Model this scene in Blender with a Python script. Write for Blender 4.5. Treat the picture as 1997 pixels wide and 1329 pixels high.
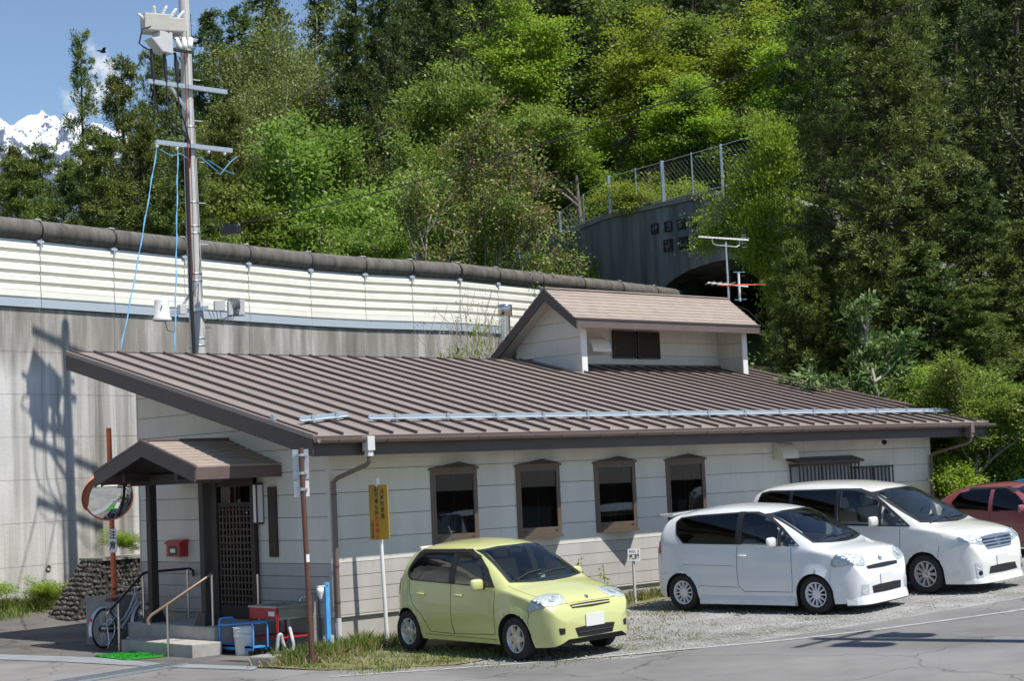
import bpy, bmesh, math, random
import numpy as np
from mathutils import Vector, Matrix, Euler, geometry
from mathutils.bvhtree import BVHTree
R = math.radians
scene = bpy.context.scene
for o in list(bpy.data.objects): bpy.data.objects.remove(o)

# ------------------------------------------------------------------ camera, sky, sun, exposure
CAM = Vector((-16.1924, -21.5086, 2.0455))
F_PX, YAW, PITCH, ROLL = 3373.32, R(43.18582), R(4.43618), R(-2.53581)
fw = Vector((math.sin(YAW)*math.cos(PITCH), math.cos(YAW)*math.cos(PITCH), math.sin(PITCH)))
r0 = Vector((math.cos(YAW), -math.sin(YAW), 0)); u0 = r0.cross(fw)
rt = math.cos(ROLL)*r0 + math.sin(ROLL)*u0; up = -math.sin(ROLL)*r0 + math.cos(ROLL)*u0
cam = bpy.data.cameras.new('camera'); camo = bpy.data.objects.new('camera', cam)
scene.collection.objects.link(camo); scene.camera = camo
cam.sensor_fit = 'HORIZONTAL'; cam.sensor_width = 36; cam.lens = 36*F_PX/1997
cam.clip_start = .5; cam.clip_end = 30000
camo.matrix_world = Matrix(((rt.x, up.x, -fw.x, CAM.x), (rt.y, up.y, -fw.y, CAM.y), (rt.z, up.z, -fw.z, CAM.z), (0, 0, 0, 1)))

SUN = Vector((.20, -1.0, 1.85)).normalized()          # towards the sun
elev = math.asin(SUN.z)
world = bpy.data.worlds.new('World'); scene.world = world; world.use_nodes = True
nt = world.node_tree; nt.nodes.clear()
sky = nt.nodes.new('ShaderNodeTexSky'); sky.sky_type = 'NISHITA'; sky.sun_disc = False
sky.sun_elevation = elev; sky.sun_rotation = math.atan2(SUN.x, SUN.y)
sky.altitude = 700; sky.air_density = 1.0; sky.dust_density = .25; sky.ozone_density = 2.2
bg = nt.nodes.new('ShaderNodeBackground'); bg.inputs[1].default_value = .115
out = nt.nodes.new('ShaderNodeOutputWorld')
# a few white cumulus clouds low over the ridges
def sky_dir(yaw, el): return Vector((math.sin(R(yaw))*math.cos(R(el)), math.cos(R(yaw))*math.cos(R(el)), math.sin(R(el))))
tcw = nt.nodes.new('ShaderNodeTexCoord'); nzw = nt.nodes.new('ShaderNodeTexNoise'); nzw.inputs['Scale'].default_value = 46; nzw.inputs['Detail'].default_value = 8; nzw.inputs['Roughness'].default_value = .6
nt.links.new(tcw.outputs['Generated'], nzw.inputs['Vector']); last = None
for yaw_, el_, rad_c in ((30.0, 12.9, .021), (4, 9, .05), (-35, 8, .06), (110, 10, .06), (165, 12, .07), (-120, 9, .06), (215, 14, .08)):
    ds = nt.nodes.new('ShaderNodeVectorMath'); ds.operation = 'DISTANCE'; ds.inputs[1].default_value = sky_dir(yaw_, el_); nt.links.new(tcw.outputs['Generated'], ds.inputs[0])
    mrw = nt.nodes.new('ShaderNodeMapRange'); mrw.inputs[1].default_value = 0; mrw.inputs[2].default_value = rad_c*1.5; mrw.inputs[3].default_value = 1; mrw.inputs[4].default_value = 0; nt.links.new(ds.outputs['Value'], mrw.inputs[0])
    if last is None: last = mrw.outputs[0]
    else:
        mxw = nt.nodes.new('ShaderNodeMath'); mxw.operation = 'MAXIMUM'; nt.links.new(last, mxw.inputs[0]); nt.links.new(mrw.outputs[0], mxw.inputs[1]); last = mxw.outputs[0]
adw = nt.nodes.new('ShaderNodeMath'); adw.operation = 'MULTIPLY_ADD'; nt.links.new(nzw.outputs[0], adw.inputs[0]); adw.inputs[1].default_value = 2.6; adw.inputs[2].default_value = -1.5
ad2 = nt.nodes.new('ShaderNodeMath'); ad2.operation = 'MULTIPLY_ADD'; nt.links.new(last, ad2.inputs[0]); ad2.inputs[1].default_value = 1.3; nt.links.new(adw.outputs[0], ad2.inputs[2])
mr2 = nt.nodes.new('ShaderNodeMapRange'); mr2.interpolation_type = 'SMOOTHSTEP'; mr2.inputs[1].default_value = .25; mr2.inputs[2].default_value = .95; nt.links.new(ad2.outputs[0], mr2.inputs[0])
mxc = nt.nodes.new('ShaderNodeMix'); mxc.data_type = 'RGBA'; nt.links.new(mr2.outputs[0], mxc.inputs[0]); nt.links.new(sky.outputs[0], mxc.inputs[6]); mxc.inputs[7].default_value = (6.4, 6.6, 7.0, 1)
nt.links.new(mxc.outputs[2], bg.inputs[0]); nt.links.new(bg.outputs[0], out.inputs[0])
sl = bpy.data.lights.new('sun', 'SUN'); sl.energy = 5.0; sl.angle = R(.55); sl.color = (1, .955, .88)
so = bpy.data.objects.new('sun', sl); scene.collection.objects.link(so)
so.rotation_euler = SUN.to_track_quat('Z', 'Y').to_euler(); so.location = (0, -20, 40)
vs = scene.view_settings; vs.view_transform = 'Standard'; vs.look = 'None'; vs.gamma = 1; vs.use_curve_mapping = False
vs.exposure = .28
scene.cycles.max_bounces = 6; scene.cycles.transparent_max_bounces = 12; scene.cycles.use_denoising = True

# ------------------------------------------------------------------ object helpers
def tag(o, label=None, cat=None, group=None, kind=None):
    if label: o['label'] = label
    if cat: o['category'] = cat
    if group: o['group'] = group
    if kind: o['kind'] = kind
    return o
def thing(name, label, cat, loc=(0, 0, 0), rz=0, group=None):
    o = bpy.data.objects.new(name, None); scene.collection.objects.link(o)
    o.empty_display_size = .1; o.location = loc; o.rotation_euler = (0, 0, rz)
    return tag(o, label, cat, group)
def tr(o):
    return Matrix.LocRotScale(o.location, o.rotation_euler, o.scale)
def link(name, me, parent=None, local=False, m=None):
    """parent=thing: mesh data in world coordinates unless local"""
    o = bpy.data.objects.new(name, me); scene.collection.objects.link(o)
    if parent is not None:
        o.parent = parent
        if not local and parent.type == 'EMPTY': o.matrix_parent_inverse = tr(parent).inverted()
    if m is not None and not me.materials: me.materials.append(m)
    return o
def copy_tree(o, parent=None):
    c = o.copy(); scene.collection.objects.link(c)
    if parent is not None: c.parent = parent
    for ch in list(o.children): copy_tree(ch, c)
    return c

class MB:
    def __init__(s): s.v = []; s.f = []; s.sm = []; s.mi = []; s.cur = 0
    def add(s, v, f, smooth=False):
        n = len(s.v); s.v += [tuple(p) for p in v]
        for q in f: s.f.append([i+n for i in q]); s.sm.append(smooth); s.mi.append(s.cur)
        return s
    def box(s, c, d, rot=None, taper=None):
        x, y, z = d[0]/2, d[1]/2, d[2]/2; c = Vector(c)
        k = taper or (1, 1)
        P = [(-x, -y, -z), (x, -y, -z), (x, y, -z), (-x, y, -z), (-x*k[0], -y*k[1], z), (x*k[0], -y*k[1], z), (x*k[0], y*k[1], z), (-x*k[0], y*k[1], z)]
        P = [Vector(p) for p in P]
        if rot is not None:
            M = rot if isinstance(rot, Matrix) else Euler(rot).to_matrix(); P = [M @ p for p in P]
        return s.add([p+c for p in P], [(0, 3, 2, 1), (4, 5, 6, 7), (0, 1, 5, 4), (1, 2, 6, 5), (2, 3, 7, 6), (3, 0, 4, 7)])
    def bb(s, a, b):
        return s.box([(a[i]+b[i])/2 for i in range(3)], [abs(b[i]-a[i]) for i in range(3)])
    def bar(s, a, b, w, h, upv=(0, 0, 1)):
        a, b = Vector(a), Vector(b); d = (b-a); L = d.length; d.normalize()
        u = Vector(upv); x = d.cross(u)
        if x.length < 1e-4: x = d.cross(Vector((1, 0, 0)))
        x.normalize(); z = x.cross(d)
        M = Matrix((x, d, z)).transposed()
        return s.box((a+b)/2, (w, L, h), M)
    def tube(s, pts, r, n=8, cap=True, smooth=True):
        pts = [Vector(p) for p in pts]; m = len(pts)
        rr = r if isinstance(r, (list, tuple)) else [r]*m
        V = []; F = []; prev = None
        for i, p in enumerate(pts):
            d = (pts[min(i+1, m-1)]-pts[max(i-1, 0)])
            if d.length < 1e-9: d = Vector((0, 0, 1))
            d.normalize()
            if prev is None:
                x = d.orthogonal().normalized()
            else:
                x = prev - d*prev.dot(d)
                x = x.normalized() if x.length > 1e-6 else d.orthogonal().normalized()
            prev = x; y = d.cross(x)
            for k in range(n):
                a = 2*math.pi*k/n; V.append(p+(x*math.cos(a)+y*math.sin(a))*rr[i])
        for i in range(m-1):
            for k in range(n):
                F.append((i*n+k, i*n+(k+1) % n, (i+1)*n+(k+1) % n, (i+1)*n+k))
        s.add(V, F, smooth)
        if cap: s.add(V[:n], [tuple(reversed(range(n)))]); s.add(V[-n:], [tuple(range(n))])
        return s
    def cyl(s, a, b, r, n=12, r2=None, cap=True): return s.tube([a, b], [r, r if r2 is None else r2], n, cap)
    def lathe(s, prof, c=(0, 0, 0), n=24, M=None, smooth=True):
        """prof: (radius, z) pairs about +Z"""
        c = Vector(c); V = []; F = []
        for r, z in prof:
            for k in range(n):
                a = 2*math.pi*k/n; p = Vector((r*math.cos(a), r*math.sin(a), z))
                V.append((M @ p if M is not None else p)+c)
        for i in range(len(prof)-1):
            for k in range(n): F.append((i*n+k, i*n+(k+1) % n, (i+1)*n+(k+1) % n, (i+1)*n+k))
        return s.add(V, F, smooth)
    def prism(s, poly, off):
        off = Vector(off); P = [Vector(p) for p in poly]; n = len(P)
        nrm = Vector((0, 0, 0))
        for i in range(n): nrm += P[i].cross(P[(i+1) % n])
        a, b = (P, [p+off for p in P])
        if nrm.dot(off) > 0: F = [tuple(reversed(range(n))), tuple(range(n, 2*n))]+[(i, (i+1) % n, n+(i+1) % n, n+i) for i in range(n)]
        else: F = [tuple(range(n)), tuple(reversed(range(n, 2*n)))]+[((i+1) % n, i, n+i, n+(i+1) % n) for i in range(n)]
        return s.add(a+b, F)
    def quad(s, *p): return s.add(p, [tuple(range(len(p)))])
    def ball(s, c, r, nu=12, nv=8, sc=(1, 1, 1), M=None):
        prof = [(max(1e-4, math.sin(math.pi*i/nv))*r, -math.cos(math.pi*i/nv)*r) for i in range(nv+1)]
        S = Matrix.Diagonal(Vector(sc)); MM = (M @ S) if M is not None else S
        return s.lathe(prof, c, nu, MM)
    def mesh(s, name, mats):
        me = bpy.data.meshes.new(name); me.from_pydata(s.v, [], s.f)
        for m in (mats if isinstance(mats, (list, tuple)) else [mats]): me.materials.append(m)
        me.polygons.foreach_set('use_smooth', s.sm); me.polygons.foreach_set('material_index', s.mi); me.update()
        return me
    def build(s, name, mats, parent=None, local=False, bev=0, label=None):
        me = s.mesh(name, mats)
        if bev: bevel(me, bev)
        o = link(name, me, parent, local)
        if label: o['label'] = label
        return o
def bevel(me, w, seg=2, ang=30):
    bm = bmesh.new(); bm.from_mesh(me); bmesh.ops.remove_doubles(bm, verts=bm.verts, dist=1e-5)
    es = [e for e in bm.edges if len(e.link_faces) == 2 and e.calc_face_angle(0) > R(ang)]
    bmesh.ops.bevel(bm, geom=es, offset=w, segments=seg, affect='EDGES', profile=.6, clamp_overlap=True)
    bm.to_mesh(me); bm.free()

# ------------------------------------------------------------------ materials
MAT = {}
def mat(name, col, rough=.6, metal=0, var=0, scale=6, bump=0, bscale=40, spec=.5, coat=0, col2=None, stretch=None, world_co=True, detail=4, orand=0):
    """procedural: two tones mixed by noise, optional bump"""
    m = bpy.data.materials.new(name); m.use_nodes = True; n = m.node_tree.nodes; l = m.node_tree.links
    b = n['Principled BSDF']; b.inputs['Roughness'].default_value = rough; b.inputs['Metallic'].default_value = metal
    b.inputs['Specular IOR Level'].default_value = spec; b.inputs['Coat Weight'].default_value = coat; b.inputs['Coat Roughness'].default_value = .04
    b.inputs['Base Color'].default_value = (*col, 1)
    if var or bump or col2:
        if world_co:
            tc = n.new('ShaderNodeNewGeometry'); src = tc.outputs['Position']
        else:
            tc = n.new('ShaderNodeTexCoord'); src = tc.outputs['Object']
        if stretch:
            mp = n.new('ShaderNodeMapping'); mp.inputs['Scale'].default_value = stretch; l.new(src, mp.inputs[0]); src = mp.outputs[0]
        if var or col2:
            nz = n.new('ShaderNodeTexNoise'); nz.inputs['Scale'].default_value = scale; nz.inputs['Detail'].default_value = detail; nz.inputs['Roughness'].default_value = .65
            l.new(src, nz.inputs['Vector'])
            cr = n.new('ShaderNodeValToRGB'); c2 = col2 or tuple(min(1, c*(1+var)) for c in col); c1 = col if col2 else tuple(c*(1-var) for c in col)
            cr.color_ramp.elements[0].position = .32; cr.color_ramp.elements[1].position = .68
            cr.color_ramp.elements[0].color = (*c1, 1); cr.color_ramp.elements[1].color = (*c2, 1)
            l.new(nz.outputs[0], cr.inputs[0]); l.new(cr.outputs[0], b.inputs['Base Color'])
        if bump:
            n2 = n.new('ShaderNodeTexNoise'); n2.inputs['Scale'].default_value = bscale; n2.inputs['Detail'].default_value = 5
            l.new(src, n2.inputs['Vector'])
            bp = n.new('ShaderNodeBump'); bp.inputs['Strength'].default_value = bump; bp.inputs['Distance'].default_value = .02
            l.new(n2.outputs[0], bp.inputs['Height']); l.new(bp.outputs[0], b.inputs['Normal'])
    if orand:      # pieces differ a little from one another
        oi = n.new('ShaderNodeObjectInfo'); mr_ = n.new('ShaderNodeMapRange'); mr_.inputs[3].default_value = 1-orand; mr_.inputs[4].default_value = 1+orand; l.new(oi.outputs['Random'], mr_.inputs[0])
        hs = n.new('ShaderNodeHueSaturation'); l.new(mr_.outputs[0], hs.inputs['Value']); src_ = b.inputs['Base Color'].links
        if src_: l.new(src_[0].from_socket, hs.inputs['Color'])
        else: hs.inputs['Color'].default_value = (*col, 1)
        l.new(hs.outputs[0], b.inputs['Base Color'])
    MAT[name] = m
    return m
def glassmat(name, tint, ior=1.5, rough=.0, gloss=(1, 1, 1)):
    m = bpy.data.materials.new(name); m.use_nodes = True; n = m.node_tree.nodes; l = m.node_tree.links; n.clear()
    o = n.new('ShaderNodeOutputMaterial'); t = n.new('ShaderNodeBsdfTransparent'); t.inputs[0].default_value = (*tint, 1)
    g = n.new('ShaderNodeBsdfGlossy'); g.inputs['Roughness'].default_value = rough; g.inputs[0].default_value = (*gloss, 1)
    fr = n.new('ShaderNodeFresnel'); fr.inputs[0].default_value = ior
    mx = n.new('ShaderNodeMixShader'); l.new(fr.outputs[0], mx.inputs[0]); l.new(t.outputs[0], mx.inputs[1]); l.new(g.outputs[0], mx.inputs[2])
    l.new(mx.outputs[0], o.inputs[0]); MAT[name] = m
    return m
siding_up = mat('siding_cream', (.63, .61, .55), .65, var=.075, scale=1.6, bump=.06, bscale=260, stretch=(1.4, 1.4, .3), detail=7, orand=.03)
siding_lo = mat('siding_mauve', (.43, .405, .385), .7, var=.09, scale=1.8, bump=.06, bscale=260, stretch=(1.4, 1.4, .4), detail=7, orand=.035)
gap_mat = mat('joint_dark_grey', (.12, .11, .10), .9)  # dark grey of the wall backing, also on the foundation vents
roof_m = mat('roof_brown_steel', (.275, .225, .198), .42, var=.09, scale=1.3, bump=.04, bscale=7, stretch=(2, .5, .5), detail=7, orand=.05)
seam_m = mat('seam_dark_brown', (.10, .077, .068), .45)
shingle_m = mat('shingle_brown', (.32, .262, .222), .6, var=.10, scale=3, bump=.1, bscale=120, orand=.05)
fascia_m = mat('fascia_dark', (.058, .046, .045), .5, var=.12, scale=2.5)
gutter_m = mat('gutter_brown', (.17, .12, .105), .35)
trim_m = mat('window_bronze', (.115, .082, .058), .45, var=.08, scale=5)
darkwood = mat('dark_wood', (.028, .02, .017), .6, var=.3, scale=9, bump=.15, stretch=(6, 6, .7))
lattice_m = mat('lattice_wood', (.085, .06, .045), .6, var=.2, scale=8, stretch=(6, 6, .7))
conc = mat('concrete_step', (.36, .345, .32), .85, var=.16, scale=3, bump=.25, bscale=70)
concd = mat('concrete_old', (.26, .25, .235), .9, var=.25, scale=2.2, bump=.3, bscale=50)
steel = mat('stainless', (.62, .60, .56), .22, metal=1)
galv = mat('galvanised', (.50, .54, .57), .42, metal=.75, var=.12, scale=14)
bluegrey = mat('painted_blue_grey', (.40, .46, .52), .5)
whitep = mat('white_paint', (.78, .78, .76), .4)
greyp = mat('grey_box_paint', (.50, .51, .52), .5, var=.06, scale=5)
blackp = mat('black_plastic', (.018, .018, .019), .5)
rubber = mat('black_rubber', (.022, .022, .023), .8, bump=.1, bscale=90)
redp = mat('red_paint', (.42, .025, .03), .4, var=.12, scale=8)
bluep = mat('blue_paint', (.06, .28, .62), .42, var=.12, scale=8)
orangep = mat('orange_paint', (.62, .125, .045), .45, var=.08, scale=6)
hood_m = mat('orange_hood', (.85, .30, .17), .45)
brownp = mat('rusty_brown_pole', (.115, .052, .038), .55, var=.2, scale=12)
yellowp = mat('yellow_sign', (.42, .25, .02), .5, var=.06, scale=4)
txtk = mat('sign_black_print', (.03, .025, .02), .6)
txtr = mat('sign_red_print', (.55, .04, .03), .6)
txtb = mat('sign_blue_print', (.05, .08, .3), .6)
mirror_m = mat('mirror_silver', (.86, .88, .88), .02, metal=1)
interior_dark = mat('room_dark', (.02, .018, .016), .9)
room_glass = glassmat('window_glass', (.62, .65, .65), 1.55)
clear_glass = glassmat('clear_glass', (.85, .9, .9))
# ------------------------------------------------------------------ ground
def sm(t):
    t = min(1, max(0, t)); return t*t*(3-2*t)
def G(x, y):
    r = .5*(x-.5+math.sqrt((x-.5)**2+1.))
    z = -.52+.042*r+.25*sm((y-9)/4)*sm((8-x)/4)
    return z+(.0 if y > 0 else 0)
def fence_line(x): return 12.62+.155*x if x < 12.5 else 12.66+.1517*x          # foot of the retaining wall
def hill(x, y):
    g = G(x, min(y, 14))
    s = min(y-fence_line(x), 60)
    k = sm((x-13)/16)
    back = 3.4+.1*(s-9)+.42*k*max(0, s-9) if s > 9 else 3.9
    side = .1+.40*(x-19.5+.35*max(0, y)) if x > 17 else -9
    if y < -3: side -= .5*(-3-y)
    if s > .35:
        deck = 3.9
        z = deck if s < 9 else back
        if x > 28.6: z = max(z, side)
        if x > 28.6 and s < 9: z = max(z, 10.6)
        return z
    return max(g, min(side, 10.6)) if x > 17 else g
def grid_mesh(name, xs, ys, fn, m, kind='structure', smooth=True):
    V = [(x, y, fn(x, y)) for y in ys for x in xs]; n = len(xs)
    F = [(j*n+i, j*n+i+1, (j+1)*n+i+1, (j+1)*n+i) for j in range(len(ys)-1) for i in range(n-1)]
    me = bpy.data.meshes.new(name); me.from_pydata(V, [], F); me.materials.append(m)
    me.polygons.foreach_set('use_smooth', [smooth]*len(F)); me.update()
    o = link(name, me); o['kind'] = kind
    return o
def ground_mat(name, cols, scale, fine, bump, bscale, dist=.02, rough=.9, cracks=False):
    m = bpy.data.materials.new(name); m.use_nodes = True; n = m.node_tree.nodes; l = m.node_tree.links
    b = n['Principled BSDF']; b.inputs['Roughness'].default_value = rough; b.inputs['Specular IOR Level'].default_value = .25
    ge = n.new('ShaderNodeNewGeometry')
    a = n.new('ShaderNodeTexNoise'); a.inputs['Scale'].default_value = scale; a.inputs['Detail'].default_value = 7; a.inputs['Roughness'].default_value = .62
    c = n.new('ShaderNodeTexNoise'); c.inputs['Scale'].default_value = fine; c.inputs['Detail'].default_value = 3
    l.new(ge.outputs['Position'], a.inputs['Vector']); l.new(ge.outputs['Position'], c.inputs['Vector'])
    cr = n.new('ShaderNodeValToRGB'); cr.color_ramp.elements.remove(cr.color_ramp.elements[1])
    for i, (p, col) in enumerate(cols):
        e = cr.color_ramp.elements[0] if i == 0 else cr.color_ramp.elements.new(p)
        e.position = p; e.color = (*col, 1)
    mx = n.new('ShaderNodeMath'); mx.operation = 'MULTIPLY_ADD'; mx.inputs[1].default_value = .45; mx.inputs[2].default_value = -.22
    l.new(c.outputs[0], mx.inputs[0])
    ad = n.new('ShaderNodeMath'); l.new(a.outputs[0], ad.inputs[0]); l.new(mx.outputs[0], ad.inputs[1]); l.new(ad.outputs[0], cr.inputs[0])
    l.new(cr.outputs[0], b.inputs['Base Color'])
    if cracks:
        w = n.new('ShaderNodeTexNoise'); w.inputs['Scale'].default_value = .9; w.inputs['Detail'].default_value = 4; l.new(ge.outputs['Position'], w.inputs['Vector'])
        wv = n.new('ShaderNodeVectorMath'); wv.operation = 'MULTIPLY_ADD'; wv.inputs[1].default_value = (1.6, 1.6, 0); l.new(w.outputs['Color'], wv.inputs[0]); l.new(ge.outputs['Position'], wv.inputs[2])
        vo = n.new('ShaderNodeTexVoronoi'); vo.feature = 'DISTANCE_TO_EDGE'; vo.inputs['Scale'].default_value = .33; l.new(wv.outputs[0], vo.inputs['Vector'])
        cm = n.new('ShaderNodeMapRange'); cm.inputs[1].default_value = .0; cm.inputs[2].default_value = .010; cm.inputs[3].default_value = .55; cm.inputs[4].default_value = 1; l.new(vo.outputs['Distance'], cm.inputs[0])
        w2 = n.new('ShaderNodeTexNoise'); w2.inputs['Scale'].default_value = .22; w2.inputs['Detail'].default_value = 3; l.new(ge.outputs['Position'], w2.inputs['Vector'])
        c2 = n.new('ShaderNodeMapRange'); c2.inputs[1].default_value = .35; c2.inputs[2].default_value = .65; c2.inputs[3].default_value = .84; c2.inputs[4].default_value = 1.1; l.new(w2.outputs[0], c2.inputs[0])
        mm_ = n.new('ShaderNodeMath'); mm_.operation = 'MULTIPLY'; l.new(cm.outputs[0], mm_.inputs[0]); l.new(c2.outputs[0], mm_.inputs[1])
        hv = n.new('ShaderNodeHueSaturation'); l.new(mm_.outputs[0], hv.inputs['Value']); l.new(cr.outputs[0], hv.inputs['Color']); l.new(hv.outputs[0], b.inputs['Base Color'])
    d = n.new('ShaderNodeTexNoise'); d.inputs['Scale'].default_value = bscale; d.inputs['Detail'].default_value = 4
    l.new(ge.outputs['Position'], d.inputs['Vector'])
    bp = n.new('ShaderNodeBump'); bp.inputs['Strength'].default_value = bump; bp.inputs['Distance'].default_value = dist
    l.new(d.outputs[0], bp.inputs['Height']); l.new(bp.outputs[0], b.inputs['Normal'])
    return m
asphalt = ground_mat('road_asphalt', [(.25, (.14, .135, .13)), (.5, (.20, .194, .188)), (.75, (.255, .247, .238))], .55, 75, .5, 120, .01, cracks=True)
asphalt_old = ground_mat('yard_asphalt', [(.25, (.075, .072, .07)), (.5, (.12, .115, .11)), (.75, (.17, .165, .155))], .8, 60, .5, 110, .01, cracks=True)
gravel_m = ground_mat('parking_gravel', [(.28, (.13, .135, .09)), (.42, (.26, .255, .235)), (.58, (.38, .375, .36)), (.8, (.53, .525, .505))], 1.1, 26, 1.0, 42, .05)
soil_m = ground_mat('grassy_soil', [(.25, (.10, .11, .05)), (.5, (.19, .18, .09)), (.75, (.33, .29, .17))], 1.2, 30, .9, 30, .05)
forest_soil = ground_mat('forest_floor', [(.3, (.018, .022, .010)), (.6, (.04, .05, .018)), (.8, (.07, .075, .03))], .8, 12, 1, 12, .1)
kerb_m = ground_mat('gutter_concrete', [(.3, (.20, .215, .23)), (.6, (.25, .27, .285)), (.8, (.31, .325, .33))], 1.3, 40, .3, 90, .01)

def frange(a, b, n): return [a+(b-a)*i/(n-1) for i in range(n)]
# far and near terrain as one sheet, out to the horizon
xs = [-400, -200, -100, -60]+frange(-40, 60, 101)+[64, 70, 77, 85, 95, 110, 130, 160, 260, 500]
ys = [-400, -200, -100, -60]+frange(-40, 9, 50)+frange(9.5, 30, 42)+frange(32, 80, 25)+[86, 92, 100, 110, 125, 140, 180, 220, 500]
def terr(x, y):
    if x < -45 or y < -45: return G(max(-45, min(x, 20)), y)-.02
    z = hill(x, y)
    t = (x+16)/max(1, y+21.5); d = sm((y-48)/22)*(1-sm((t-.74)/.12))
    if y > 45: z = z*(1-d)+1.5*d
    z = min(z, 75)
    return z-.02
terrain = grid_mesh('ground', xs, ys, terr, forest_soil)
def strip(name, poly, off, m, step=.6, kind='structure'):
    """flat-lying sheet following the ground: poly in x, y"""
    pts = []
    n = len(poly)
    for i in range(n):
        a, b = Vector(poly[i]), Vector(poly[(i+1) % n]); k = max(1, int((b-a).length/step))
        pts += [a.lerp(b, j/k) for j in range(k)]
    nb = len(pts); x0, x1 = min(p.x for p in pts), max(p.x for p in pts); y0, y1 = min(p.y for p in pts), max(p.y for p in pts)
    q = list(pts)
    for st, lo, hi in ((step, (-12, -26), (30, 16)), (7, (-60, -60), (120, 60))):
        ax0, ax1, ay0, ay1 = max(x0, lo[0]), min(x1, hi[0]), max(y0, lo[1]), min(y1, hi[1])
        for i in range(max(0, int((ax1-ax0)/st))):
            for j in range(max(0, int((ay1-ay0)/st))):
                p = Vector((ax0+(i+.5)*st, ay0+(j+.5)*st))
                if st > 5 and -13 < p.x < 31 and -27 < p.y < 17: continue
                q.append(p)
    r = geometry.delaunay_2d_cdt([Vector((p[0], p[1])) for p in q], [], [list(range(nb))], 1, 1e-5)
    V = [(p.x, p.y, G(p.x, p.y)+off) for p in r[0]]
    me = bpy.data.meshes.new(name); me.from_pydata(V, [], r[2]); me.materials.append(m); me.update()
    bm = bmesh.new(); bm.from_mesh(me); bmesh.ops.recalc_face_normals(bm, faces=bm.faces)
    if sum(f.normal.z for f in bm.faces) < 0: bmesh.ops.reverse_faces(bm, faces=bm.faces)
    bm.to_mesh(me); bm.free()
    o = link(name, me); o['kind'] = kind
    return o
# road edge (gravel side) and the painted line, world x, y
EDGE = [(-30, 30.5), (-8, 11.5), (-3.4, 4.9), (-2.75, 2.9), (-2.6, 1.0), (-2.1, -.95), (-1.83, -2.2), (-.5, -3.55), (.99, -5.35), (4.33, -6.35), (8.07, -7.1), (16, -8.2), (40, -10.5), (120, -16)]
road = strip('road', [(-60, 60), (-60, -60), (120, -60)]+EDGE[::-1], .0, asphalt, 1.2)
yard = strip('yard', [(-8.2, 11.6), (-3.3, 4.9), (-2.7, 2.9), (-2.55, 1.0), (-2.05, -.9), (-.6, -.45), (.0, -.02), (.0, 5.6), (1.0, 7.4), (12, 8.5), (12, 12.2), (1.6, 11.1), (.1, 11.3), (-4, 12.0)], .004, asphalt_old, .6)
parking = strip('gravel_lot', [(-.6, -.5), (-2.1, -2.3), (-.75, -3.8), (.75, -5.6), (4.23, -6.65), (8.0, -7.45), (16, -8.5), (24, -9.4), (24, -.05), (16.5, -.05), (.0, -.05)], -.006, gravel_m, .6)
verge = strip('grass_verge', [(-1.95, -.95), (-1.2, -.62), (-.2, -.2), (.3, -.03), (9.5, -.03), (9.5, -.75), (4.8, -.9), (2.4, -1.3), (1.2, -2.1), (.3, -3.4), (-.6, -3.45), (-1.85, -2.15)], .008, soil_m, .4)
bank = strip('grass_bank', [(-4, 12.0), (.1, 11.2), (1.75, 11.0), (3.6, 11.2), (5, 13.3), (-8, 11.9), (-14, 13)], .009, soil_m, .5)
white_line_m = mat('road_paint', (.42, .41, .40), .8, col2=(.25, .245, .24), scale=9)
def band(path, w0, w1):
    out_, back_ = [], []
    for i, p in enumerate(path):
        a = Vector(path[max(0, i-1)]); b = Vector(path[min(len(path)-1, i+1)]); d = (b-a).normalized(); nrm = Vector((-d.y, d.x))
        out_.append(Vector(p)+nrm*w0); back_.append(Vector(p)+nrm*w1)
    return out_+back_[::-1]
LINE = [(-2.28, -2.86), (-1.25, -3.5), (-.17, -4.17), (1.65, -5.32), (2.9, -6.25), (4.22, -6.95), (6.32, -7.75), (12, -9.0), (20, -10.1)]
strip('road_marking', band(LINE, .06, -.06), .006, white_line_m, .3)
gut = strip('gutter_strip', [(-8.6, 11.9), (-8.0, 11.6), (-3.0, 5.3), (-2.45, 3.0), (-2.42, 1.02), (-2.0, -.85), (-2.3, -1.15), (-2.75, .7), (-3.05, 2.9), (-3.5, 4.9)], .010, kerb_m, .4)
# steel grating over the drain
gr = thing('drain_grating', 'galvanised steel drain grating set across the road edge by the concrete gutter', 'grating', (-3.2, .27, G(-3.2, .27)))
ga, gb = Vector((-4.9, .05)), Vector((-2.42, .62)); gd = (gb-ga).normalized(); gn = Vector((-gd.y, gd.x))
dark_pit = mat('drain_dark', (.03, .032, .035), .9)
m_ = MB(); q = [ga+gn*.2, ga-gn*.2, gb-gn*.2, gb+gn*.2]; m_.prism([(p.x, p.y, G(p.x, p.y)+.012) for p in q], (0, 0, .004)); m_.build('drain_bed', dark_pit, gr)
m_ = MB()
for s_ in (-.21, .21):
    a, b = ga+gn*s_, gb+gn*s_; m_.bar((a.x, a.y, G(a.x, a.y)+.02), (b.x, b.y, G(b.x, b.y)+.02), .03, .03)
m_.build('frame', galv, gr)
L_ = (gb-ga).length; nb = int(L_/.055); barme = None
for i in range(nb):
    p = ga+gd*(.03+i*.055)
    if barme is None:
        mm = MB(); mm.bar((-gn.x*.19, -gn.y*.19, 0), (gn.x*.19, gn.y*.19, 0), .022, .03); barme = mm.mesh('grating_bar', galv)
    o = link('grating_bar', barme, gr); o.location = (p.x, p.y, G(p.x, p.y)+.022)
m_ = MB()
for s_ in (-.1, 0, .1):
    a, b = ga+gn*s_, gb+gn*s_; m_.bar((a.x, a.y, G(a.x, a.y)+.02), (b.x, b.y, G(b.x, b.y)+.02), .012, .02)
m_.build('cross_rod', galv, gr)
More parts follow.
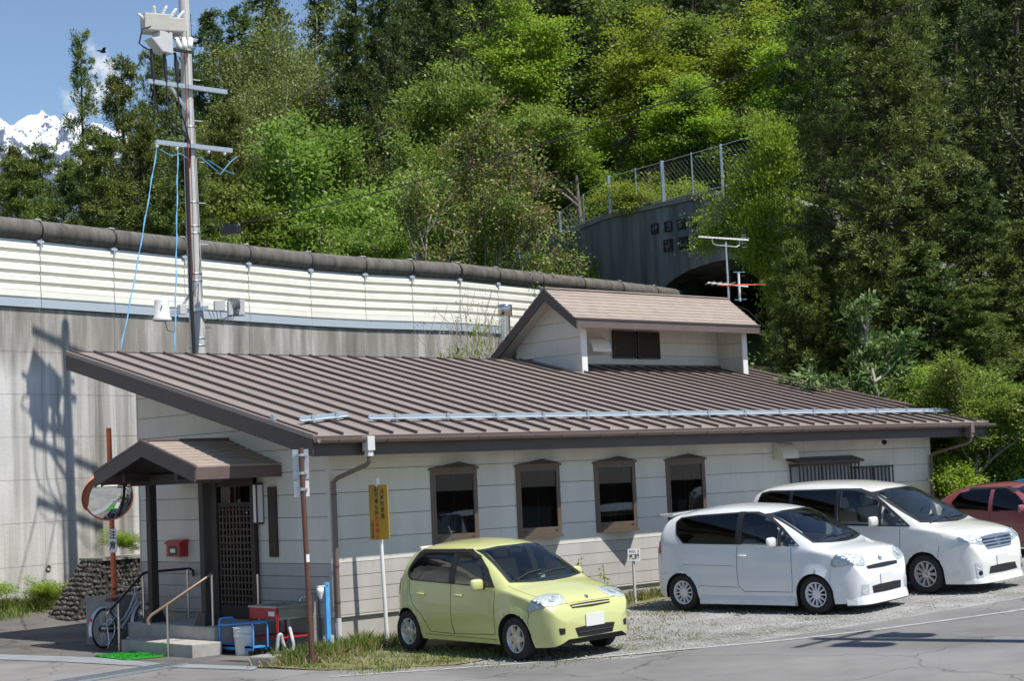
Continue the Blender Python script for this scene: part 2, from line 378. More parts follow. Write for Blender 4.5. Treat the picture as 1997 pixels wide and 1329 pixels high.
# ------------------------------------------------------------------ the station-like house
HW, HD = 16.39, 5.6                                   # front length, gable depth
def rz_(y): return 2.957+.252*y                        # top of the main roof
house = thing('house', 'long cream single-storey house with brown standing-seam roof and raised dormer', 'building', (8, 2.8, G(8, 2.8)))
P_ = house
# dark backing behind the boards, foundation
m_ = MB()
m_.prism([(.02, .02, -.02), (.02, HD-.02, -.02), (.02, HD-.02, rz_(HD)-.3), (.02, .02, rz_(0)-.3)], (HW-.04, 0, 0)); m_.build('wall_core', gap_mat, P_)
m_ = MB(); m_.bb((.03, .03, -1.1), (HW-.03, HD-.03, -.022)); m_.build('foundation', mat('foundation_mortar', (.40, .385, .35), .85, var=.12, scale=2, bump=.15, bscale=60), P_)
m_ = MB(); m_.bb((-.012, -.012, -.03), (HW+.012, HD+.012, -.002)); m_.build('base_flashing', mat('flashing', (.5, .49, .46), .4), P_)
ZL = [0, .2, .4, .6, .8, 1.16, 1.52, 1.88, 2.24, 2.6, 2.96, 3.32, 3.68, 4.04]
# front boards (joint at x 3.9, 8.9, 13.0)
for i in range(9):
    z0, z1 = ZL[i], ZL[i+1]
    z1 = min(z1, 2.55)
    for a, b in ((0.0, 3.9), (3.9, 7.9), (7.9, 11.9), (11.9, 15.0), (15.0, HW)):
        m_ = MB(); m_.bb((a+.003, -.014, z0+.004), (b-.003, .019, z1-.004))
        m_.build('siding_board', siding_lo if i < 4 else siding_up, P_, bev=.003)
# gable boards, cut to the roof slope
def clip_top(y0, y1, z0, z1, off):
    pts = [(y0, z0), (y1, z0)]
    t0, t1 = rz_(y0)-off, rz_(y1)-off
    if t1 <= z0+.01: return None
    pts.append((y1, min(z1, t1)))
    if t0 < z1 < t1:
        yc = (z1+off-2.957)/.252; pts.append((yc, z1))
    if t0 > z0: pts.append((y0, min(z1, t0)))
    elif t0 <= z0:
        yc = (z0+off-2.957)/.252; pts[0] = (yc, z0)
    return pts
for X, sx in ((-.014, 1), (HW+.014, -1)):
    for i in range(13):
        for a, b in ((0.0, 2.81), (2.81, HD)):
            c = clip_top(a+.003, b-.003, ZL[i]+.004, ZL[i+1]-.004, .26)
            if not c: continue
            m_ = MB(); m_.prism([(X, p[0], p[1]) for p in c], (.033*sx, 0, 0))
            m_.build('siding_board', siding_lo if i < 4 else siding_up, P_, bev=.003)
for X, Y in ((0, 0), (HW, 0), (0, HD)):
    zt = rz_(Y)-.25
    m_ = MB(); m_.bb((X-.024, Y-.024, 0), (X+.05 if X == 0 else X-.05, Y+.05 if Y == 0 else Y-.05, .8)); m_.build('corner_trim', siding_lo, P_)
    m_ = MB(); m_.bb((X-.024, Y-.024, .803), (X+.05 if X == 0 else X-.05, Y+.05 if Y == 0 else Y-.05, zt)); m_.build('corner_trim', siding_up, P_)
# main roof: panels between standing seams
RX0, RX1, RY0, RY1 = -.88, 17.40, -.86, 6.47
NP = 38; PW = (RX1-RX0)/NP
ang = math.atan(.252); slen = (RY1-RY0)/math.cos(ang)
mm = MB(); mm.bb((-PW/2+.002, 0, -.03), (PW/2-.002, slen, 0)); panel_me = mm.mesh('roof_panel', roof_m)
mm = MB(); mm.bb((-.012, .03, 0), (.012, slen-.02, .034)); mm.bb((-.016, .03, .034), (.016, slen-.02, .044)); seam_me = mm.mesh('roof_seam', seam_m)
for i in range(NP):
    for nm, me, xx, dz in (('roof_panel', panel_me, RX0+(i+.5)*PW, 0), ('roof_seam', seam_me, RX0+(i+.12)*PW, .001)):
        o = link(nm, me, P_); o.rotation_euler = (ang, 0, 0); o.location = (xx, RY0, rz_(RY0)+dz)
m_ = MB(); m_.bar((RX0-.02, RY0+.01, rz_(RY0)-.05), (RX1+.02, RY0+.01, rz_(RY0)-.05), .03, .09); m_.build('drip_edge', seam_m, P_)
m_ = MB(); m_.bb((RX0+.0, -.80, 2.44), (RX1-.0, -.77, 2.67)); m_.build('front_fascia', fascia_m, P_)
for X, nm in ((RX0-.015, 1), (RX1+.015, -1)):
    m_ = MB(); m_.prism([(X, RY0+.05, 2.44), (X, RY1, rz_(RY1)-.31), (X, RY1, rz_(RY1)-.03), (X, RY0+.05, rz_(RY0+.05)-.03)], (.035*nm, 0, 0)); m_.build('rake_fascia', fascia_m, P_)
    m_ = MB(); m_.prism([(X-.012*nm, RY0, rz_(RY0)-.05), (X-.012*nm, RY1, rz_(RY1)-.05), (X-.012*nm, RY1, rz_(RY1)+.02), (X-.012*nm, RY0, rz_(RY0)+.02)], (.06*nm, 0, 0)); m_.build('rake_cap', roof_m, P_)
m_ = MB(); m_.prism([(RX0+.02, -.77, 2.455), (RX0+.02, RY1-.02, rz_(RY1)-.33), (RX0+.02, RY1-.02, rz_(RY1)-.29), (RX0+.02, -.77, 2.50)], (RX1-RX0-.04, 0, 0)); m_.build('soffit', mat('soffit_board', (.42, .40, .36), .8), P_)
m_ = MB(); m_.bb((RX0, RY1, rz_(RY1)-.32), (RX1, RY1+.03, rz_(RY1)+.02)); m_.build('back_fascia', fascia_m, P_)
# gutter with brackets, downspouts
m_ = MB(); V = []; n_ = 9
prof = [(-.93+.065*math.cos(math.pi+math.pi*k/(n_-1)), 2.70+.075*math.sin(math.pi+math.pi*k/(n_-1))) for k in range(n_)]
inner = [(-.93+.055*math.cos(math.pi+math.pi*k/(n_-1)), 2.702+.065*math.sin(math.pi+math.pi*k/(n_-1))) for k in range(n_)]
m_.prism([(RX0+.02, y, z) for y, z in prof+inner[::-1]], (RX1-RX0+.1, 0, 0)); m_.build('gutter', gutter_m, P_)
mm = MB(); mm.tube([(0, y-.004 if k else y, z-.006) for k, (y, z) in enumerate(prof)]+[(0, -.80, 2.69)], .006, 5); bra = mm.mesh('gutter_bracket', gutter_m)
for i in range(20):
    o = link('gutter_bracket', bra, P_); o.location = (RX0+.35+i*.93, 0, 0)
lightp = mat('pale_pvc', (.60, .60, .60), .4)
def downspout(xg, xw, lo, up_m):
    m_ = MB(); m_.bb((xg-.07, -1.005, 2.50), (xg+.07, -.865, 2.72)); m_.box((xg, -.935, 2.46), (.1, .1, .09)); m_.build('rain_hopper', up_m, P_, bev=.01)
    m_ = MB(); m_.tube([(xg, -.935, 2.42), (xg, -.935, 2.34), (xg+(xw-xg)*.1, -.87, 2.29), (xg+(xw-xg)*.9, -.16, 1.99+.12), (xw, -.075, 2.05), (xw, -.075, 1.9), (xw, -.075, -.03)], .036, 12); m_.build('downspout', gutter_m, P_)
    m_ = MB(); m_.cyl((xw, -.075, -.03), (xw, -.075, lo), .042, 12); m_.build('pipe_foot', lightp, P_)
    m_ = MB()
    for z in (.2, .75, 1.85): m_.cyl((xw, -.075, z), (xw, -.075, z+.025), .043, 12)
    m_.build('pipe_band', seam_m, P_)
downspout(.06, .03, -.5, lightp)
downspout(16.55, 16.3, -.3, gutter_m)
# snow guards on the roof
def guard(x0, x1, y, tilt, n):
    z = rz_(y)+.085
    m_ = MB(); m_.bar((x0, y-tilt, z-.252*tilt), (x1, y+tilt, z+.252*tilt), .02, .075, (0, -.252, 1)); m_.bar((x0, y-tilt-.03, z-.03-.252*tilt), (x1, y+tilt-.03, z-.03+.252*tilt), .06, .014, (0, -.252, 1))
    m_.build('snow_guard', bluegrey, P_)
    for i in range(n):
        m_ = MB(); t = (i+.5)/n; x = x0+(x1-x0)*t; yy = y-tilt+2*tilt*t; m_.box((x, yy, rz_(yy)+.09), (.05, .09, .1)); m_.box((x, yy+.03, rz_(yy)+.035), (.03, .16, .05)); m_.build('guard_clip', galv, P_)
guard(-.56, .62, .12, .17, 2)
guard(.86, 17.3, .06, .0, 15)
m_ = MB(); m_.box((-.86, .2, rz_(.2)+.06), (.06, .09, .09)); m_.build('guard_clip', galv, P_)

# ---- bay windows with triangular plan
for i in range(4):
    x0 = 2.05+1.9*i; xr = x0+.98; ax, ay = x0+.71, -.33; zb, zt = 1.0, 2.17
    L, A, Rr = Vector((x0, -.016)), Vector((ax, ay)), Vector((xr, -.016))
    fr = MB(); fr.bb((x0-.03, -.03, zb-.04), (x0+.03, -.0165, zt)); w = fr.build('bay_window', trim_m, P_)
    d = (A-L).normalized(); nn = Vector((d.y, -d.x))
    if nn.y > 0: nn = -nn
    def pl(t, off, z): p = L.lerp(A, t)+nn*off; return (p.x, p.y, z)
    f = MB()
    W_ = (A-L).length
    for t0, t1, z0, z1 in ((0, .085, zb, zt), (.915, 1.0, zb, zt), (.085, .915, zb, zb+.13), (.085, .915, zt-.075, zt)):
        f.prism([pl(t0, .012, z0), pl(t1, .012, z0), pl(t1, .012, z1), pl(t0, .012, z1)], (-nn.x*.05, -nn.y*.05, 0))
    f.build('frame', trim_m, w)
    f = MB(); f.prism([pl(.085, -.018, zb+.13), pl(.915, -.018, zb+.13), pl(.915, -.018, zt-.075), pl(.085, -.018, zt-.075)], (-nn.x*.006, -nn.y*.006, 0)); f.build('pane', room_glass, w)
    f = MB(); f.prism([(A.x, A.y, zb), (Rr.x, Rr.y, zb), (Rr.x, Rr.y, zt), (A.x, A.y, zt)], (-.03, .0, 0)); f.build('side_panel', trim_m, w)
    f = MB(); f.prism([(x0-.03, -.016, zb-.045), (ax+.01, ay-.03, zb-.045), (xr+.02, -.016, zb-.045)], (0, 0, .044)); f.build('sill', trim_m, w)
    for t in (.1, .84):
        f = MB(); f.prism([pl(t, .016, zb+.06), pl(t+.06, .016, zb+.06), pl(t+.06, .016, zb+.085), pl(t, .016, zb+.085)], (-nn.x*.01, -nn.y*.01, 0)); f.build('drain_slot', blackp, w)
    c_ = MB(); a3 = (x0-.07, -.016, zt); b3 = (ax, ay-.06, zt); c3 = (xr+.06, -.016, zt); pk = (x0+.62, -.016, zt+.13)
    up3 = [(p[0], p[1], p[2]+.035) for p in (a3, b3, c3)]
    c_.add([a3, b3, c3]+up3+[pk], [(0, 2, 1), (0, 1, 4, 3), (1, 2, 5, 4), (3, 4, 6), (4, 5, 6), (0, 3, 6, 5, 2)]); c_.build('hood_cap', trim_m, w)
    # near-black panel in place of the unlit room, with inner posts
    f = MB(); f.prism([(x0+.06, -.024, zb+.01), (x0+.93, -.024, zb+.01), (x0+.93, -.024, zt-.02), (x0+.06, -.024, zt-.02)], (0, .006, 0)); f.build('unlit_room_panel', interior_dark, w)
    f = MB()
    for k in range(2): f.bb((x0+.42+.24*k, -.05, zb+.05), (x0+.47+.24*k, -.036, zt-.05))
    f.build('inner_post', mat('inner_wood', (.075, .045, .025), .6) if i == 0 else MAT['inner_wood'], w)
# ---- barred windows at the right
barm = mat('grille_brown', (.05, .036, .03), .5)
for x0, x1, z0, z1, dep, hood in ((11.38, 13.42, .95, 2.0, .26, True), (13.52, 14.78, 1.0, 1.9, .14, False)):
    f = MB(); f.bb((x0+.05, -.035, z0+.03), (x1-.05, -.016, z1-.03)); w = f.build('grille_window', mat('frosted_pane', (.30, .33, .34), .25) if hood else MAT['frosted_pane'], P_)
    f = MB()
    for z in (z0, (z0+z1)/2, z1-.04): f.bb((x0, -dep, z), (x1, -dep+.02, z+.04)); f.bb((x0, -dep, z), (x0+.02, -.016, z+.04)); f.bb((x1-.02, -dep, z), (x1, -.016, z+.04))
    for xx in (x0, x1-.03, (x0+x1)/2): f.bb((xx, -.05, z0), (xx+.03, -.0365, z1))
    f.build('frame', barm, w)
    nb = int((x1-x0)/.115)
    for k in range(nb):
        f = MB(); xx = x0+.03+(x1-x0-.06)*k/(nb-1); f.bb((xx-.016, -dep-.003, z0+.01), (xx+.016, -dep+.018, z1-.01)); f.build('grille_bar', barm, w)
    if hood:
        f = MB(); f.prism([(x0-.08, -.016, z1+.09), (x0-.08, -dep-.06, z1+.0), (x0-.08, -dep-.06, z1+.045), (x0-.08, -.016, z1+.14)], (x1-x0+.16, 0, 0)); f.build('hood_cap', barm, w)
def vent_hood(x, z, m, w=.5, h=.34, d=.26):
    f = MB(); pr = [(0, 0)]+[(-d*math.sin(t), h*math.cos(t)-0) for t in frange(0, math.pi/2, 7)]
    f.prism([(x-w/2, -.016+a, z+b) for a, b in [(0, 0), (0, h)]+[(-d*math.sin(t), h*math.cos(t)) for t in frange(.12, math.pi/2, 7)]], (w, 0, 0))
    return f.build('vent_hood', m, P_, bev=.006)
vent_hood(11.15, 2.12, siding_up)
f = MB(); f.cyl((14.5, -.016, 2.42), (14.5, -.1, 2.42), .07, 14); o = f.build('security_camera', whitep, P_); f = MB(); f.ball((14.5, -.14, 2.38), .055); f.build('lens_dome', blackp, o)
for x in (6.62, 10.3, 14.6):
    f = MB(); f.bb((x, .008, -.33), (x+.42, .029, -.13)); o = f.build('foundation_vent', gap_mat, P_)
    for k in range(6):
        g_ = MB(); g_.bb((x+.03+k*.063, .002, -.32), (x+.05+k*.063, .0075, -.14)); g_.build('slat', concd, o)

# ---- dormer
DX0, DX1, DY, DW = 10.68, 16.35, 4.95, 5.78
for X, e in ((DX0, 1), (DX1, -1)):
    for k in range(7):
        z0, z1 = 3.9+.36*k, 3.9+.36*(k+1)
        # side wall polygon in y, z: bottom follows main roof, top follows dormer gable
        ys_ = frange(DY, 7.0, 24); lo = [max(z0+.004, rz_(y)-.05) if y <= 6.47 else max(z0+.004, 4.55) for y in ys_]; hi = [min(z1-.004, 6.0-.78*abs(y-5.58)) for y in ys_]
        seg = [(y, a, b) for y, a, b in zip(ys_, lo, hi) if b > a+.005]
        if len(seg) < 2: continue
        poly = [(X, y, a) for y, a, b in seg]+[(X, y, b) for y, a, b in reversed(seg)]
        m_ = MB(); m_.prism(poly, (.045*e, 0, 0)); m_.build('siding_board', siding_up, P_)
    m_ = MB(); m_.bb((X, DY-.035, rz_(DY)-.06), (X+.17*e, DY-.003, 5.26)); m_.build('dormer_post', mat('post_white', (.72, .71, .68), .5) if e > 0 else MAT['post_white'], P_)
for k in range(4):
    z0, z1 = 4.36+.32*k, 4.36+.32*(k+1)
    for a, b in ((DX0+.06, 13.2), (13.2, DX1-.06)):
        m_ = MB(); m_.bb((a+.002, DW, z0+.004), (b-.002, DW+.03, min(z1, 5.62)-.004)); m_.build('siding_board', siding_up, P_)
m_ = MB(); m_.bb((DX0+.06, DW+.032, 4.3), (DX1-.06, DW+.08, 5.6)); m_.build('wall_core', gap_mat, P_)
m_ = MB(); m_.prism([(DX0+.05, DY+.02, 5.30), (DX0+.05, DW, 5.42), (DX0+.05, DW, 5.45), (DX0+.05, DY+.02, 5.33)], (DX1-DX0-.1, 0, 0)); m_.build('soffit', MAT['soffit_board'], P_)
m_ = MB(); m_.bb((DX0+.06, DW-.06, rz_(DW)-.02), (DX1-.06, DW-.003, rz_(DW)+.05)); m_.build('flashing', seam_m, P_)
louv = mat('louvre_brown', (.05, .037, .03), .5)
for x0 in (12.55, 13.37):
    f = MB(); f.bb((x0, DW-.035, 4.62), (x0+.76, DW-.012, 5.22)); w = f.build('louvre_vent', louv, P_)
    for k in range(12):
        g_ = MB(); g_.box((x0+.38, DW-.05, 4.66+k*.047), (.72, .035, .012), (.6, 0, 0)); g_.build('slat', louv, w)
    g_ = MB()
    for a, b in (((x0, 4.6), (x0+.03, 5.24)), ((x0+.73, 4.6), (x0+.76, 5.24)), ((x0, 4.6), (x0+.76, 4.63)), ((x0, 5.21), (x0+.76, 5.24))): g_.bb((a[0], DW-.065, a[1]), (b[0], DW-.01, b[1]))
    g_.build('frame', louv, w)
f = MB(); f.prism([(11.62, DW, 4.72)]+[(11.62, DW-.3*math.sin(t), 4.72+.36*math.cos(t)) for t in frange(math.pi/2, 0.05, 7)]+[(11.62, DW, 5.08)], (.6, 0, 0)); f.build('vent_hood', whitep, P_, bev=.006)
# dormer roof: courses on both slopes
UX0, UX1, UY, UZ, SL = 10.22, 16.46, 5.55, 6.09, .80
run = .93; NC = 9
for k in range(NC):
    ya, yb = UY-run*(NC-k)/NC, UY-run*(NC-k-1)/NC
    za, zb = UZ-SL*(UY-ya), UZ-SL*(UY-yb)
    m_ = MB(); m_.prism([(UX0, ya-.02, za+.016), (UX0, yb, zb+.004), (UX0, yb, zb-.02), (UX0, ya-.02, za-.012)], (UX1-UX0, 0, 0)); m_.build('shingle_course', shingle_m, P_)
run2 = 1.95; NC2 = 12
for k in range(NC2):
    ya, yb = UY+run2*(NC2-k)/NC2, UY+run2*(NC2-k-1)/NC2
    za, zb = UZ-.76*(ya-UY), UZ-.76*(yb-UY)
    m_ = MB(); m_.prism([(UX0, ya+.02, za+.016), (UX0, yb, zb+.004), (UX0, yb, zb-.02), (UX0, ya+.02, za-.012)], (UX1-UX0, 0, 0)); m_.build('shingle_course', shingle_m, P_)
m_ = MB(); m_.bar((UX0-.02, UY, UZ+.012), (UX1+.02, UY, UZ+.012), .14, .03); m_.build('ridge_cap', shingle_m, P_)
fas2 = mat('dormer_fascia', (.13, .095, .088), .5, var=.08, scale=3)
m_ = MB(); m_.bb((UX0, UY-run-.035, UZ-SL*run-.19), (UX1, UY-run-.006, UZ-SL*run-.012)); m_.build('front_fascia', fas2, P_)
m_ = MB(); m_.bb((UX0-.02, UY-run-.06, UZ-SL*run-.012), (UX1+.02, UY-run+.0, UZ-SL*run+.02)); m_.build('drip_edge', seam_m, P_)
for X, e in ((UX0-.012, 1), (UX1+.012, -1)):
    m_ = MB(); yl = UY-run-.04; yr = UY+run2+.04
    m_.prism([(X, yl, UZ-SL*(UY-yl)-.2), (X, UY, UZ-.27), (X, UY, UZ-.015), (X, yl, UZ-SL*(UY-yl)-.0)], (.04*e, 0, 0))
    m_.prism([(X, UY, UZ-.27), (X, yr, UZ-.76*(yr-UY)-.22), (X, yr, UZ-.76*(yr-UY)), (X, UY, UZ-.015)], (.04*e, 0, 0)); m_.build('rake_fascia', fascia_m, P_)
# closing board under the gable roof
for X, e in ((DX0-.002, 1),):
    m_ = MB(); m_.prism([(UX0+.04, DY-.2, UZ-SL*(UY-DY+.2)-.12), (UX0+.04, UY, UZ-.12), (UX0+.04, UY, UZ-.08), (UX0+.04, DY-.2, UZ-SL*(UY-DY+.2)-.08)], (UX1-UX0-.08, 0, 0))
    m_.prism([(UX0+.04, UY, UZ-.12), (UX0+.04, UY+1.9, UZ-.12-.76*1.9), (UX0+.04, UY+1.9, UZ-.08-.76*1.9), (UX0+.04, UY, UZ-.08)], (UX1-UX0-.08, 0, 0)); m_.build('soffit', MAT['soffit_board'], P_)
# flue behind the roof
fl = MB(); fl.cyl((10.9, 7.55, 3.0), (10.9, 7.55, 5.72), .11, 16); o = fl.build('chimney_flue', steel, P_)
fl = MB(); fl.lathe([(.115, 0), (.165, .01), (.165, .25), (.155, .26), (.10, .27), (0.001, .27)], (10.9, 7.55, 5.70), 20); fl.build('flue_cap', steel, o)

# ---- porch
poR = dict(y0=1.24, y1=4.22, yr=2.73, X=-1.62)
Zr, Ze = 2.83, 2.38; sl_ = (Zr-Ze)/(poR['yr']-poR['y0'])
for side, ye in ((-1, poR['y0']), (1, poR['y1'])):
    N_ = 9
    for k in range(N_):
        yb_ = ye+(poR['yr']-ye)*k/N_; yt_ = ye+(poR['yr']-ye)*(k+1)/N_
        z0 = Ze+(Zr-Ze)*k/N_; z1 = Ze+(Zr-Ze)*(k+1)/N_
        m_ = MB(); m_.prism([(poR['X'], yb_+side*.02, z0+.014), (poR['X'], yt_, z1+.002), (poR['X'], yt_, z1-.022), (poR['X'], yb_+side*.02, z0-.014)], (-poR['X']-.018, 0, 0)); m_.build('shingle_course', shingle_m, P_)
    # eave fascia and gable fascia
    m_ = MB(); m_.bb((poR['X'], ye-.02, Ze-.20), (-.018, ye+.02, Ze-.018)); m_.build('porch_fascia', fas2, P_)
    m_ = MB(); m_.prism([(poR['X']-.03, ye+side*.03, Ze-.24), (poR['X']-.03, poR['yr'], Zr-.24), (poR['X']-.03, poR['yr'], Zr-.0), (poR['X']-.03, ye+side*.03, Ze-.01)], (.028, 0, 0)); m_.build('porch_fascia', fascia_m, P_)
    m_ = MB(); m_.prism([(poR['X']-.04, ye+side*.05, Ze-.012), (poR['X']-.04, poR['yr'], Zr-.002), (poR['X']-.04, poR['yr'], Zr+.03), (poR['X']-.04, ye+side*.05, Ze+.02)], (.05, 0, 0)); m_.build('rake_cap', fas2, P_)
    m_ = MB(); m_.prism([(poR['X']+.01, ye, Ze-.07), (poR['X']+.01, poR['yr'], Zr-.07), (poR['X']+.01, poR['yr'], Zr-.04), (poR['X']+.01, ye, Ze-.04)], (-poR['X']-.03, 0, 0)); m_.build('porch_ceiling', darkwood, P_)
m_ = MB(); m_.bar((poR['X'], poR['yr'], Zr+.02), (-.02, poR['yr'], Zr+.02), .12, .03); m_.build('ridge_cap', fas2, P_)
for y in (1.98, 3.56):
    m_ = MB(); m_.bb((-1.06, y-.065, -.06), (-.93, y+.065, 2.2)); o = m_.build('porch_post', darkwood, P_, bev=.006)
    m_ = MB(); m_.box((-.995, y, -.01), (.30, .30, .20), None, (.62, .62)); m_.build('post_base', blackp, o)
    m_ = MB(); m_.bb((poR['X']+.12, y-.05, 2.2), (-.02, y+.05, 2.34)); m_.build('porch_beam', darkwood, P_)
m_ = MB(); m_.bb((-1.05, 1.35, 2.13), (-.94, 4.1, 2.3)); m_.build('porch_beam', darkwood, P_)
m_ = MB(); m_.bb((-1.22, 1.46, -.9), (-.02, 4.02, -.11)); m_.build('porch_slab', conc, P_, bev=.012)
m_ = MB(); m_.bb((-1.76, 1.24, -.9), (-1.223, 3.32, -.315)); m_.build('porch_step', conc, P_, bev=.012)
# door with lattice
dr = MB(); dr.bb((-.05, 1.93, -.108), (-.017, 3.45, 2.2)); door = dr.build('entrance_door', darkwood, P_)
f = MB()
for a, b in ((1.90, 2.0), (2.98, 3.08), (3.40, 3.5)): f.bb((-.11, a, -.108), (-.0505, b, 2.2))
f.bb((-.10, 1.9, 2.05), (-.0505, 3.5, 2.2)); f.bb((-.09, 2.0, 1.72), (-.0505, 2.98, 1.79)); f.build('frame', darkwood, door)
f = MB(); f.bb((-.062, 2.0, .12), (-.052, 2.98, 1.72)); f.build('pane', room_glass, door)
f = MB(); f.bb((-.062, 2.0, 1.79), (-.052, 2.98, 2.05)); f.build('transom_pane', glassmat('transom_glass', (.3, .3, .3)), door)
f = MB(); f.bb((-.075, 2.45, 1.79), (-.064, 2.50, 2.05)); f.build('mullion', darkwood, door)
for k in range(10):
    f = MB(); y = 2.04+k*.1; f.bb((-.085, y-.013, .1), (-.066, y+.013, 1.72)); f.build('lattice_bar', lattice_m, door)
for k in range(15):
    f = MB(); z = .16+k*.108; f.bb((-.081, 2.0, z-.010), (-.0645, 2.98, z+.010)); f.build('lattice_rail', lattice_m, door)
f = MB(); f.bb((-.09, 2.0, -.1), (-.064, 2.98, .1)); f.build('kick_board', darkwood, door)
f = MB(); f.box((-.10, 2.12, 1.62), (.02, .02, .02)); f.build('door_knob', whitep, door)
# things hung on the gable wall
lb = thing('wall_lamp_sign', 'narrow white light-box sign in black frame beside the lattice door', 'sign', (-.15, 1.8, 1.43))
f = MB(); f.bb((-.155, 1.74, 1.43), (-.03, 1.86, 2.09)); f.build('sign_case', blackp, lb, bev=.006)
f = MB(); f.bb((-.14, 1.732, 1.46), (-.045, 1.7395, 2.06)); f.build('sign_face', whitep, lb)
f = MB(); f.bb((-.1595, 1.765, 1.46), (-.1555, 1.835, 2.06)); f.build('sign_face', whitep, lb)
f = MB(); f.bb((-.031, 1.77, 1.6), (-.0145, 1.83, 1.9)); f.build('bracket', blackp, lb)
nb_ = thing('name_board', 'tall dark wooden name board hanging beside the porch', 'sign', (-.05, 1.47, .9))
f = MB(); f.bb((-.06, 1.37, .9), (-.0145, 1.58, 2.02)); f.build('board', mat('name_board_wood', (.05, .034, .025), .7, var=.35, scale=5, stretch=(8, 8, .5), bump=.2), nb_, bev=.006)
mb_ = thing('mailbox', 'red steel mailbox with white label on the wall beside the porch post', 'mailbox', (-.1, 4.2, .9))
f = MB(); f.prism([(-.19, 4.02, .9), (-.0145, 4.02, .9), (-.0145, 4.02, 1.15), (-.12, 4.02, 1.17), (-.19, 4.02, 1.12)], (0, .42, 0)); f.build('body', redp, mb_, bev=.008)
f = MB(); f.prism([(-.215, 3.99, 1.115), (-.0145, 3.99, 1.155), (-.0145, 3.99, 1.185), (-.12, 3.99, 1.19), (-.215, 3.99, 1.135)], (0, .48, 0)); f.build('lid', redp, mb_)
f = MB(); f.bb((-.194, 4.1, .93), (-.1905, 4.36, 1.08)); f.build('label_panel', blackp, mb_)
f = MB(); f.bb((-.198, 4.15, .97), (-.1945, 4.31, 1.04)); f.build('white_label', whitep, mb_)
# antenna on the dormer roof
an = thing('television_antenna', 'two-tier television antenna on a grey mast behind the dormer roof', 'antenna', (16.45, 5.62, 5.9))
ax_, ay_ = 16.62, 5.62
f = MB(); f.cyl((ax_, ay_, 5.3), (ax_, ay_, 7.52), .025, 10); f.build('mast', galv, an)
f = MB(); f.bar((ax_-.83, ay_+.16, 7.62), (ax_+.62, ay_-.2, 7.58), .045, .035); f.build('boom', whitep, an)
f = MB(); f.tube([(ax_-.42, ay_+.08, 7.6), (ax_-.40, ay_+.08, 7.47), (ax_-.3, ay_+.06, 7.43), (ax_+.3, ay_-.08, 7.40), (ax_+.4, ay_-.1, 7.45), (ax_+.4, ay_-.1, 7.58)], .017, 8); f.build('cradle', galv, an)
f = MB()
for k in range(14):
    t = k/13; x, y = ax_-.8+1.38*t, ay_+.155-.345*t; f.cyl((x-.02, y-.085, 7.615), (x+.02, y+.085, 7.615), .006, 5)
for dz in (.1, .05, -.05, -.1, -.2): f.cyl((ax_+.40, ay_-.22+.05, 7.58+dz), (ax_+.62, ay_-.14, 7.62+dz), .006, 5)
f.build('element_rods', galv, an)
f = MB(); f.bar((ax_-.62, ay_+.12, 6.50), (ax_+.56, ay_-.16, 6.42), .03, .03); f.build('boom', whitep, an)
f = MB()
for k, (t, L_) in enumerate(((.04, .5), (.2, .56), (.36, .6), (.52, .64))):
    x, y = ax_-.6+1.15*t, ay_+.11-.27*t; f.cyl((x-.12*L_*2, y-.5*L_, 6.49-.04*t), (x+.12*L_*2, y+.5*L_, 6.49-.04*t), .009, 6)
f.build('element_rods', mat('rod_pale', (.62, .55, .46), .5), an)
f = MB()
for t, L_ in ((.5, .8), (.62, .9), (.8, 1.0)):
    x, y = ax_-.6+1.15*t, ay_+.11-.27*t; f.cyl((x-.6*L_, y+.25*L_-.3, 6.43-.02), (x+.65*L_, y-.3*L_, 6.46), .009, 6)
f.build('red_rods', mat('rod_red', (.65, .12, .05), .5), an)
f = MB(); f.cyl((ax_+.3, ay_-.1, 6.05), (ax_+.3, ay_-.1, 6.78), .028, 8); f.build('reflector_mast', whitep, an)
f = MB()
for z in (6.76, 6.08): f.cyl((ax_-.2, ay_-.35, z-.04), (ax_+.8, ay_+.1, z+.06), .01, 6)
f.build('reflector_rods', mat('rod_blue', (.12, .30, .42), .5), an)
f = MB(); f.tube([(ax_, ay_-.03, 7.4), (ax_+.03, ay_-.05, 6.6), (ax_+.01, ay_-.03, 6.0), (ax_+.2, ay_-.4, 5.8), (ax_+.12, ay_-.95, 5.35)], .006, 5); f.build('cable', blackp, an)
# ------------------------------------------------------------------ things by the porch
def text_mesh(s, size, m, name='lettering'):
    cu = bpy.data.curves.new('t', 'FONT'); cu.body = s; cu.size = size; cu.align_x = 'CENTER'; cu.align_y = 'CENTER'; cu.resolution_u = 2; cu.offset = size*.022
    o = bpy.data.objects.new('t', cu); scene.collection.objects.link(o)
    bpy.context.view_layer.update()
    me = bpy.data.meshes.new_from_object(o.evaluated_get(bpy.context.evaluated_depsgraph_get()))
    bpy.data.objects.remove(o); me.materials.clear(); me.materials.append(m); me.name = name
    return me
def place_text(s, size, m, parent, origin, right, upv, sx=1, name='lettering', embold=0):
    """flat lettering on a plane at origin, world coordinates"""
    me = text_mesh(s, size, m, name); r_, u_ = Vector(right).normalized(), Vector(upv).normalized()
    o_ = Vector(origin)
    for v in me.vertices: v.co = o_+r_*v.co.x*sx+u_*v.co.y
    me.update(); return link(name, me, parent)
GY = lambda x, y: G(x, y)
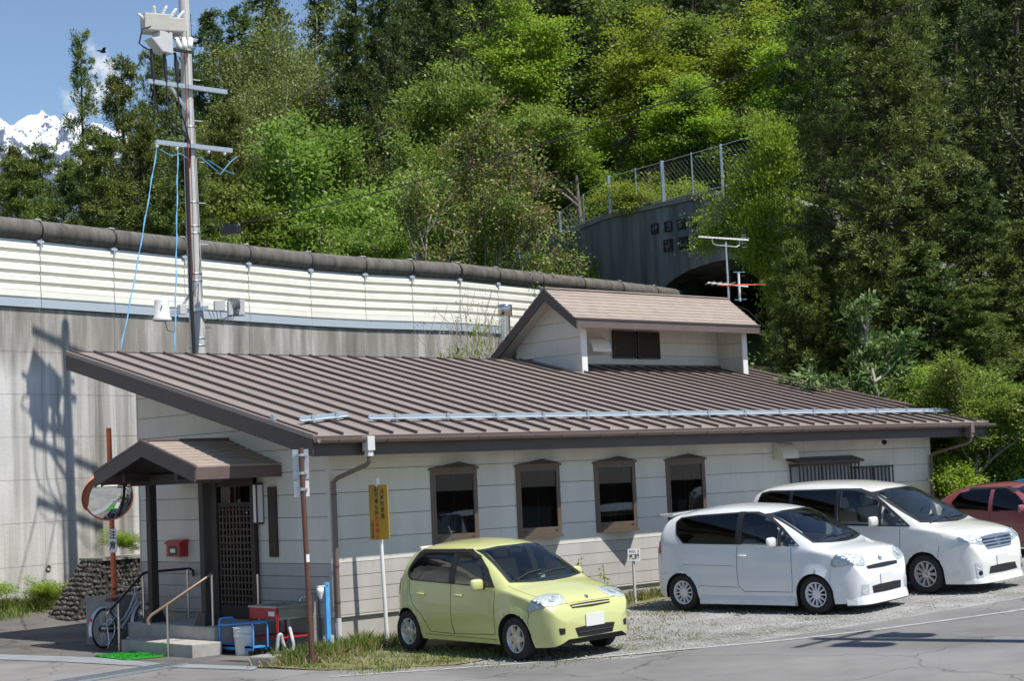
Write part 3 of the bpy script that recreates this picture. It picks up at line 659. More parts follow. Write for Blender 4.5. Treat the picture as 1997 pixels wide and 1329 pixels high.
# handrails: two separate railings
rl = thing('handrail', 'steel porch handrail with black sloping grip on the bicycle side of the steps', 'handrail', (-1.69, 3.5, -.52), group='porch handrails')
for p in ((-1.69, 3.5, -.52, .26), (-1.02, 3.84, -.11, .66), (-.16, 3.84, -.11, .68)):
    f = MB(); f.cyl((p[0], p[1], p[2]), (p[0], p[1], p[3]), .021, 12); f.cyl((p[0], p[1], p[2]), (p[0], p[1], p[2]+.012), .05, 14); f.cyl((p[0], p[1], p[3]-.04), (p[0], p[1], p[3]+.01), .024, 10); f.build('post', steel, rl)
f = MB(); f.tube([(-2.03, 3.36, -.02), (-2.02, 3.35, .07), (-1.95, 3.38, .13), (-1.69, 3.5, .28), (-1.02, 3.84, .68), (-.9, 3.84, .70), (-.1, 3.84, .70), (-.05, 3.84, .66), (-.05, 3.84, .56)], .022, 12); f.build('grip_rail', mat('rail_black', (.03, .026, .025), .4), rl)
rl2 = thing('handrail', 'steel porch handrail with shiny brown grip in front of the concrete step', 'handrail', (-1.86, 1.75, -.52), group='porch handrails')
for p in ((-1.86, 1.75, -.52, .27), (-1.06, 1.72, -.11, .68), (-.35, 1.5, -.11, .64)):
    f = MB(); f.cyl((p[0], p[1], p[2]), (p[0], p[1], p[3]), .021, 12); f.cyl((p[0], p[1], p[2]), (p[0], p[1], p[2]+.012), .05, 14); f.cyl((p[0], p[1], p[3]-.04), (p[0], p[1], p[3]+.01), .024, 10); f.build('post', steel, rl2)
f = MB(); f.tube([(-2.16, 1.80, -.0), (-2.17, 1.82, .08), (-2.1, 1.82, .15), (-1.86, 1.75, .29), (-1.06, 1.72, .70)], .022, 12); f.build('grip_rail', mat('rail_brown', (.20, .12, .08), .25, spec=.8), rl2)
# green mat
gm = thing('door_mat', 'bright green artificial grass mat lying before the porch step', 'mat', (-2.1, 2.4, -.5))
f = MB(); q = [(-2.42, 3.02), (-2.48, 1.95), (-1.86, 1.82), (-1.80, 2.95)]; f.prism([(x, y, G(x, y)+.013) for x, y in q], (0, 0, .016)); f.build('mat_base', mat('turf_green', (.03, .33, .03), .9, var=.25, scale=30, bump=.6, bscale=160), gm)
rng = random.Random(4); f = MB()
for k in range(1800):
    a, b = rng.random(), rng.random(); p = Vector(q[0]).lerp(Vector(q[1]), a).lerp(Vector(q[3]).lerp(Vector(q[2]), a), b); z = G(p.x, p.y)+.028; t = rng.random()*6.28; dx, dy = .008*math.cos(t), .008*math.sin(t)
    f.add([(p.x-dx, p.y-dy, z), (p.x+dx, p.y+dy, z), (p.x+rng.uniform(-.012, .012), p.y+rng.uniform(-.012, .012), z+.022)], [(0, 1, 2)])
o = f.build('turf_blades', MAT['turf_green'], gm); o['kind'] = 'stuff'
# low square block in the verge
sb = thing('concrete_block', 'low mossy square concrete block at the edge of the grass', 'block', (-1.75, -.7, -.52)); f = MB(); f.box((-1.75, -.7, -.47), (.36, .36, .17), (0, 0, .4)); f.build('block', concd, sb, bev=.02)
# blue trolley
ct = thing('hand_trolley', 'blue steel hand trolley with tall loop handle beside the porch slab', 'trolley', (-1.0, 1.2, -.52))
f = MB(); f.tube([(-1.14, 1.42, -.46), (-1.14, 1.42, -.02), (-1.12, 1.42, .02), (-.92, 1.40, .02), (-.88, 1.40, -.02), (-.88, 1.40, -.46)], .019, 10); f.tube([(-1.14, 1.42, -.06), (-.88, 1.4, -.06)], .012, 8); f.build('handle', bluep, ct)
f = MB(); f.bb((-1.15, .55, -.40), (-.87, 1.44, -.375)); f.bb((-1.15, .55, -.44), (-1.12, 1.44, -.375)); f.bb((-.9, .55, -.44), (-.87, 1.44, -.375)); f.build('deck', bluep, ct)
f = MB()
f.tube([(-1.14, 1.40, -.08), (-1.14, .55, -.02), (-1.14, .52, -.06), (-1.14, .52, -.40)], .014, 8); f.tube([(-.88, 1.40, -.08), (-.88, .55, -.02), (-.88, .52, -.06), (-.88, .52, -.40)], .014, 8); f.tube([(-1.14, .53, -.03), (-.88, .53, -.03)], .014, 8); f.build('side_rail', bluep, ct)
for x, y in ((-1.13, 1.36), (-.89, 1.36), (-1.13, .62), (-.89, .62)):
    f = MB(); f.cyl((x-.012, y, -.48), (x+.012, y, -.48), .04, 12); f.bb((x-.015, y-.02, -.47), (x+.015, y+.02, -.43)); f.build('caster', blackp, ct)
# bucket
bu = thing('bucket', 'white ribbed plastic pail standing between the trolley and the sink', 'bucket', (-1.08, .86, -.51))
f = MB(); f.lathe([(.001, 0), (.125, 0), (.13, .01), (.148, .27), (.158, .275), (.158, .30), (.150, .305), (.152, .34), (.160, .345), (.16, .365), (.152, .37), (.154, .40), (.164, .405), (.164, .42), (.150, .42), (.14, .3), (.12, .02), (.001, .02)], (-1.08, .86, -.51), 28); f.build('pail', whitep, bu)
f = MB(); f.tube([(-1.08+.16*math.cos(a), .86+.16*math.sin(a), -.14-.1*math.sin((a-1.2)/math.pi*math.pi) if False else -.14-.06*math.sin(a-3.3)) for a in frange(3.3, 6.4, 12)], .004, 5); f.build('handle', galv, bu)
# sink
sk = thing('outdoor_sink', 'stainless outdoor sink on a red angle-iron stand beside the gable wall', 'sink', (-.42, .78, -.51))
X0, X1, Y0, Y1, zt = -.76, -.10, .42, 1.14, .19
f = MB(); f.bb((X0-.02, Y0-.02, zt-.018), (X0+.07, Y1+.02, zt+.012)); f.bb((X1-.05, Y0-.02, zt-.018), (X1+.02, Y1+.02, zt+.012)); f.bb((X0+.071, Y0-.02, zt-.018), (X1-.051, Y0+.05, zt+.012)); f.bb((X0+.071, Y1-.05, zt-.018), (X1-.051, Y1+.02, zt+.012))
f.bb((X0+.06, Y0+.04, zt-.20), (X1-.04, Y1-.04, zt-.19)); f.bb((X0+.05, Y0+.05, zt-.19), (X0+.06, Y1-.05, zt-.0185)); f.bb((X1-.05, Y0+.05, zt-.19), (X1-.04, Y1-.05, zt-.0185)); f.bb((X0+.061, Y0+.04, zt-.19), (X1-.051, Y0+.05, zt-.0185)); f.bb((X0+.061, Y1-.05, zt-.19), (X1-.051, Y1-.04, zt-.0185)); f.build('basin', mat('dull_steel', (.42, .41, .36), .45, metal=.7, var=.15, scale=6), sk)
f = MB(); f.bb((X0-.012, Y0, zt-.19), (X0-.004, Y1, zt-.02)); f.build('apron', redp, sk)
f = MB(); f.bb((X0-.016, Y0+.05, zt-.14), (X0-.0125, Y0+.21, zt-.07)); f.build('maker_plate', whitep, sk)
for x, y in ((X0, Y0), (X1, Y0), (X0, Y1), (X1, Y1)):
    f = MB(); f.bb((x-.02, y-.004, -.52), (x+.02, y+.0, zt-.02)); f.bb((x-.004, y-.02, -.52), (x, y-.0045, zt-.02)); f.build('leg', redp, sk)
f = MB(); z = -.28
f.bar((X0, Y0-.005, z), (X1, Y0-.005, z), .01, .03); f.bar((X0-.008, Y0, z+.0), (X0-.008, Y1, z), .01, .03); f.bar((X1, Y0, z), (X1, Y1, z), .01, .03); f.bar((X0, Y1, z), (X1, Y1, z), .01, .03); f.build('stretcher', redp, sk)
f = MB(); pts = [(-.4, .62, -.02), (-.42, .6, -.12), (-.5, .45, -.2), (-.56, .33, -.30), (-.56, .30, -.42), (-.62, .30, -.49), (-.70, .32, -.44), (-.74, .34, -.3), (-.76, .34, -.22), (-.80, .35, -.25), (-.82, .36, -.4), (-.83, .36, -.49)]
sp = []
for i in range(len(pts)-1):
    for t in (0, .25, .5, .75):
        p0, p1, p2, p3 = [Vector(pts[max(0, min(len(pts)-1, i+k))]) for k in (-1, 0, 1, 2)]
        sp.append(.5*((2*p1)+(-p0+p2)*t+(2*p0-5*p1+4*p2-p3)*t*t+(-p0+3*p1-3*p2+p3)*t**3))
f.tube(sp, [.026+.003*(i % 2) for i in range(len(sp))], 10); f.build('drain_hose', mat('hose_grey', (.42, .45, .45), .5), sk)
fp = thing('water_tap', 'concrete standpipe with brass tap and green hose behind the sink', 'tap', (-.12, .36, -.5))
f = MB(); f.bb((-.15, .33, -.52), (-.05, .42, .36)); f.build('standpipe', concd, fp); f = MB(); f.tube([(-.12, .42, .3), (-.2, .50, .3), (-.24, .52, .28), (-.25, .53, .23)], .014, 8); f.box((-.18, .47, .335), (.05, .02, .015)); f.build('tap', steel, fp)
f = MB(); f.tube([(-.25, .53, .23), (-.27, .55, .1), (-.32, .58, .0)], .013, 8); f.build('short_hose', mat('hose_green', (.03, .22, .16), .5), fp)
dp = thing('drain_cover', 'small grey plastic gully grate against the house corner', 'drain', (-.12, .05, -.5)); f = MB()
f.bb((-.22, -.06, -.52), (-.06, .0, -.28)); f.build('gully_box', greyp, dp)
for k in range(5):
    f = MB(); f.bb((-.229, -.055+.011*k, -.46), (-.2205, -.05+.011*k, -.30)); f.build('slat', lightp, dp)
# blue stake with white lamp
bs = thing('blue_post', 'weathered bright blue wooden post with a white cup at the house corner', 'post', (-.28, -.21, -.52))
f = MB(); f.box((-.28, -.21, -.0), (.075, .05, 1.08)); f.build('stake', mat('blue_wood', (.09, .36, .72), .6, var=.18, scale=7, stretch=(5, 5, .8)), bs)
f = MB(); f.lathe([(.02, -.1), (.05, 0), (.055, .07), (.001, .07)], (-.40, -.21, .40), 12); f.bar((-.45, -.21, .49), (-.27, -.21, .49), .05, .015); f.build('cup_lamp', whitep, bs)
# ------------------------------------------------------------------ bicycle
bk = thing('bicycle', 'silver city bicycle with front basket parked behind the black handrail', 'bicycle', (-1.64, 4.07, -.52), R(23))
WBK, RB = 1.12, .345
fr_m = mat('bike_silver', (.58, .60, .66), .35, metal=.3); chrome = mat('bike_chrome', (.72, .72, .72), .18, metal=1)
def wheel_b(x):
    f = MB(); n = 40
    M = Euler((R(90), 0, 0)).to_matrix()
    f.lathe([(RB-.036+.019*math.cos(a)+.0, .019*math.sin(a)) for a in frange(0, 2*math.pi, 9)], (x, 0, RB), n, M)
    f.cur = 0; return f.build('wheel', rubber, bk, True)
for x in (0, WBK):
    w = wheel_b(x); M = Euler((R(90), 0, 0)).to_matrix()
    f = MB(); f.lathe([(RB-.062, -.012), (RB-.050, -.013), (RB-.050, .013), (RB-.062, .012), (RB-.062, -.012)], (x, 0, RB), 40, M); f.build('rim', chrome, w, True)
    f = MB()
    for k in range(32):
        a = 2*math.pi*k/32; s_ = .03 if k % 2 else -.03; b = a+(.35 if k % 4 < 2 else -.35)
        f.cyl((x+.02*math.cos(b), s_, RB+.02*math.sin(b)), (x+(RB-.055)*math.cos(a), 0, RB+(RB-.055)*math.sin(a)), .0018, 4, cap=False)
    f.build('spokes', chrome, w, True)
    f = MB(); f.cyl((x, -.045, RB), (x, .045, RB), .022, 10); f.build('hub', chrome, w, True)
    f = MB(); a0, a1 = (R(-15), R(150)) if x == 0 else (R(20), R(200))
    arc = [(x-(RB+.012)*math.cos(a) if x == 0 else x+(RB+.012)*math.cos(a), 0, RB+(RB+.012)*math.sin(a)) for a in frange(a0, a1, 22)]
    V = []
    for p in arc: V += [(p[0], -.03, p[2]-.012), (p[0], 0, p[2]), (p[0], .03, p[2]-.012)]
    f.add(V, [(3*i+k, 3*i+k+1, 3*i+k+4, 3*i+k+3) for i in range(len(arc)-1) for k in (0, 1)], True); f.build('mudguard', fr_m, bk, True)
f = MB(); bb_ = (.46, 0, RB-.04); seat = (.30, 0, .68); head0 = (.92, 0, .72); head1 = (.88, 0, .86)
f.tube([bb_, (.38, 0, .5), seat, (.27, 0, .76)], .017, 10)
f.tube([bb_, (.62, 0, .42), (.78, 0, .58), head0], .019, 10); f.tube([(.40, 0, .42), (.55, 0, .46), (.70, 0, .60), (.83, 0, .78), head1], .016, 10)
for s_ in (-1, 1):
    f.tube([bb_, (.2, s_*.05, RB-.02), (0, s_*.055, RB)], .011, 8); f.tube([(.36, 0, .55), (.16, s_*.05, .45), (0, s_*.055, RB)], .009, 8)
    f.tube([(.935, s_*.05, .68), (1.0, s_*.05, .55), (WBK-.02, s_*.05, RB+.02), (WBK, s_*.05, RB)], .013, 8)
    f.tube([(0, s_*.06, RB), (-.0, s_*.06, RB+.36)], .004, 6)
f.tube([(.94, -.05, .68), (.94, .05, .68)], .014, 8); f.tube([head0, head1], .024, 10); f.build('frame', fr_m, bk, True)
f = MB(); f.tube([(.60, -.27, .93), (.68, -.27, .95), (.80, -.22, .97), (.87, -.08, .95), (.87, .08, .95), (.80, .22, .97), (.68, .27, .95), (.60, .27, .93)], .011, 8); f.tube([head1, (.86, 0, .95)], .012, 8); hb = f.build('handlebar', chrome, bk, True)
for s_ in (-1, 1):
    f = MB(); f.tube([(.60, s_*.27, .93), (.70, s_*.27, .955)], .017, 8); f.build('grip', blackp, hb, True)
f = MB(); f.box((.25, 0, .80), (.26, .18, .06), None, (.75, .7)); f.build('saddle', mat('saddle_brown', (.16, .045, .03), .5), bk, True, bev=.02)
f = MB()
for z in frange(.66, .92, 6):
    d = (z-.66)*.18; f.tube([(1.0-d*.3, -.15-d, z), (1.24+d, -.15-d, z), (1.24+d, .15+d, z), (1.0-d*.3, .15+d, z), (1.0-d*.3, -.15-d, z)], .004, 5)
for k in range(9):
    y = -.15+.3*k/8; f.tube([(1.0, y, .66), (1.24, y, .66), (1.287, y*1.3, .92)], .003, 4); f.tube([(1.0, y, .66), (.986, y*1.3, .92)], .003, 4)
for s_ in (-1, 1):
    for k in range(6): x = 1.0+.24*k/5; f.tube([(x, s_*.15, .66), (x+.04*(k/5), s_*.197, .92)], .003, 4)
f.build('basket', mat('basket_wire', (.30, .31, .33), .4, metal=.5), bk, True)
f = MB(); f.prism([(-.03, .052, RB-.06), (.46, .052, RB-.12), (.55, .052, RB-.09), (.57, .052, RB-.02), (.50, .052, RB+.03), (0, .052, RB+.05), (-.05, .052, RB+.01)], (0, .02, 0)); f.build('chain_case', blackp, bk, True)
f = MB(); f.tube([(.46, -.09, RB-.04), (.46, .09, RB-.04)], .012, 8); f.tube([(.46, -.09, RB-.04), (.53, -.09, RB-.19)], .009, 6); f.tube([(.46, .09, RB-.04), (.39, .09, RB+.11)], .009, 6); f.box((.53, -.13, RB-.2), (.09, .07, .02)); f.box((.39, .13, RB+.12), (.09, .07, .02)); f.build('crank', chrome, bk, True)
f = MB(); f.box((-.345, 0, RB+.17), (.02, .05, .05)); f.build('rear_reflector', redp, bk, True)
f = MB(); f.tube([(.0, -.07, .36), (.02, -.09, .1), (-.05, -.1, .02)], .008, 6); f.build('stand', chrome, bk, True)
# ------------------------------------------------------------------ convex traffic mirror
mr = thing('traffic_mirror', 'round convex traffic mirror with orange hood on a tall orange pole', 'traffic mirror', (-.93, 4.98, -.5))
f = MB(); f.cyl((-.90, 4.97, -.45), (-.93, 4.98, 3.15), .045, 14); f.build('pole', orangep, mr)
f = MB(); f.box((-.95, 4.98, -.12), (.62, .62, .82), (0, 0, .25)); f.build('concrete_base', concd, mr, bev=.015)
mc = Vector((-1.22, 4.55, 1.98))
mdir = Vector((-.50, -.84, -.20)).normalized()
Mm = mdir.to_track_quat('Z', 'Y').to_matrix()
rad = .40; crv = .95
pr_ = []
for k in range(15):
    rr = rad*k/14; pr_.append((max(rr, .0005), math.sqrt(crv*crv-rr*rr)-math.sqrt(crv*crv-rad*rad)))
f = MB(); f.lathe([(a, b) for a, b in reversed(pr_)], mc, 40, Mm); f.build('mirror_face', mirror_m, mr)
f = MB(); f.lathe([(rad+.018, .012), (rad+.018, -.03), (rad*.98, -.06), (rad*.8, -.08), (.001, -.09)], mc, 40, Mm); f.lathe([(rad, .0), (rad+.002, .014), (rad+.018, .012)], mc, 40, Mm); f.build('mirror_rim', orangep, mr)
f = MB(); V = []; N_ = 18
uq = Vector((0, 0, 1))-mdir*mdir.z; uq.normalize(); rq = uq.cross(mdir)
for k in range(N_+1):
    a = R(62)+R(150)*k/N_; rd = uq*math.sin(a)+rq*math.cos(a)
    w_ = .27*math.sin(math.pi*k/N_)**.6
    for e in (0, 1): V += [mc+rd*(rad+.018+.004*e)-mdir*.05, mc+rd*(rad+.03+.004*e)+mdir*w_]
f.add(V, [(4*i, 4*i+1, 4*i+5, 4*i+4) for i in range(N_)]+[(4*i+2, 4*i+6, 4*i+7, 4*i+3) for i in range(N_)], True); f.build('visor', hood_m, mr)
f = MB(); f.bar(mc-mdir*.08, Vector((-.92, 4.98, 2.0)), .05, .05); f.bar(mc-mdir*.08+Vector((0, 0, .12)), Vector((-.92, 4.98, 2.1)), .03, .03); f.build('bracket', orangep, mr)
f = MB(); n2 = Vector((-.80, -.60, 0)).normalized(); r2_ = Vector((.60, -.80, 0)); c2 = Vector((-.955, 4.90, 1.22)); f.prism([c2-r2_*.07+Vector((0, 0, -.2)), c2+r2_*.07+Vector((0, 0, -.2)), c2+r2_*.07+Vector((0, 0, .2)), c2-r2_*.07+Vector((0, 0, .2))], n2*-.006); f.build('caution_plate', whitep, mr)
for ch, dz in (('注', .095), ('意', -.095)): place_text(ch, .16, txtk, mr, c2+n2*.002+Vector((0, 0, dz)), r2_, (0, 0, 1), .75)
# ------------------------------------------------------------------ signs
sp_ = thing('parking_sign', 'ochre parking permit sign with black and red vertical writing on a white post', 'sign', (.57, -.53, -.48))
f = MB(); f.cyl((.60, -.53, -.5), (.52, -.53, 2.06), .032, 14); f.ball((.52, -.53, 2.07), .034); f.build('post', whitep, sp_)
sd = Vector((-math.sin(R(15)), math.cos(R(15)), 0)); sn = Vector((-math.cos(R(15)), -math.sin(R(15)), 0)); so_ = Vector((.545, -.55, 1.56))+sn*.045
def on_sign(a, z): return so_-sd*a+Vector((0, 0, z))
f = MB(); f.prism([on_sign(-.178, -.42), on_sign(.178, -.42), on_sign(.178, .42), on_sign(-.178, .42)], -sn*.018); f.build('sign_board', yellowp, sp_)
f = MB(); f.bar(on_sign(-.1, .3)-sn*.03, on_sign(.1, .3)-sn*.03, .02, .04); f.bar(on_sign(-.1, -.3)-sn*.03, on_sign(.1, -.3)-sn*.03, .02, .04); f.build('clamp', galv, sp_)
for i, ch in enumerate('月極駐車場'): place_text(ch, .088, txtk, sp_, on_sign(.075, .31-.094*i)+sn*.002, -sd, (0, 0, 1), .85)
for i, ch in enumerate('許可車以外駐車禁止'): place_text(ch, .088, txtk if i < 5 else txtr, sp_, on_sign(-.035, .345-.091*i)+sn*.002, -sd, (0, 0, 1), .85)
for i, ch in enumerate('上松町役場'): place_text(ch, .058, txtk, sp_, on_sign(-.125, -.14-.06*i)+sn*.002, -sd, (0, 0, 1), .8)
bp_ = thing('road_sign', 'brown sign pole seen from behind with two grey plate backs in the verge', 'road sign', (-1.40, -1.28, -.5))
f = MB(); f.cyl((-1.38, -1.28, -.6), (-1.45, -1.28, 2.56), .038, 14); f.build('pole', brownp, bp_)
pn = Vector((.66, .75, 0)); pr2 = Vector((.75, -.66, 0)); pc = Vector((-1.46, -1.27, 2.3))+pn*.055
def plate(z0, z1, w, m, nm):
    f = MB(); f.prism([pc+pr2*(-w)+Vector((0, 0, z0)), pc+pr2*w+Vector((0, 0, z0)), pc+pr2*w+Vector((0, 0, z1)), pc+pr2*(-w)+Vector((0, 0, z1))], pn*.012); f.build(nm, m, bp_, bev=.004)
plate(-.19, .24, .115, mat('plate_alu', (.48, .52, .55), .4, metal=.5, var=.1, scale=9), 'upper_plate'); plate(-.44, -.215, .11, whitep, 'lower_plate')
for z in (.16, -.1, -.33):
    f = MB(); f.bar(pc-pr2*.09+Vector((0, 0, z))-pn*.012, pc+pr2*.09+Vector((0, 0, z))-pn*.012, .03, .035); f.cyl(Vector((-1.445, -1.28, 2.3+z-.02)), Vector((-1.446, -1.28, 2.3+z+.02)), .046, 14); f.build('clamp', galv, bp_)
f = MB(); f.cyl((-1.411, -1.28, .93), (-1.413, -1.28, 1.04), .040, 14); f.build('white_tape', whitep, bp_)
ns = thing('stake_sign', 'small white plot marker sign on a stake between the green and white cars', 'sign', (6.0, -.72, G(6, -.72)))
f = MB(); f.box((6.0, -.70, .0), (.045, .03, .95)); f.build('stake', mat('stake_pale', (.5, .48, .45), .7), ns)
wn = Vector((-.55, -.83, 0)).normalized(); wr = Vector((.83, -.55, 0)).normalized(); wc = Vector((6.0, -.72, .56))+wn*.02
f = MB(); f.prism([wc-wr*.11-Vector((0, 0, .105)), wc+wr*.11-Vector((0, 0, .105)), wc+wr*.11+Vector((0, 0, .105)), wc-wr*.11+Vector((0, 0, .105))], -wn*.01); f.build('sign_board', whitep, ns)
place_text('NO. 2', .07, txtb, ns, wc+wn*.002+Vector((0, 0, .057)), wr, (0, 0, 1)); place_text('瀬脇', .10, txtk, ns, wc+wn*.002-Vector((0, 0, .04)), wr, (0, 0, 1))
# ------------------------------------------------------------------ rubble stone bank end
rb = thing('rubble_wall', 'dark rubble stone retaining wall with sloping end behind the house', 'wall', (1.5, 9.5, -.4))
f = MB(); f.prism([(.75, 9.75, -.6), (6.5, 9.75, -.6), (6.5, 9.75, .68), (1.62, 9.75, .68)], (0, .9, 0)); f.build('wall_core', mat('rubble_core', (.05, .045, .04), .95, var=.3, scale=6), rb)
f = MB(); f.prism([(1.58, 9.70, .68), (6.5, 9.70, .68), (6.5, 9.70, .73), (1.58, 9.70, .73)], (0, .95, 0)); f.build('coping', concd, rb)
rng = random.Random(7); f = MB()
for r_ in range(13):
    for c_ in range(60):
        z = -.5+r_*.095; x = .6+c_*.1+rng.uniform(-.03, .03)+(.05 if r_ % 2 else 0)
        if x < .86+(z+.5)*.70 or x > 6.4: continue
        d = .06*rng.uniform(.7, 1.25); f.ball((x, 9.76, z), d*1.1, 5, 3, (1, .6, .8), Euler((rng.random()*3, rng.random()*3, rng.random()*3)).to_matrix())
f.sm = [False]*len(f.sm); o = f.build('stones', mat('rubble_stone', (.085, .078, .068), .9, var=.6, scale=9, bump=.4, bscale=50), rb); o['kind'] = 'stuff'
f = MB()
for r_ in range(14):
    z = -.5+r_*.09; x = .78+(z+.5)*.72
    for k in range(9):
        d = .06*rng.uniform(.7, 1.3); f.ball((x+rng.uniform(-.03, .03), 9.78+k*.1, z), d*1.1, 5, 3, (.7, 1, .8), Euler((rng.random()*3, rng.random()*3, 0)).to_matrix())
f.sm = [False]*len(f.sm); o = f.build('stones', MAT['rubble_stone'], rb); o['kind'] = 'stuff'

# ------------------------------------------------------------------ retaining wall and noise barrier
J = [(-11.4, 10.6), (-9.3, 10.9), (-7.3, 11.2), (-5.2, 11.55), (-3.1, 11.9), (-1.05, 12.28), (.95, 12.62), (2.0, 12.84), (4.05, 13.26), (6.22, 13.72), (8.35, 14.16), (10.6, 14.62), (12.54, 14.80), (14.13, 14.74), (15.85, 14.72), (17.62, 15.06), (19.74, 15.44), (21.84, 15.76), (23.98, 16.15), (26.1, 16.6), (28.0, 17.1)]
J = [J[0]]+J[1:6]+J[7:]
wall_m = bpy.data.materials.new('wall_concrete'); wall_m.use_nodes = True
def wall_nodes(m):
    n = m.node_tree.nodes; l = m.node_tree.links; b = n['Principled BSDF']; b.inputs['Roughness'].default_value = .9; b.inputs['Specular IOR Level'].default_value = .2
    ge = n.new('ShaderNodeNewGeometry')
    def noise(sc, scl, det=5):
        mp = n.new('ShaderNodeMapping'); mp.inputs['Scale'].default_value = sc; l.new(ge.outputs['Position'], mp.inputs[0])
        z = n.new('ShaderNodeTexNoise'); z.inputs['Scale'].default_value = scl; z.inputs['Detail'].default_value = det; z.inputs['Roughness'].default_value = .6; l.new(mp.outputs[0], z.inputs['Vector']); return z.outputs[0]
    def ramp(src, *els):
        c = n.new('ShaderNodeValToRGB'); c.color_ramp.elements.remove(c.color_ramp.elements[1])
        for i, (p, col) in enumerate(els):
            e = c.color_ramp.elements[0] if i == 0 else c.color_ramp.elements.new(p); e.position = p; e.color = (*col, 1)
        l.new(src, c.inputs[0]); return c.outputs[0]
    def mix(mode, f_, a, b_):
        x = n.new('ShaderNodeMix'); x.data_type = 'RGBA'; x.blend_type = mode
        if isinstance(f_, float): x.inputs[0].default_value = f_
        else: l.new(f_, x.inputs[0])
        l.new(a, x.inputs[6]); l.new(b_, x.inputs[7]); return x.outputs[2]
    base = ramp(noise((1, 1, .5), 1.1, 7), (.3, (.50, .495, .475)), (.7, (.65, .64, .62)))
    run = ramp(noise((1, 1, .035), 1.5, 5), (.34, (.25, .23, .20)), (.43, (.66, .64, .61)), (.52, (1, 1, 1)))      # dirt runs down the face
    run2 = ramp(noise((1, 1, .02), 4.5, 3), (.34, (.62, .60, .58)), (.5, (1, 1, 1)), (.8, (1.12, 1.12, 1.12)))
    c = mix('MULTIPLY', .85, base, run); c = mix('MULTIPLY', .5, c, run2)
    sx = n.new('ShaderNodeSeparateXYZ'); l.new(ge.outputs['Position'], sx.inputs[0])
    mr_ = n.new('ShaderNodeMapRange'); mr_.inputs[1].default_value = 4.55; mr_.inputs[2].default_value = 5.25; l.new(sx.outputs[2], mr_.inputs[0])
    ad = n.new('ShaderNodeMath'); ad.operation = 'MULTIPLY_ADD'; l.new(noise((1, 1, .08), 1.6, 4), ad.inputs[0]); ad.inputs[1].default_value = 1.5; ad.inputs[2].default_value = -.75
    a2 = n.new('ShaderNodeMath'); a2.use_clamp = True; l.new(mr_.outputs[0], a2.inputs[0]); l.new(ad.outputs[0], a2.inputs[1])
    dirty = ramp(noise((1, 1, .12), 2.6, 6), (.3, (.17, .155, .135)), (.5, (.27, .255, .23)), (.68, (.46, .44, .41)))      # lichen-dark coping band
    c = mix('MIX', a2.outputs[0], c, dirty)
    l.new(c, b.inputs['Base Color'])
    bp = n.new('ShaderNodeBump'); bp.inputs['Strength'].default_value = .3; bp.inputs['Distance'].default_value = .02; l.new(noise((1, 1, 1), 14, 6), bp.inputs['Height']); l.new(bp.outputs[0], b.inputs['Normal'])
wall_nodes(wall_m); MAT['wall_concrete'] = wall_m
rw = thing('retaining_wall', 'tall stained grey concrete retaining wall carrying the noise barrier', 'wall', (10, 14.5, .3))
nb = thing('noise_barrier', 'cream louvred noise barrier with round grey top on the retaining wall', 'barrier', (10, 14.5, 6.1))
f = MB()
for a, b in zip(J, J[1:]):
    d = (Vector(b)-Vector(a)).normalized(); nn = Vector((-d.y, d.x))
    f.prism([(a[0]+nn.x*.02, a[1]+nn.y*.02, -1.2), (b[0]+nn.x*.02, b[1]+nn.y*.02, -1.2), (b[0]+nn.x*.02, b[1]+nn.y*.02, 6.1), (a[0]+nn.x*.02, a[1]+nn.y*.02, 6.1)], (nn.x*.6, nn.y*.6, 0))
f.build('wall_core', concd, rw)
cream = mat('barrier_cream', (.80, .785, .70), .45, var=.05, scale=1.4, stretch=(1, 1, .5), detail=6, orand=.025)
tubem = mat('barrier_tube', (.115, .108, .095), .9, var=.42, scale=3.2, bump=.5, bscale=16, stretch=(1.5, 1.5, .5), detail=7)
ROWS = [(6.335, 6.62), (6.62, 6.85), (6.85, 7.08), (7.08, 7.31), (7.31, 7.54)]
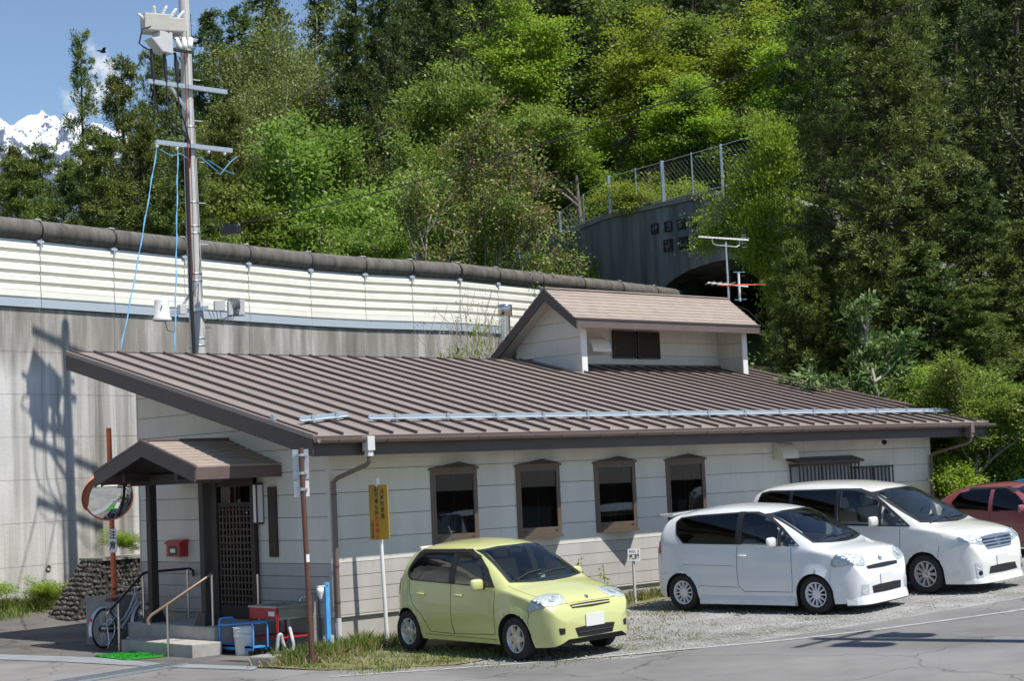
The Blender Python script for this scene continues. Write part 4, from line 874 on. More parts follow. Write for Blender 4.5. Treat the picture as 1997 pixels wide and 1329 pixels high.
for a, b in zip(J, J[1:]):
    A, B = Vector((*a, 0)), Vector((*b, 0)); d = (B-A).normalized(); L_ = (B-A).length; nn = Vector((d.y, -d.x, 0))      # nn towards the house
    z = 6.1
    lifts = [6.1, 5.15]+[5.15-.92*k for k in range(1, 8)]
    for z1, z0 in zip(lifts, lifts[1:]):
        f = MB(); p, q = A+d*.003, B-d*.003; f.prism([(p.x, p.y, z0+.004), (q.x, q.y, z0+.004), (q.x, q.y, z1-.003), (p.x, p.y, z1-.003)], (-nn.x*.019, -nn.y*.019, 0)); f.build('concrete_panel', wall_m, rw)
    # barrier bay
    p0, p1 = A+d*.010, B-d*.010
    for z0, z1 in ROWS:
        h = z1-z0; f = MB(); pf = [(-.06, z0), (-.008, z0+.005), (.045, z0+h*.30), (.041, z0+h*.62), (.034, z0+h*.635), (.034, z0+h*.65), (.039, z0+h*.67), (.03, z1-.02), (.0, z1-.004), (-.06, z1-.004)]
        if z0 < 6.4: pf = [(-.06, z0), (.035, z0), (.045, z0+.02), (.041, z0+h*.5), (.030, z0+h*.515), (.030, z0+h*.535), (.039, z0+h*.55), (.03, z1-.02), (.0, z1-.004), (-.06, z1-.004)]
        f.prism([(p0.x+nn.x*u, p0.y+nn.y*u, zz) for u, zz in pf], d*(L_-.02)); f.build('louvre_panel', cream, nb)
    f = MB(); f.prism([(A.x+nn.x*u, A.y+nn.y*u, zz) for u, zz in [(-.08, 6.12), (.06, 6.12), (.06, 6.31), (-.08, 6.31)]], d*(L_-.012)); f.build('base_channel', bluegrey, nb)
    f = MB(); f.prism([(A.x+nn.x*u, A.y+nn.y*u, zz) for u, zz in [(-.10, 7.54), (-.02, 7.54), (-.02, 7.62), (-.10, 7.62)]], d*L_); f.build('top_rail', galv, nb)
    f = MB(); cz = 7.82; M = Matrix((nn, Vector((0, 0, 1)), d)).transposed()
    c0 = A-nn*.08+Vector((0, 0, cz)); f.lathe([(.20, 0), (.235, .015), (.24, .04), (.24, L_-.03), (.225, L_-.012), (.2, L_-.01)], c0, 24, M); f.build('tube_segment', tubem, nb)
    f = MB(); f.lathe([(.236, -.02), (.247, -.02), (.247, .02), (.236, .02)], c0, 24, M); f.build('joint_band', blackp, nb)
    f = MB(); f.box(A-nn*.08+Vector((0, 0, 8.07)), (.16, .18, .02), (0, 0, math.atan2(d.y, d.x))); f.build('joint_plate', lightp, nb)
    f = MB(); f.box(A+nn*.055+Vector((0, 0, 7.52)), (.03, .06, .26), (0, 0, math.atan2(d.y, d.x))); f.box(A+nn*.03+Vector((0, 0, 7.57)), (.17, .1, .06), (0, 0, math.atan2(d.y, d.x))); f.build('bracket', bluegrey, nb)
    f = MB(); f.box(A+nn*-.06+Vector((0, 0, 6.85)), (.05, .06, 1.4), (0, 0, math.atan2(d.y, d.x))); f.build('post', galv, nb)
# weep holes
for x, z in ((4.05, 2.35), (2.05, .48), (7.4, 1.4)):
    y = np.interp(x, [p[0] for p in J], [p[1] for p in J]); f = MB(); f.lathe([(.075, -.03), (.075, .02), (.05, .03), (.05, -.015), (.001, -.015)], (x, y, z), 14, Vector((.2, -1, 0)).normalized().to_track_quat('Z', 'Y').to_matrix()); f.build('weep_pipe', concd, rw)
# ------------------------------------------------------------------ tunnel portal
PX = 28.0
tp = thing('tunnel_portal', 'dark weathered concrete tunnel portal with arched mouth below the wire fence', 'tunnel', (PX, 16, 4))
portal_m = mat('portal_concrete', (.10, .103, .102), .92, col2=(.27, .275, .27), scale=1.3, stretch=(1, 1.6, .12), bump=.3, bscale=20, detail=6)
arch = [(14+5.4*math.copysign(abs(math.cos(t))**(2/3.2), math.cos(t)), 3.6+5.25*abs(math.sin(t))**(2/3.2)) for t in frange(0, math.pi, 41)]
outl = [(26.0, 3.4), (26.0, 8.0), (24.95, 9.55), (22.95, 10.55), (20.4, 10.93), (15.3, 11.03), (13.5, 10.9), (11.0, 9.9), (9.0, 8.0), (8.45, 5.0), (8.45, 3.4)]
poly = [(a[0], a[1]) for a in arch]; ring = outl+[]
pts2 = [Vector(p) for p in outl]+[Vector(p) for p in [(14-5.4, 3.4)]+poly[::-1]+[(14+5.4, 3.4)]]
def cap_poly(loop, X, th, m, nm, parent):
    r_ = geometry.delaunay_2d_cdt(loop, [], [list(range(len(loop)))], 1, 1e-6)
    n_ = len(r_[0]); f = MB(); V = [(X, p.x, p.y) for p in r_[0]]+[(X+th, p.x, p.y) for p in r_[0]]
    F = [tuple(q) for q in r_[2]]+[tuple(i+n_ for i in reversed(q)) for q in r_[2]]
    m_ = len(loop); F += [(i, (i+1) % m_, (i+1) % m_+n_, i+n_) for i in range(m_)]
    f.add(V, F); return f.build(nm, m, parent)
cap_poly(pts2, PX, 1.1, portal_m, 'portal_wall', tp)
f = MB(); V = []
for X in (PX+.02, PX+11): V += [(X, a[0], a[1]) for a in arch]
n_ = len(arch); f.add(V, [(i, i+1, n_+i+1, n_+i) for i in range(n_-1)], True); f.add([(PX+10.9, a[0], a[1]) for a in arch], [tuple(range(n_))]); f.build('tunnel_lining', portal_m, tp)
f = MB()
for a, b in zip(outl[1:], outl[2:6]): f.prism([(PX-.06, a[0], a[1]+.005), (PX-.06, b[0], b[1]+.005), (PX-.06, b[0], b[1]+.16), (PX-.06, a[0], a[1]+.16)], (.4, 0, 0))
f.build('coping', concd, tp)
rng = random.Random(3)
plq = mat('plaque_bronze', (.022, .019, .016), .6)
for z, ys_, w in ((10.27, (18.12, 17.5, 16.9, 16.3), .36), (9.62, (17.55, 16.85, 16.15), .42)):
    for y in ys_:
        f = MB(); f.bb((PX-.03, y-w/2, z-w/2), (PX-.002, y+w/2, z+w/2)); o = f.build('name_plaque', plq, tp)
        f = MB()
        for k in range(5): f.box((PX-.036, y+rng.uniform(-.3, .3)*w, z+rng.uniform(-.3, .3)*w), (.01, rng.uniform(.2, .5)*w if k % 2 else .03, .03 if k % 2 else rng.uniform(.2, .5)*w))
        f.build('worn_relief', concd, o)
# wire fence on top of the wing wall
fe = thing('wire_fence', 'grey wire mesh fence with steel posts along the top of the tunnel portal', 'fence', (PX+.3, 19, 11))
fpts = [(25.2, 8.9), (24.9, 9.62), (22.95, 10.6), (20.4, 11.0), (17.9, 11.05), (15.3, 11.1), (12.5, 11.25), (9.5, 11.4)]
def ftop(y): return np.interp(y, [9.5, 12.5, 15.3, 17.9, 20.4, 22.9, 24.9, 25.3], [13.0, 12.9, 12.75, 12.62, 12.5, 11.6, 10.75, 10.4])
def fbot(y): return np.interp(y, [q[0] for q in fpts[::-1]], [q[1] for q in fpts[::-1]])+.17
for y, r_ in ((25.2, .06), (22.95, .065), (20.4, .075), (17.85, .075), (15.2, .05), (24.1, .025), (21.7, .03), (19.1, .03), (16.5, .03)):
    f = MB(); f.cyl((PX+.2, y, fbot(y)-.3), (PX+.2, y, float(ftop(y))), r_, 10); f.build('post', galv, fe)
f = MB(); f.bar((PX+.2, 25.15, 10.0), (PX+.2, 24.4, 9.5), .06, .08); f.build('brace', galv, fe)
f = MB(); yy = frange(13.9, 25.2, 60)
for k in (0, 1):
    f.tube([(PX+.2, y, float(ftop(y))-.05 if k else float(fbot(y))+.05) for y in yy], .014, 5)
f.build('rail_wire', galv, fe)
f = MB(); st = .16
for k in range(int(15.6/st)):
    y0 = 9.6+k*st
    for sgn in (1, -1):
        pts = []
        for t in frange(0, 1, 12):
            z = fbot(y0)+.05+t*2.3; y = y0+sgn*t*2.3*.8
            if 13.9 <= y <= 25.2 and fbot(y)+.04 <= z <= ftop(y)-.04: pts.append((PX+.2, y, z))
        if len(pts) > 1: f.tube([pts[0], pts[-1]], .0032, 3, False)
o = f.build('wire_mesh', mat('mesh_wire', (.20, .22, .23), .6), fe); o['kind'] = 'stuff'
# ------------------------------------------------------------------ utility pole
def pole_r(z): return .158-(z-5)/150
PXY = Vector((3.55, 9.06))
up_ = thing('utility_pole', 'tall concrete utility pole with switchgear and crossarms behind the house roof', 'utility pole', (PXY.x, PXY.y, -.35))
polem = mat('pole_concrete', (.50, .495, .48), .9, var=.1, scale=2.2, bump=.12, bscale=30, stretch=(3, 3, .6))
px_lean = -.012
def PP(dx, dy, z): return (PXY.x+dx+px_lean*(z-5), PXY.y+dy, z)
f = MB(); f.tube([PP(0, 0, z) for z in frange(-.5, 13.0, 12)], [pole_r(z) for z in frange(-.5, 13.0, 12)], 20); f.build('pole', polem, up_)
def arm(z, x0, x1, dy, nm='crossarm'):
    f = MB(); f.bar(PP(x0, dy, z), PP(x1, dy, z), .075, .09); o = f.build(nm, galv, up_)
    f = MB(); f.lathe([(pole_r(z)+.003, -.03), (pole_r(z)+.012, -.03), (pole_r(z)+.012, .03), (pole_r(z)+.003, .03)], PP(0, 0, z), 18); f.build('band', galv, o); return o
PE = lambda dx, dy, z: PP(dx*.86+.04, dy, 11.5+(z-11.5)*.86-.20)
arm(10.42, -1.06, .86, -.17); arm(9.17, -.92, .93, -.17); arm(12.86, -.9, .9, -.17)
f = MB(); f.bar(PP(-.52, -.17, 10.38), PP(-.06, -.13, 9.86), .05, .05); f.build('brace', galv, up_)
whitc = mat('porcelain', (.80, .80, .78), .25)
# switch box on the upper left
f = MB(); f.box(PE(-.95, -.1, 11.92), (.53, .43, .36), (0, .0, R(-18))); bx = f.build('switch_box', mat('switch_grey', (.46, .45, .40), .55, var=.08, scale=5), up_, bev=.02)
f = MB(); f.box(PE(-.50, -.12, 11.93), (.44, .36, .29), (0, .0, R(-18))); f.build('switch_body', MAT['switch_grey'], up_, bev=.02)
f = MB(); f.bar(PE(-.9, 0, 11.72), PE(.25, 0, 11.72), .06, .07); f.bar(PE(-.1, 0, 12.12), PE(.2, 0, 12.12), .05, .05); f.build('mount_arm', galv, up_)
for dx, dz, a in ((-1.35, 12.02, -1), (-.72, 12.27, .2), (-.47, 12.25, .3), (-.27, 12.23, .4), (-1.0, 12.22, -.2)):
    M = Vector((a, -.2, .55)).normalized().to_track_quat('Z', 'Y').to_matrix()
    f = MB(); f.lathe([(.02, -.12), (.04, -.1), (.025, -.07), (.045, -.04), (.026, -.01), (.045, .02), (.026, .05), (.04, .08), (.015, .12)], PE(dx, -.15, dz), 12, M); f.build('insulator', whitc, up_)
f = MB(); f.prism([PE(-1.25, -.35, 11.5), PE(-.95, -.35, 11.2), PE(-.66, -.35, 11.18), PE(-.66, -.35, 11.7), PE(-1.0, -.35, 11.7), PE(-1.02, -.35, 11.55)], (0, .3, 0)); f.build('relay_box', greyp, up_, bev=.015)
for k in range(3):
    M = Vector((.3-.3*k, -.2, -1)).normalized().to_track_quat('Z', 'Y').to_matrix(); f = MB(); f.lathe([(.025, -.14), (.055, -.11), (.06, .07), (.03, .12), (.001, .13)], PE(-.46+.17*k, -.28, 11.47+.03*k), 12, M); f.build('arrester', whitc, up_)
f = MB(); f.box(PE(-.4, -.3, 11.3), (.5, .08, .05)); f.build('arrester_bar', blackp, up_)
blk = mat('cable_black', (.015, .015, .016), .5)
f = MB()
for k, x in enumerate((-.93, -.63, -.36)):
    f.tube([PP(x, -.2, 10.44), PP(x-.02, -.2, 10.85), PP(x-.03, -.2, 11.1)], [.03, .045, .022], 10)
f.build('cable_head', blackp, up_)
f = MB()
f.tube([PE(-1.18, -.25, 11.8), PE(-1.42, -.25, 11.7), PE(-1.5, -.22, 11.35), PP(-1.15, -.2, 11.12), PP(-.96, -.2, 11.05)], .016, 7)
f.tube([PP(-.85, -.3, 11.25), PP(-.72, -.25, 11.15), PP(-.66, -.2, 11.05)], .014, 7); f.tube([PP(-.7, -.3, 11.2), PP(-.5, -.25, 11.1), PP(-.39, -.2, 11.03)], .014, 7)
f.tube([PP(-.7, -.2, 11.3), PP(-.5, -.25, 11.15), PP(-.25, -.25, 11.25), PP(-.2, -.2, 11.5)], .01, 6); f.tube([PP(-.75, -.2, 11.6), PP(-.45, -.3, 11.35), PP(-.15, -.25, 11.4)], .009, 6)
for k, x in enumerate((-.93, -.63, -.36)):
    f.tube([PP(x, -.2, 10.42), PP(x+.0, -.22, 9.95), PP(x+.1, -.24, 9.65), PP(-.32+.06*k, -.24, 9.42), PP(-.12, -.2, 9.2), PP(-.13, -.17, 8.7)], .017, 7)
f.tube([PP(-.2, -.17, 9.3), PP(-.21, -.17, 8), PP(-.22, -.17, 6.2), PP(-.20, -.17, 4), PP(-.19, -.17, 2)], .038, 8)
f.tube([PP(-.14, -.1, 10), PP(-.16, -.15, 8), PP(-.17, -.2, 6)], .008, 5)
f.tube([PP(-.1, -.2, 11.6), PP(-.12, -.22, 9), PP(-.14, -.2, 6)], .006, 5); f.tube([PP(.06, -.15, 12), PP(.02, -.17, 9), PP(.05, -.17, 6)], .007, 5)
f.build('cables', blk, up_)
f = MB(); f.tube([PP(-.16, -.2, 11.4), PP(-.18, -.22, 9), PP(-.2, -.2, 6.4)], .010, 6); f.build('red_cable', mat('cable_red', (.30, .04, .03), .5), up_)
f = MB()
for k, z in enumerate(frange(3.2, 12.8, 23)): s_ = 1 if k % 2 else -1; f.cyl(PP(s_*pole_r(z)*.7, -.05, z), PP(s_*(pole_r(z)+.15), -.08, z), .009, 6)
f.build('step_bolts', galv, up_)
f = MB()
for z in (5.0, 5.15, 6.35, 6.5, 7.35, 7.5, 8.0, 9.6, 10.3): f.lathe([(pole_r(z)+.002, -.012), (pole_r(z)+.007, -.012), (pole_r(z)+.007, .012), (pole_r(z)+.002, .012)], PP(0, 0, z), 18)
f.build('bands', galv, up_)
for x in (-.9, -.42, .35, .75):
    f = MB(); f.lathe([(.015, -.05), (.035, -.04), (.02, -.02), (.04, .0), (.02, .02), (.035, .04), (.01, .06)], PP(x, -.17, 9.10), 10); f.build('insulator', whitc, up_)
# low equipment arm: sensor drum and boxes
ld = Vector((.87, -.42, 0)).normalized()
lc = Vector(PP(0, -.18, 5.76))
f = MB(); f.bar(lc-ld*.78+Vector((0, 0, -.10)), lc+ld*.15+Vector((0, 0, .02)), .07, .08); f.bar(lc-ld*.42, Vector(PP(-.03, -.15, 6.32)), .04, .05); f.build('bracket_arm', galv, up_)
f = MB(); dc = lc-ld*.80; f.lathe([(.19, -.24), (.195, -.18), (.165, -.17), (.15, .16), (.13, .20), (.03, .23), (.03, .26), (.001, .26)], dc+Vector((0, 0, .0)), 24); f.build('sensor_drum', lightp, up_)
place_text('F', .11, txtb, up_, dc+Vector((-.09, -.152, .02)), (.85, -.5, 0), (0, 0, 1))
f = MB(); f.box(lc-ld*.42+Vector((0, -.05, -.02)), (.15, .12, .2)); f.build('meter_box', greyp, up_, bev=.012); f = MB(); f.box(lc+ld*.38+Vector((0, 0, .05)), (.22, .2, .22), (0, 0, R(-26))); f.build('meter_box', greyp, up_, bev=.012)
f = MB(); f.box(lc+ld*.72+Vector((0, 0, .0)), (.34, .24, .32), (0, 0, R(-26))); f.build('relay_box', greyp, up_, bev=.015)
f = MB()
for k in range(5): f.tube([lc+ld*(.45+.05*k)+Vector((0, -.1, .15)), lc+ld*(.55+.04*k)+Vector((0, -.16, .2)), lc+ld*(.6+.03*k)+Vector((0, -.15, .0)), lc+ld*(.6+.02*k)+Vector((0, -.14, -.18))], .008, 5)
for k in range(4): f.tube([lc+ld*(.1+.08*k)+Vector((0, -.1, -.06)), lc+ld*(.15+.07*k)+Vector((0, -.12, -.25-.04*k)), lc+ld*(.42+.06*k)+Vector((0, -.12, -.22)), lc+ld*.6+Vector((0, -.1, -.12))], .008, 5)
f.build('wiring', blk, up_); f = MB(); f.tube([dc+Vector((0, -.1, -.24)), dc+Vector((.05, -.12, -.45)), dc+Vector((.22, -.1, -.48)), dc+Vector((.3, -.05, -.2)), lc-ld*.42], .01, 5)
f.build('wiring', blk, up_)
# second pole out of view to the right: its shadow lies on the road
p2 = thing('utility_pole', 'concrete utility pole across the road whose shadow falls on the asphalt', 'utility pole', (4.35, -12.1, -.4))
f = MB(); f.tube([(4.35, -12.1, -.8), (4.35, -12.1, 9.6)], [.17, .12], 16); f.build('pole', polem, p2)
f = MB(); f.bar((3.5, -12.1, 9.2), (5.2, -12.1, 9.2), .08, .09); f.bar((3.6, -12.1, 8.4), (5.1, -12.1, 8.4), .08, .09); f.build('crossarm', galv, p2)
for dx in (-.45, .45):
    f = MB(); f.lathe([(.001, -.4), (.23, -.4), (.25, -.36), (.25, .36), (.2, .42), (.001, .44)], (4.35+dx, -12.3, 8.2), 16); f.build('transformer', greyp, p2)
# wires
def sag(a, b, s_, n=24): a, b = Vector(a), Vector(b); return [a.lerp(b, t)-Vector((0, 0, s_*4*t*(1-t))) for t in frange(0, 1, n)]
w1 = thing('overhead_cable', 'black telephone cable with a splice box crossing in front of the trees', 'cable', (3.6, 9, 7.4))
f = MB(); sg = sag(PP(.1, -.15, 7.42), (4.35, -12.1, 8.9), .55, 40); f.tube(sg, .011, 6); f.build('cable', blk, w1)
f = MB(); a, b = sg[1].lerp(sg[2], .45), sg[2].lerp(sg[3], .45); f.bar(a+Vector((0, 0, -.11)), b+Vector((0, 0, -.12)), .13, .18); f.build('splice_box', blackp, w1, bev=.03)
f = MB(); f.bar(a, a+Vector((0, 0, -.05)), .03, .03); f.bar(b, b+Vector((0, 0, -.05)), .03, .03); f.build('hanger', galv, w1)
ropem = mat('blue_rope', (.10, .33, .56), .55)
for lab, p, q, s_ in (('blue wire running slack from the crossarm tip to the roof edge', PP(-.9, -.17, 9.05), (.24, 6.5, 4.66), .12), ('pair of blue wires hanging straight down beside the utility pole', PP(-.4, -.17, 9.05), (1.42, 6.55, 4.66), .03)):
    wr_ = thing('service_wire', lab, 'wire', p, group='blue service wires'); f = MB(); q_ = sag(p, q, s_, 30)
    f.tube(q_, .009, 6); f.tube([v+Vector((.016*math.sin(i*1.1), .016*math.cos(i*1.1), 0)) for i, v in enumerate(q_)], .007, 6); f.build('wire', ropem, wr_)
jl = thing('jumper_wire', 'blue jumper wires looping below the lower crossarm', 'wire', PP(.3, -.2, 9)); f = MB(); f.tube([PP(-.85, -.2, 9.02), PP(-.6, -.22, 8.9), PP(-.35, -.2, 8.98), PP(-.15, -.2, 8.86)], .010, 6); f.tube([PP(.12, -.2, 8.95), PP(.4, -.22, 8.75), PP(.6, -.2, 8.62), PP(.85, -.2, 8.9), PP(1.05, -.2, 9.05)], .011, 6); f.tube([PP(.3, -.2, 8.9), PP(.7, -.2, 8.72), PP(.95, -.2, 8.66)], .008, 6); f.build('wire', ropem, jl)
# ------------------------------------------------------------------ snow mountain
def mtn(x, y):
    return 0
mv = []; mf = []; rng = np.random.default_rng(5)
mc_ = Vector((-16.2+6200*math.sin(R(28.4)), -21.5+6200*math.cos(R(28.4))))
from mathutils import noise as mnoise
Nx, Ny = 240, 90
dirx = Vector((math.cos(R(28.4)), -math.sin(R(28.4)))); diry = Vector((math.sin(R(28.4)), math.cos(R(28.4))))
for j in range(Ny):
    for i in range(Nx):
        u = -1100+2200*i/(Nx-1); v = -700+1400*j/(Ny-1)
        rid = 1-abs(mnoise.noise((u/230, v/260, 3.1)))*1.3
        rid2 = 1-abs(mnoise.noise((u/95, v/130, 7.7)))*1.6-.5*abs(mnoise.noise((u/38, v/60, 2.2)))
        pk_ = 1440*math.exp(-((u+10)/1150)**2)*math.exp(-(v/560)**2)
        h = pk_*(.87+.06*rid+.06*rid2)+10*mnoise.noise((u/60, v/60, 1.2))*min(1, pk_/600)
        p = mc_+dirx*u+diry*v; mv.append((p.x, p.y, h-60))
for j in range(Ny-1):
    for i in range(Nx-1): mf.append((j*Nx+i, j*Nx+i+1, (j+1)*Nx+i+1, (j+1)*Nx+i))
me = bpy.data.meshes.new('mountain'); me.from_pydata(mv, [], mf)
ms = bpy.data.materials.new('hazy_snow_rock'); ms.use_nodes = True; n = ms.node_tree.nodes; l = ms.node_tree.links; b = n['Principled BSDF']; b.inputs['Roughness'].default_value = .9
ge = n.new('ShaderNodeNewGeometry'); sx = n.new('ShaderNodeSeparateXYZ'); l.new(ge.outputs['Position'], sx.inputs[0])
nz = n.new('ShaderNodeTexNoise'); nz.inputs['Scale'].default_value = .016; nz.inputs['Detail'].default_value = 8; nz.inputs['Roughness'].default_value = .7; l.new(ge.outputs['Position'], nz.inputs['Vector'])
ma = n.new('ShaderNodeMath'); ma.operation = 'MULTIPLY_ADD'; ma.inputs[1].default_value = 1300; l.new(nz.outputs[0], ma.inputs[0]); l.new(sx.outputs[2], ma.inputs[2])
mrg = n.new('ShaderNodeMapRange'); mrg.inputs[1].default_value = 1790; mrg.inputs[2].default_value = 1900; l.new(ma.outputs[0], mrg.inputs[0])
cr = n.new('ShaderNodeValToRGB'); cr.color_ramp.elements[0].color = (.10, .13, .20, 1); cr.color_ramp.elements[1].color = (.80, .82, .86, 1); cr.color_ramp.elements[0].position = .2; cr.color_ramp.elements[1].position = .7  # rock is blued: distant haze put into its colour
l.new(mrg.outputs[0], cr.inputs[0]); l.new(cr.outputs[0], b.inputs['Base Color'])
me.materials.append(ms); me.polygons.foreach_set('use_smooth', [False]*len(mf)); o = link('mountain', me); o['kind'] = 'structure'

hx = thing('house', 'dark timber house with tiled roof across the road, seen in the window reflections', 'building', (4, -33, -.4))
f = MB(); f.bb((-8, -40, -2.6), (17, -30, 1.8)); f.build('wall', mat('house_boards', (.10, .065, .04), .7, var=.3, scale=2, stretch=(3, 3, .4)), hx)
for k in range(6):
    f = MB(); f.bb((-6.5+3.7*k, -30.04, -.5), (-4.7+3.7*k, -29.96, .9)); f.build('window', MAT['frosted_pane'], hx)
tile_m = mat('roof_tile', (.045, .046, .05), .65, var=.2, scale=6)
f = MB(); f.prism([(-9, -29, 1.5), (-9, -35, 4.1), (-9, -35, 4.2), (-9, -29, 1.6)], (27, 0, 0)); f.build('roof', tile_m, hx)
f = MB(); f.prism([(-9, -35, 4.0), (-9, -41, 1.4), (-9, -41, 1.5), (-9, -35, 4.15)], (27, 0, 0)); f.build('roof', tile_m, hx)
f = MB(); f.bb((-9, -22.6, -1), (30, -21.8, .9)) if False else None

# a small bird in the sky between the spiky cedar and the pole
bd = thing('bird', 'small dark bird flying in the blue sky left of the utility pole', 'bird', (7.13, 18.77, 13.78))
bv_ = Vector((7.13, 18.77, 13.78)); f = MB(); f.ball(bv_, .05, 10, 6, (2.2, .9, .9)); f.build('body', blackp, bd)
for sg in (-1, 1):
    f = MB(); f.add([bv_+Vector((-.04, .02*sg, .02)), bv_+Vector((.06, .02*sg, .02)), bv_+Vector((.02, .16*sg, .08)), bv_+Vector((-.06, .26*sg, .05)), bv_+Vector((-.06, .12*sg, .06))], [(0, 1, 2, 3, 4)]); f.build('wing', blackp, bd)
# ------------------------------------------------------------------ cars
def itp(tab, s):
    xs_ = [t[0] for t in tab]
    # smooth (pchip-like) interpolation
    n = len(tab)
    if s <= xs_[0]: return tab[0][1]
    if s >= xs_[-1]: return tab[-1][1]
    i = max(k for k in range(n-1) if xs_[k] <= s)
    def slope(k):
        if k == 0: return (tab[1][1]-tab[0][1])/(xs_[1]-xs_[0])
        if k == n-1: return (tab[-1][1]-tab[-2][1])/(xs_[-1]-xs_[-2])
        a = (tab[k][1]-tab[k-1][1])/(xs_[k]-xs_[k-1]); b = (tab[k+1][1]-tab[k][1])/(xs_[k+1]-xs_[k])
        return 0 if a*b <= 0 else 2*a*b/(a+b)
    h = xs_[i+1]-xs_[i]; t = (s-xs_[i])/h
    m0, m1 = slope(i)*h, slope(i+1)*h; p0, p1 = tab[i][1], tab[i+1][1]
    return (2*t**3-3*t*t+1)*p0+(t**3-2*t*t+t)*m0+(-2*t**3+3*t*t)*p1+(t**3-t*t)*m1
dark_under = mat('underbody', (.012, .012, .012), .9)
glass_f = glassmat('car_glass', (.80, .87, .85), 1.7); glass_r = glassmat('privacy_glass', (.10, .11, .11), 1.6)
tyre_m = mat('tyre', (.020, .020, .021), .85, bump=.1, bscale=60)
alloy = mat('alloy_wheel', (.60, .61, .62), .28, metal=.85); whitealloy = mat('white_alloy', (.72, .72, .73), .3)
chromec = mat('car_chrome', (.8, .8, .8), .08, metal=1)
lampin = mat('lamp_reflector', (.80, .82, .86), .16, metal=.55, bump=1.0, bscale=26); bowl_m = mat('lamp_bowl', (.86, .87, .9), .12, metal=.7, bump=1.0, bscale=45)
seat_b = mat('seat_beige', (.50, .44, .36), .8); seat_g = mat('seat_grey', (.10, .10, .105), .8); dash_m = mat('dashboard', (.035, .035, .038), .6)
amber = mat('amber_lens', (.8, .28, .03), .2); redl = mat('tail_lens', (.5, .012, .012), .15, coat=.6)
platem = mat('licence_plate', (.70, .71, .68), .4, var=.04, scale=40); grid_m = mat('grille_black', (.012, .012, .013), .45)
def paint(name, col, rough=.32, metal=0):
    return mat(name, col, rough, metal, coat=1.0)
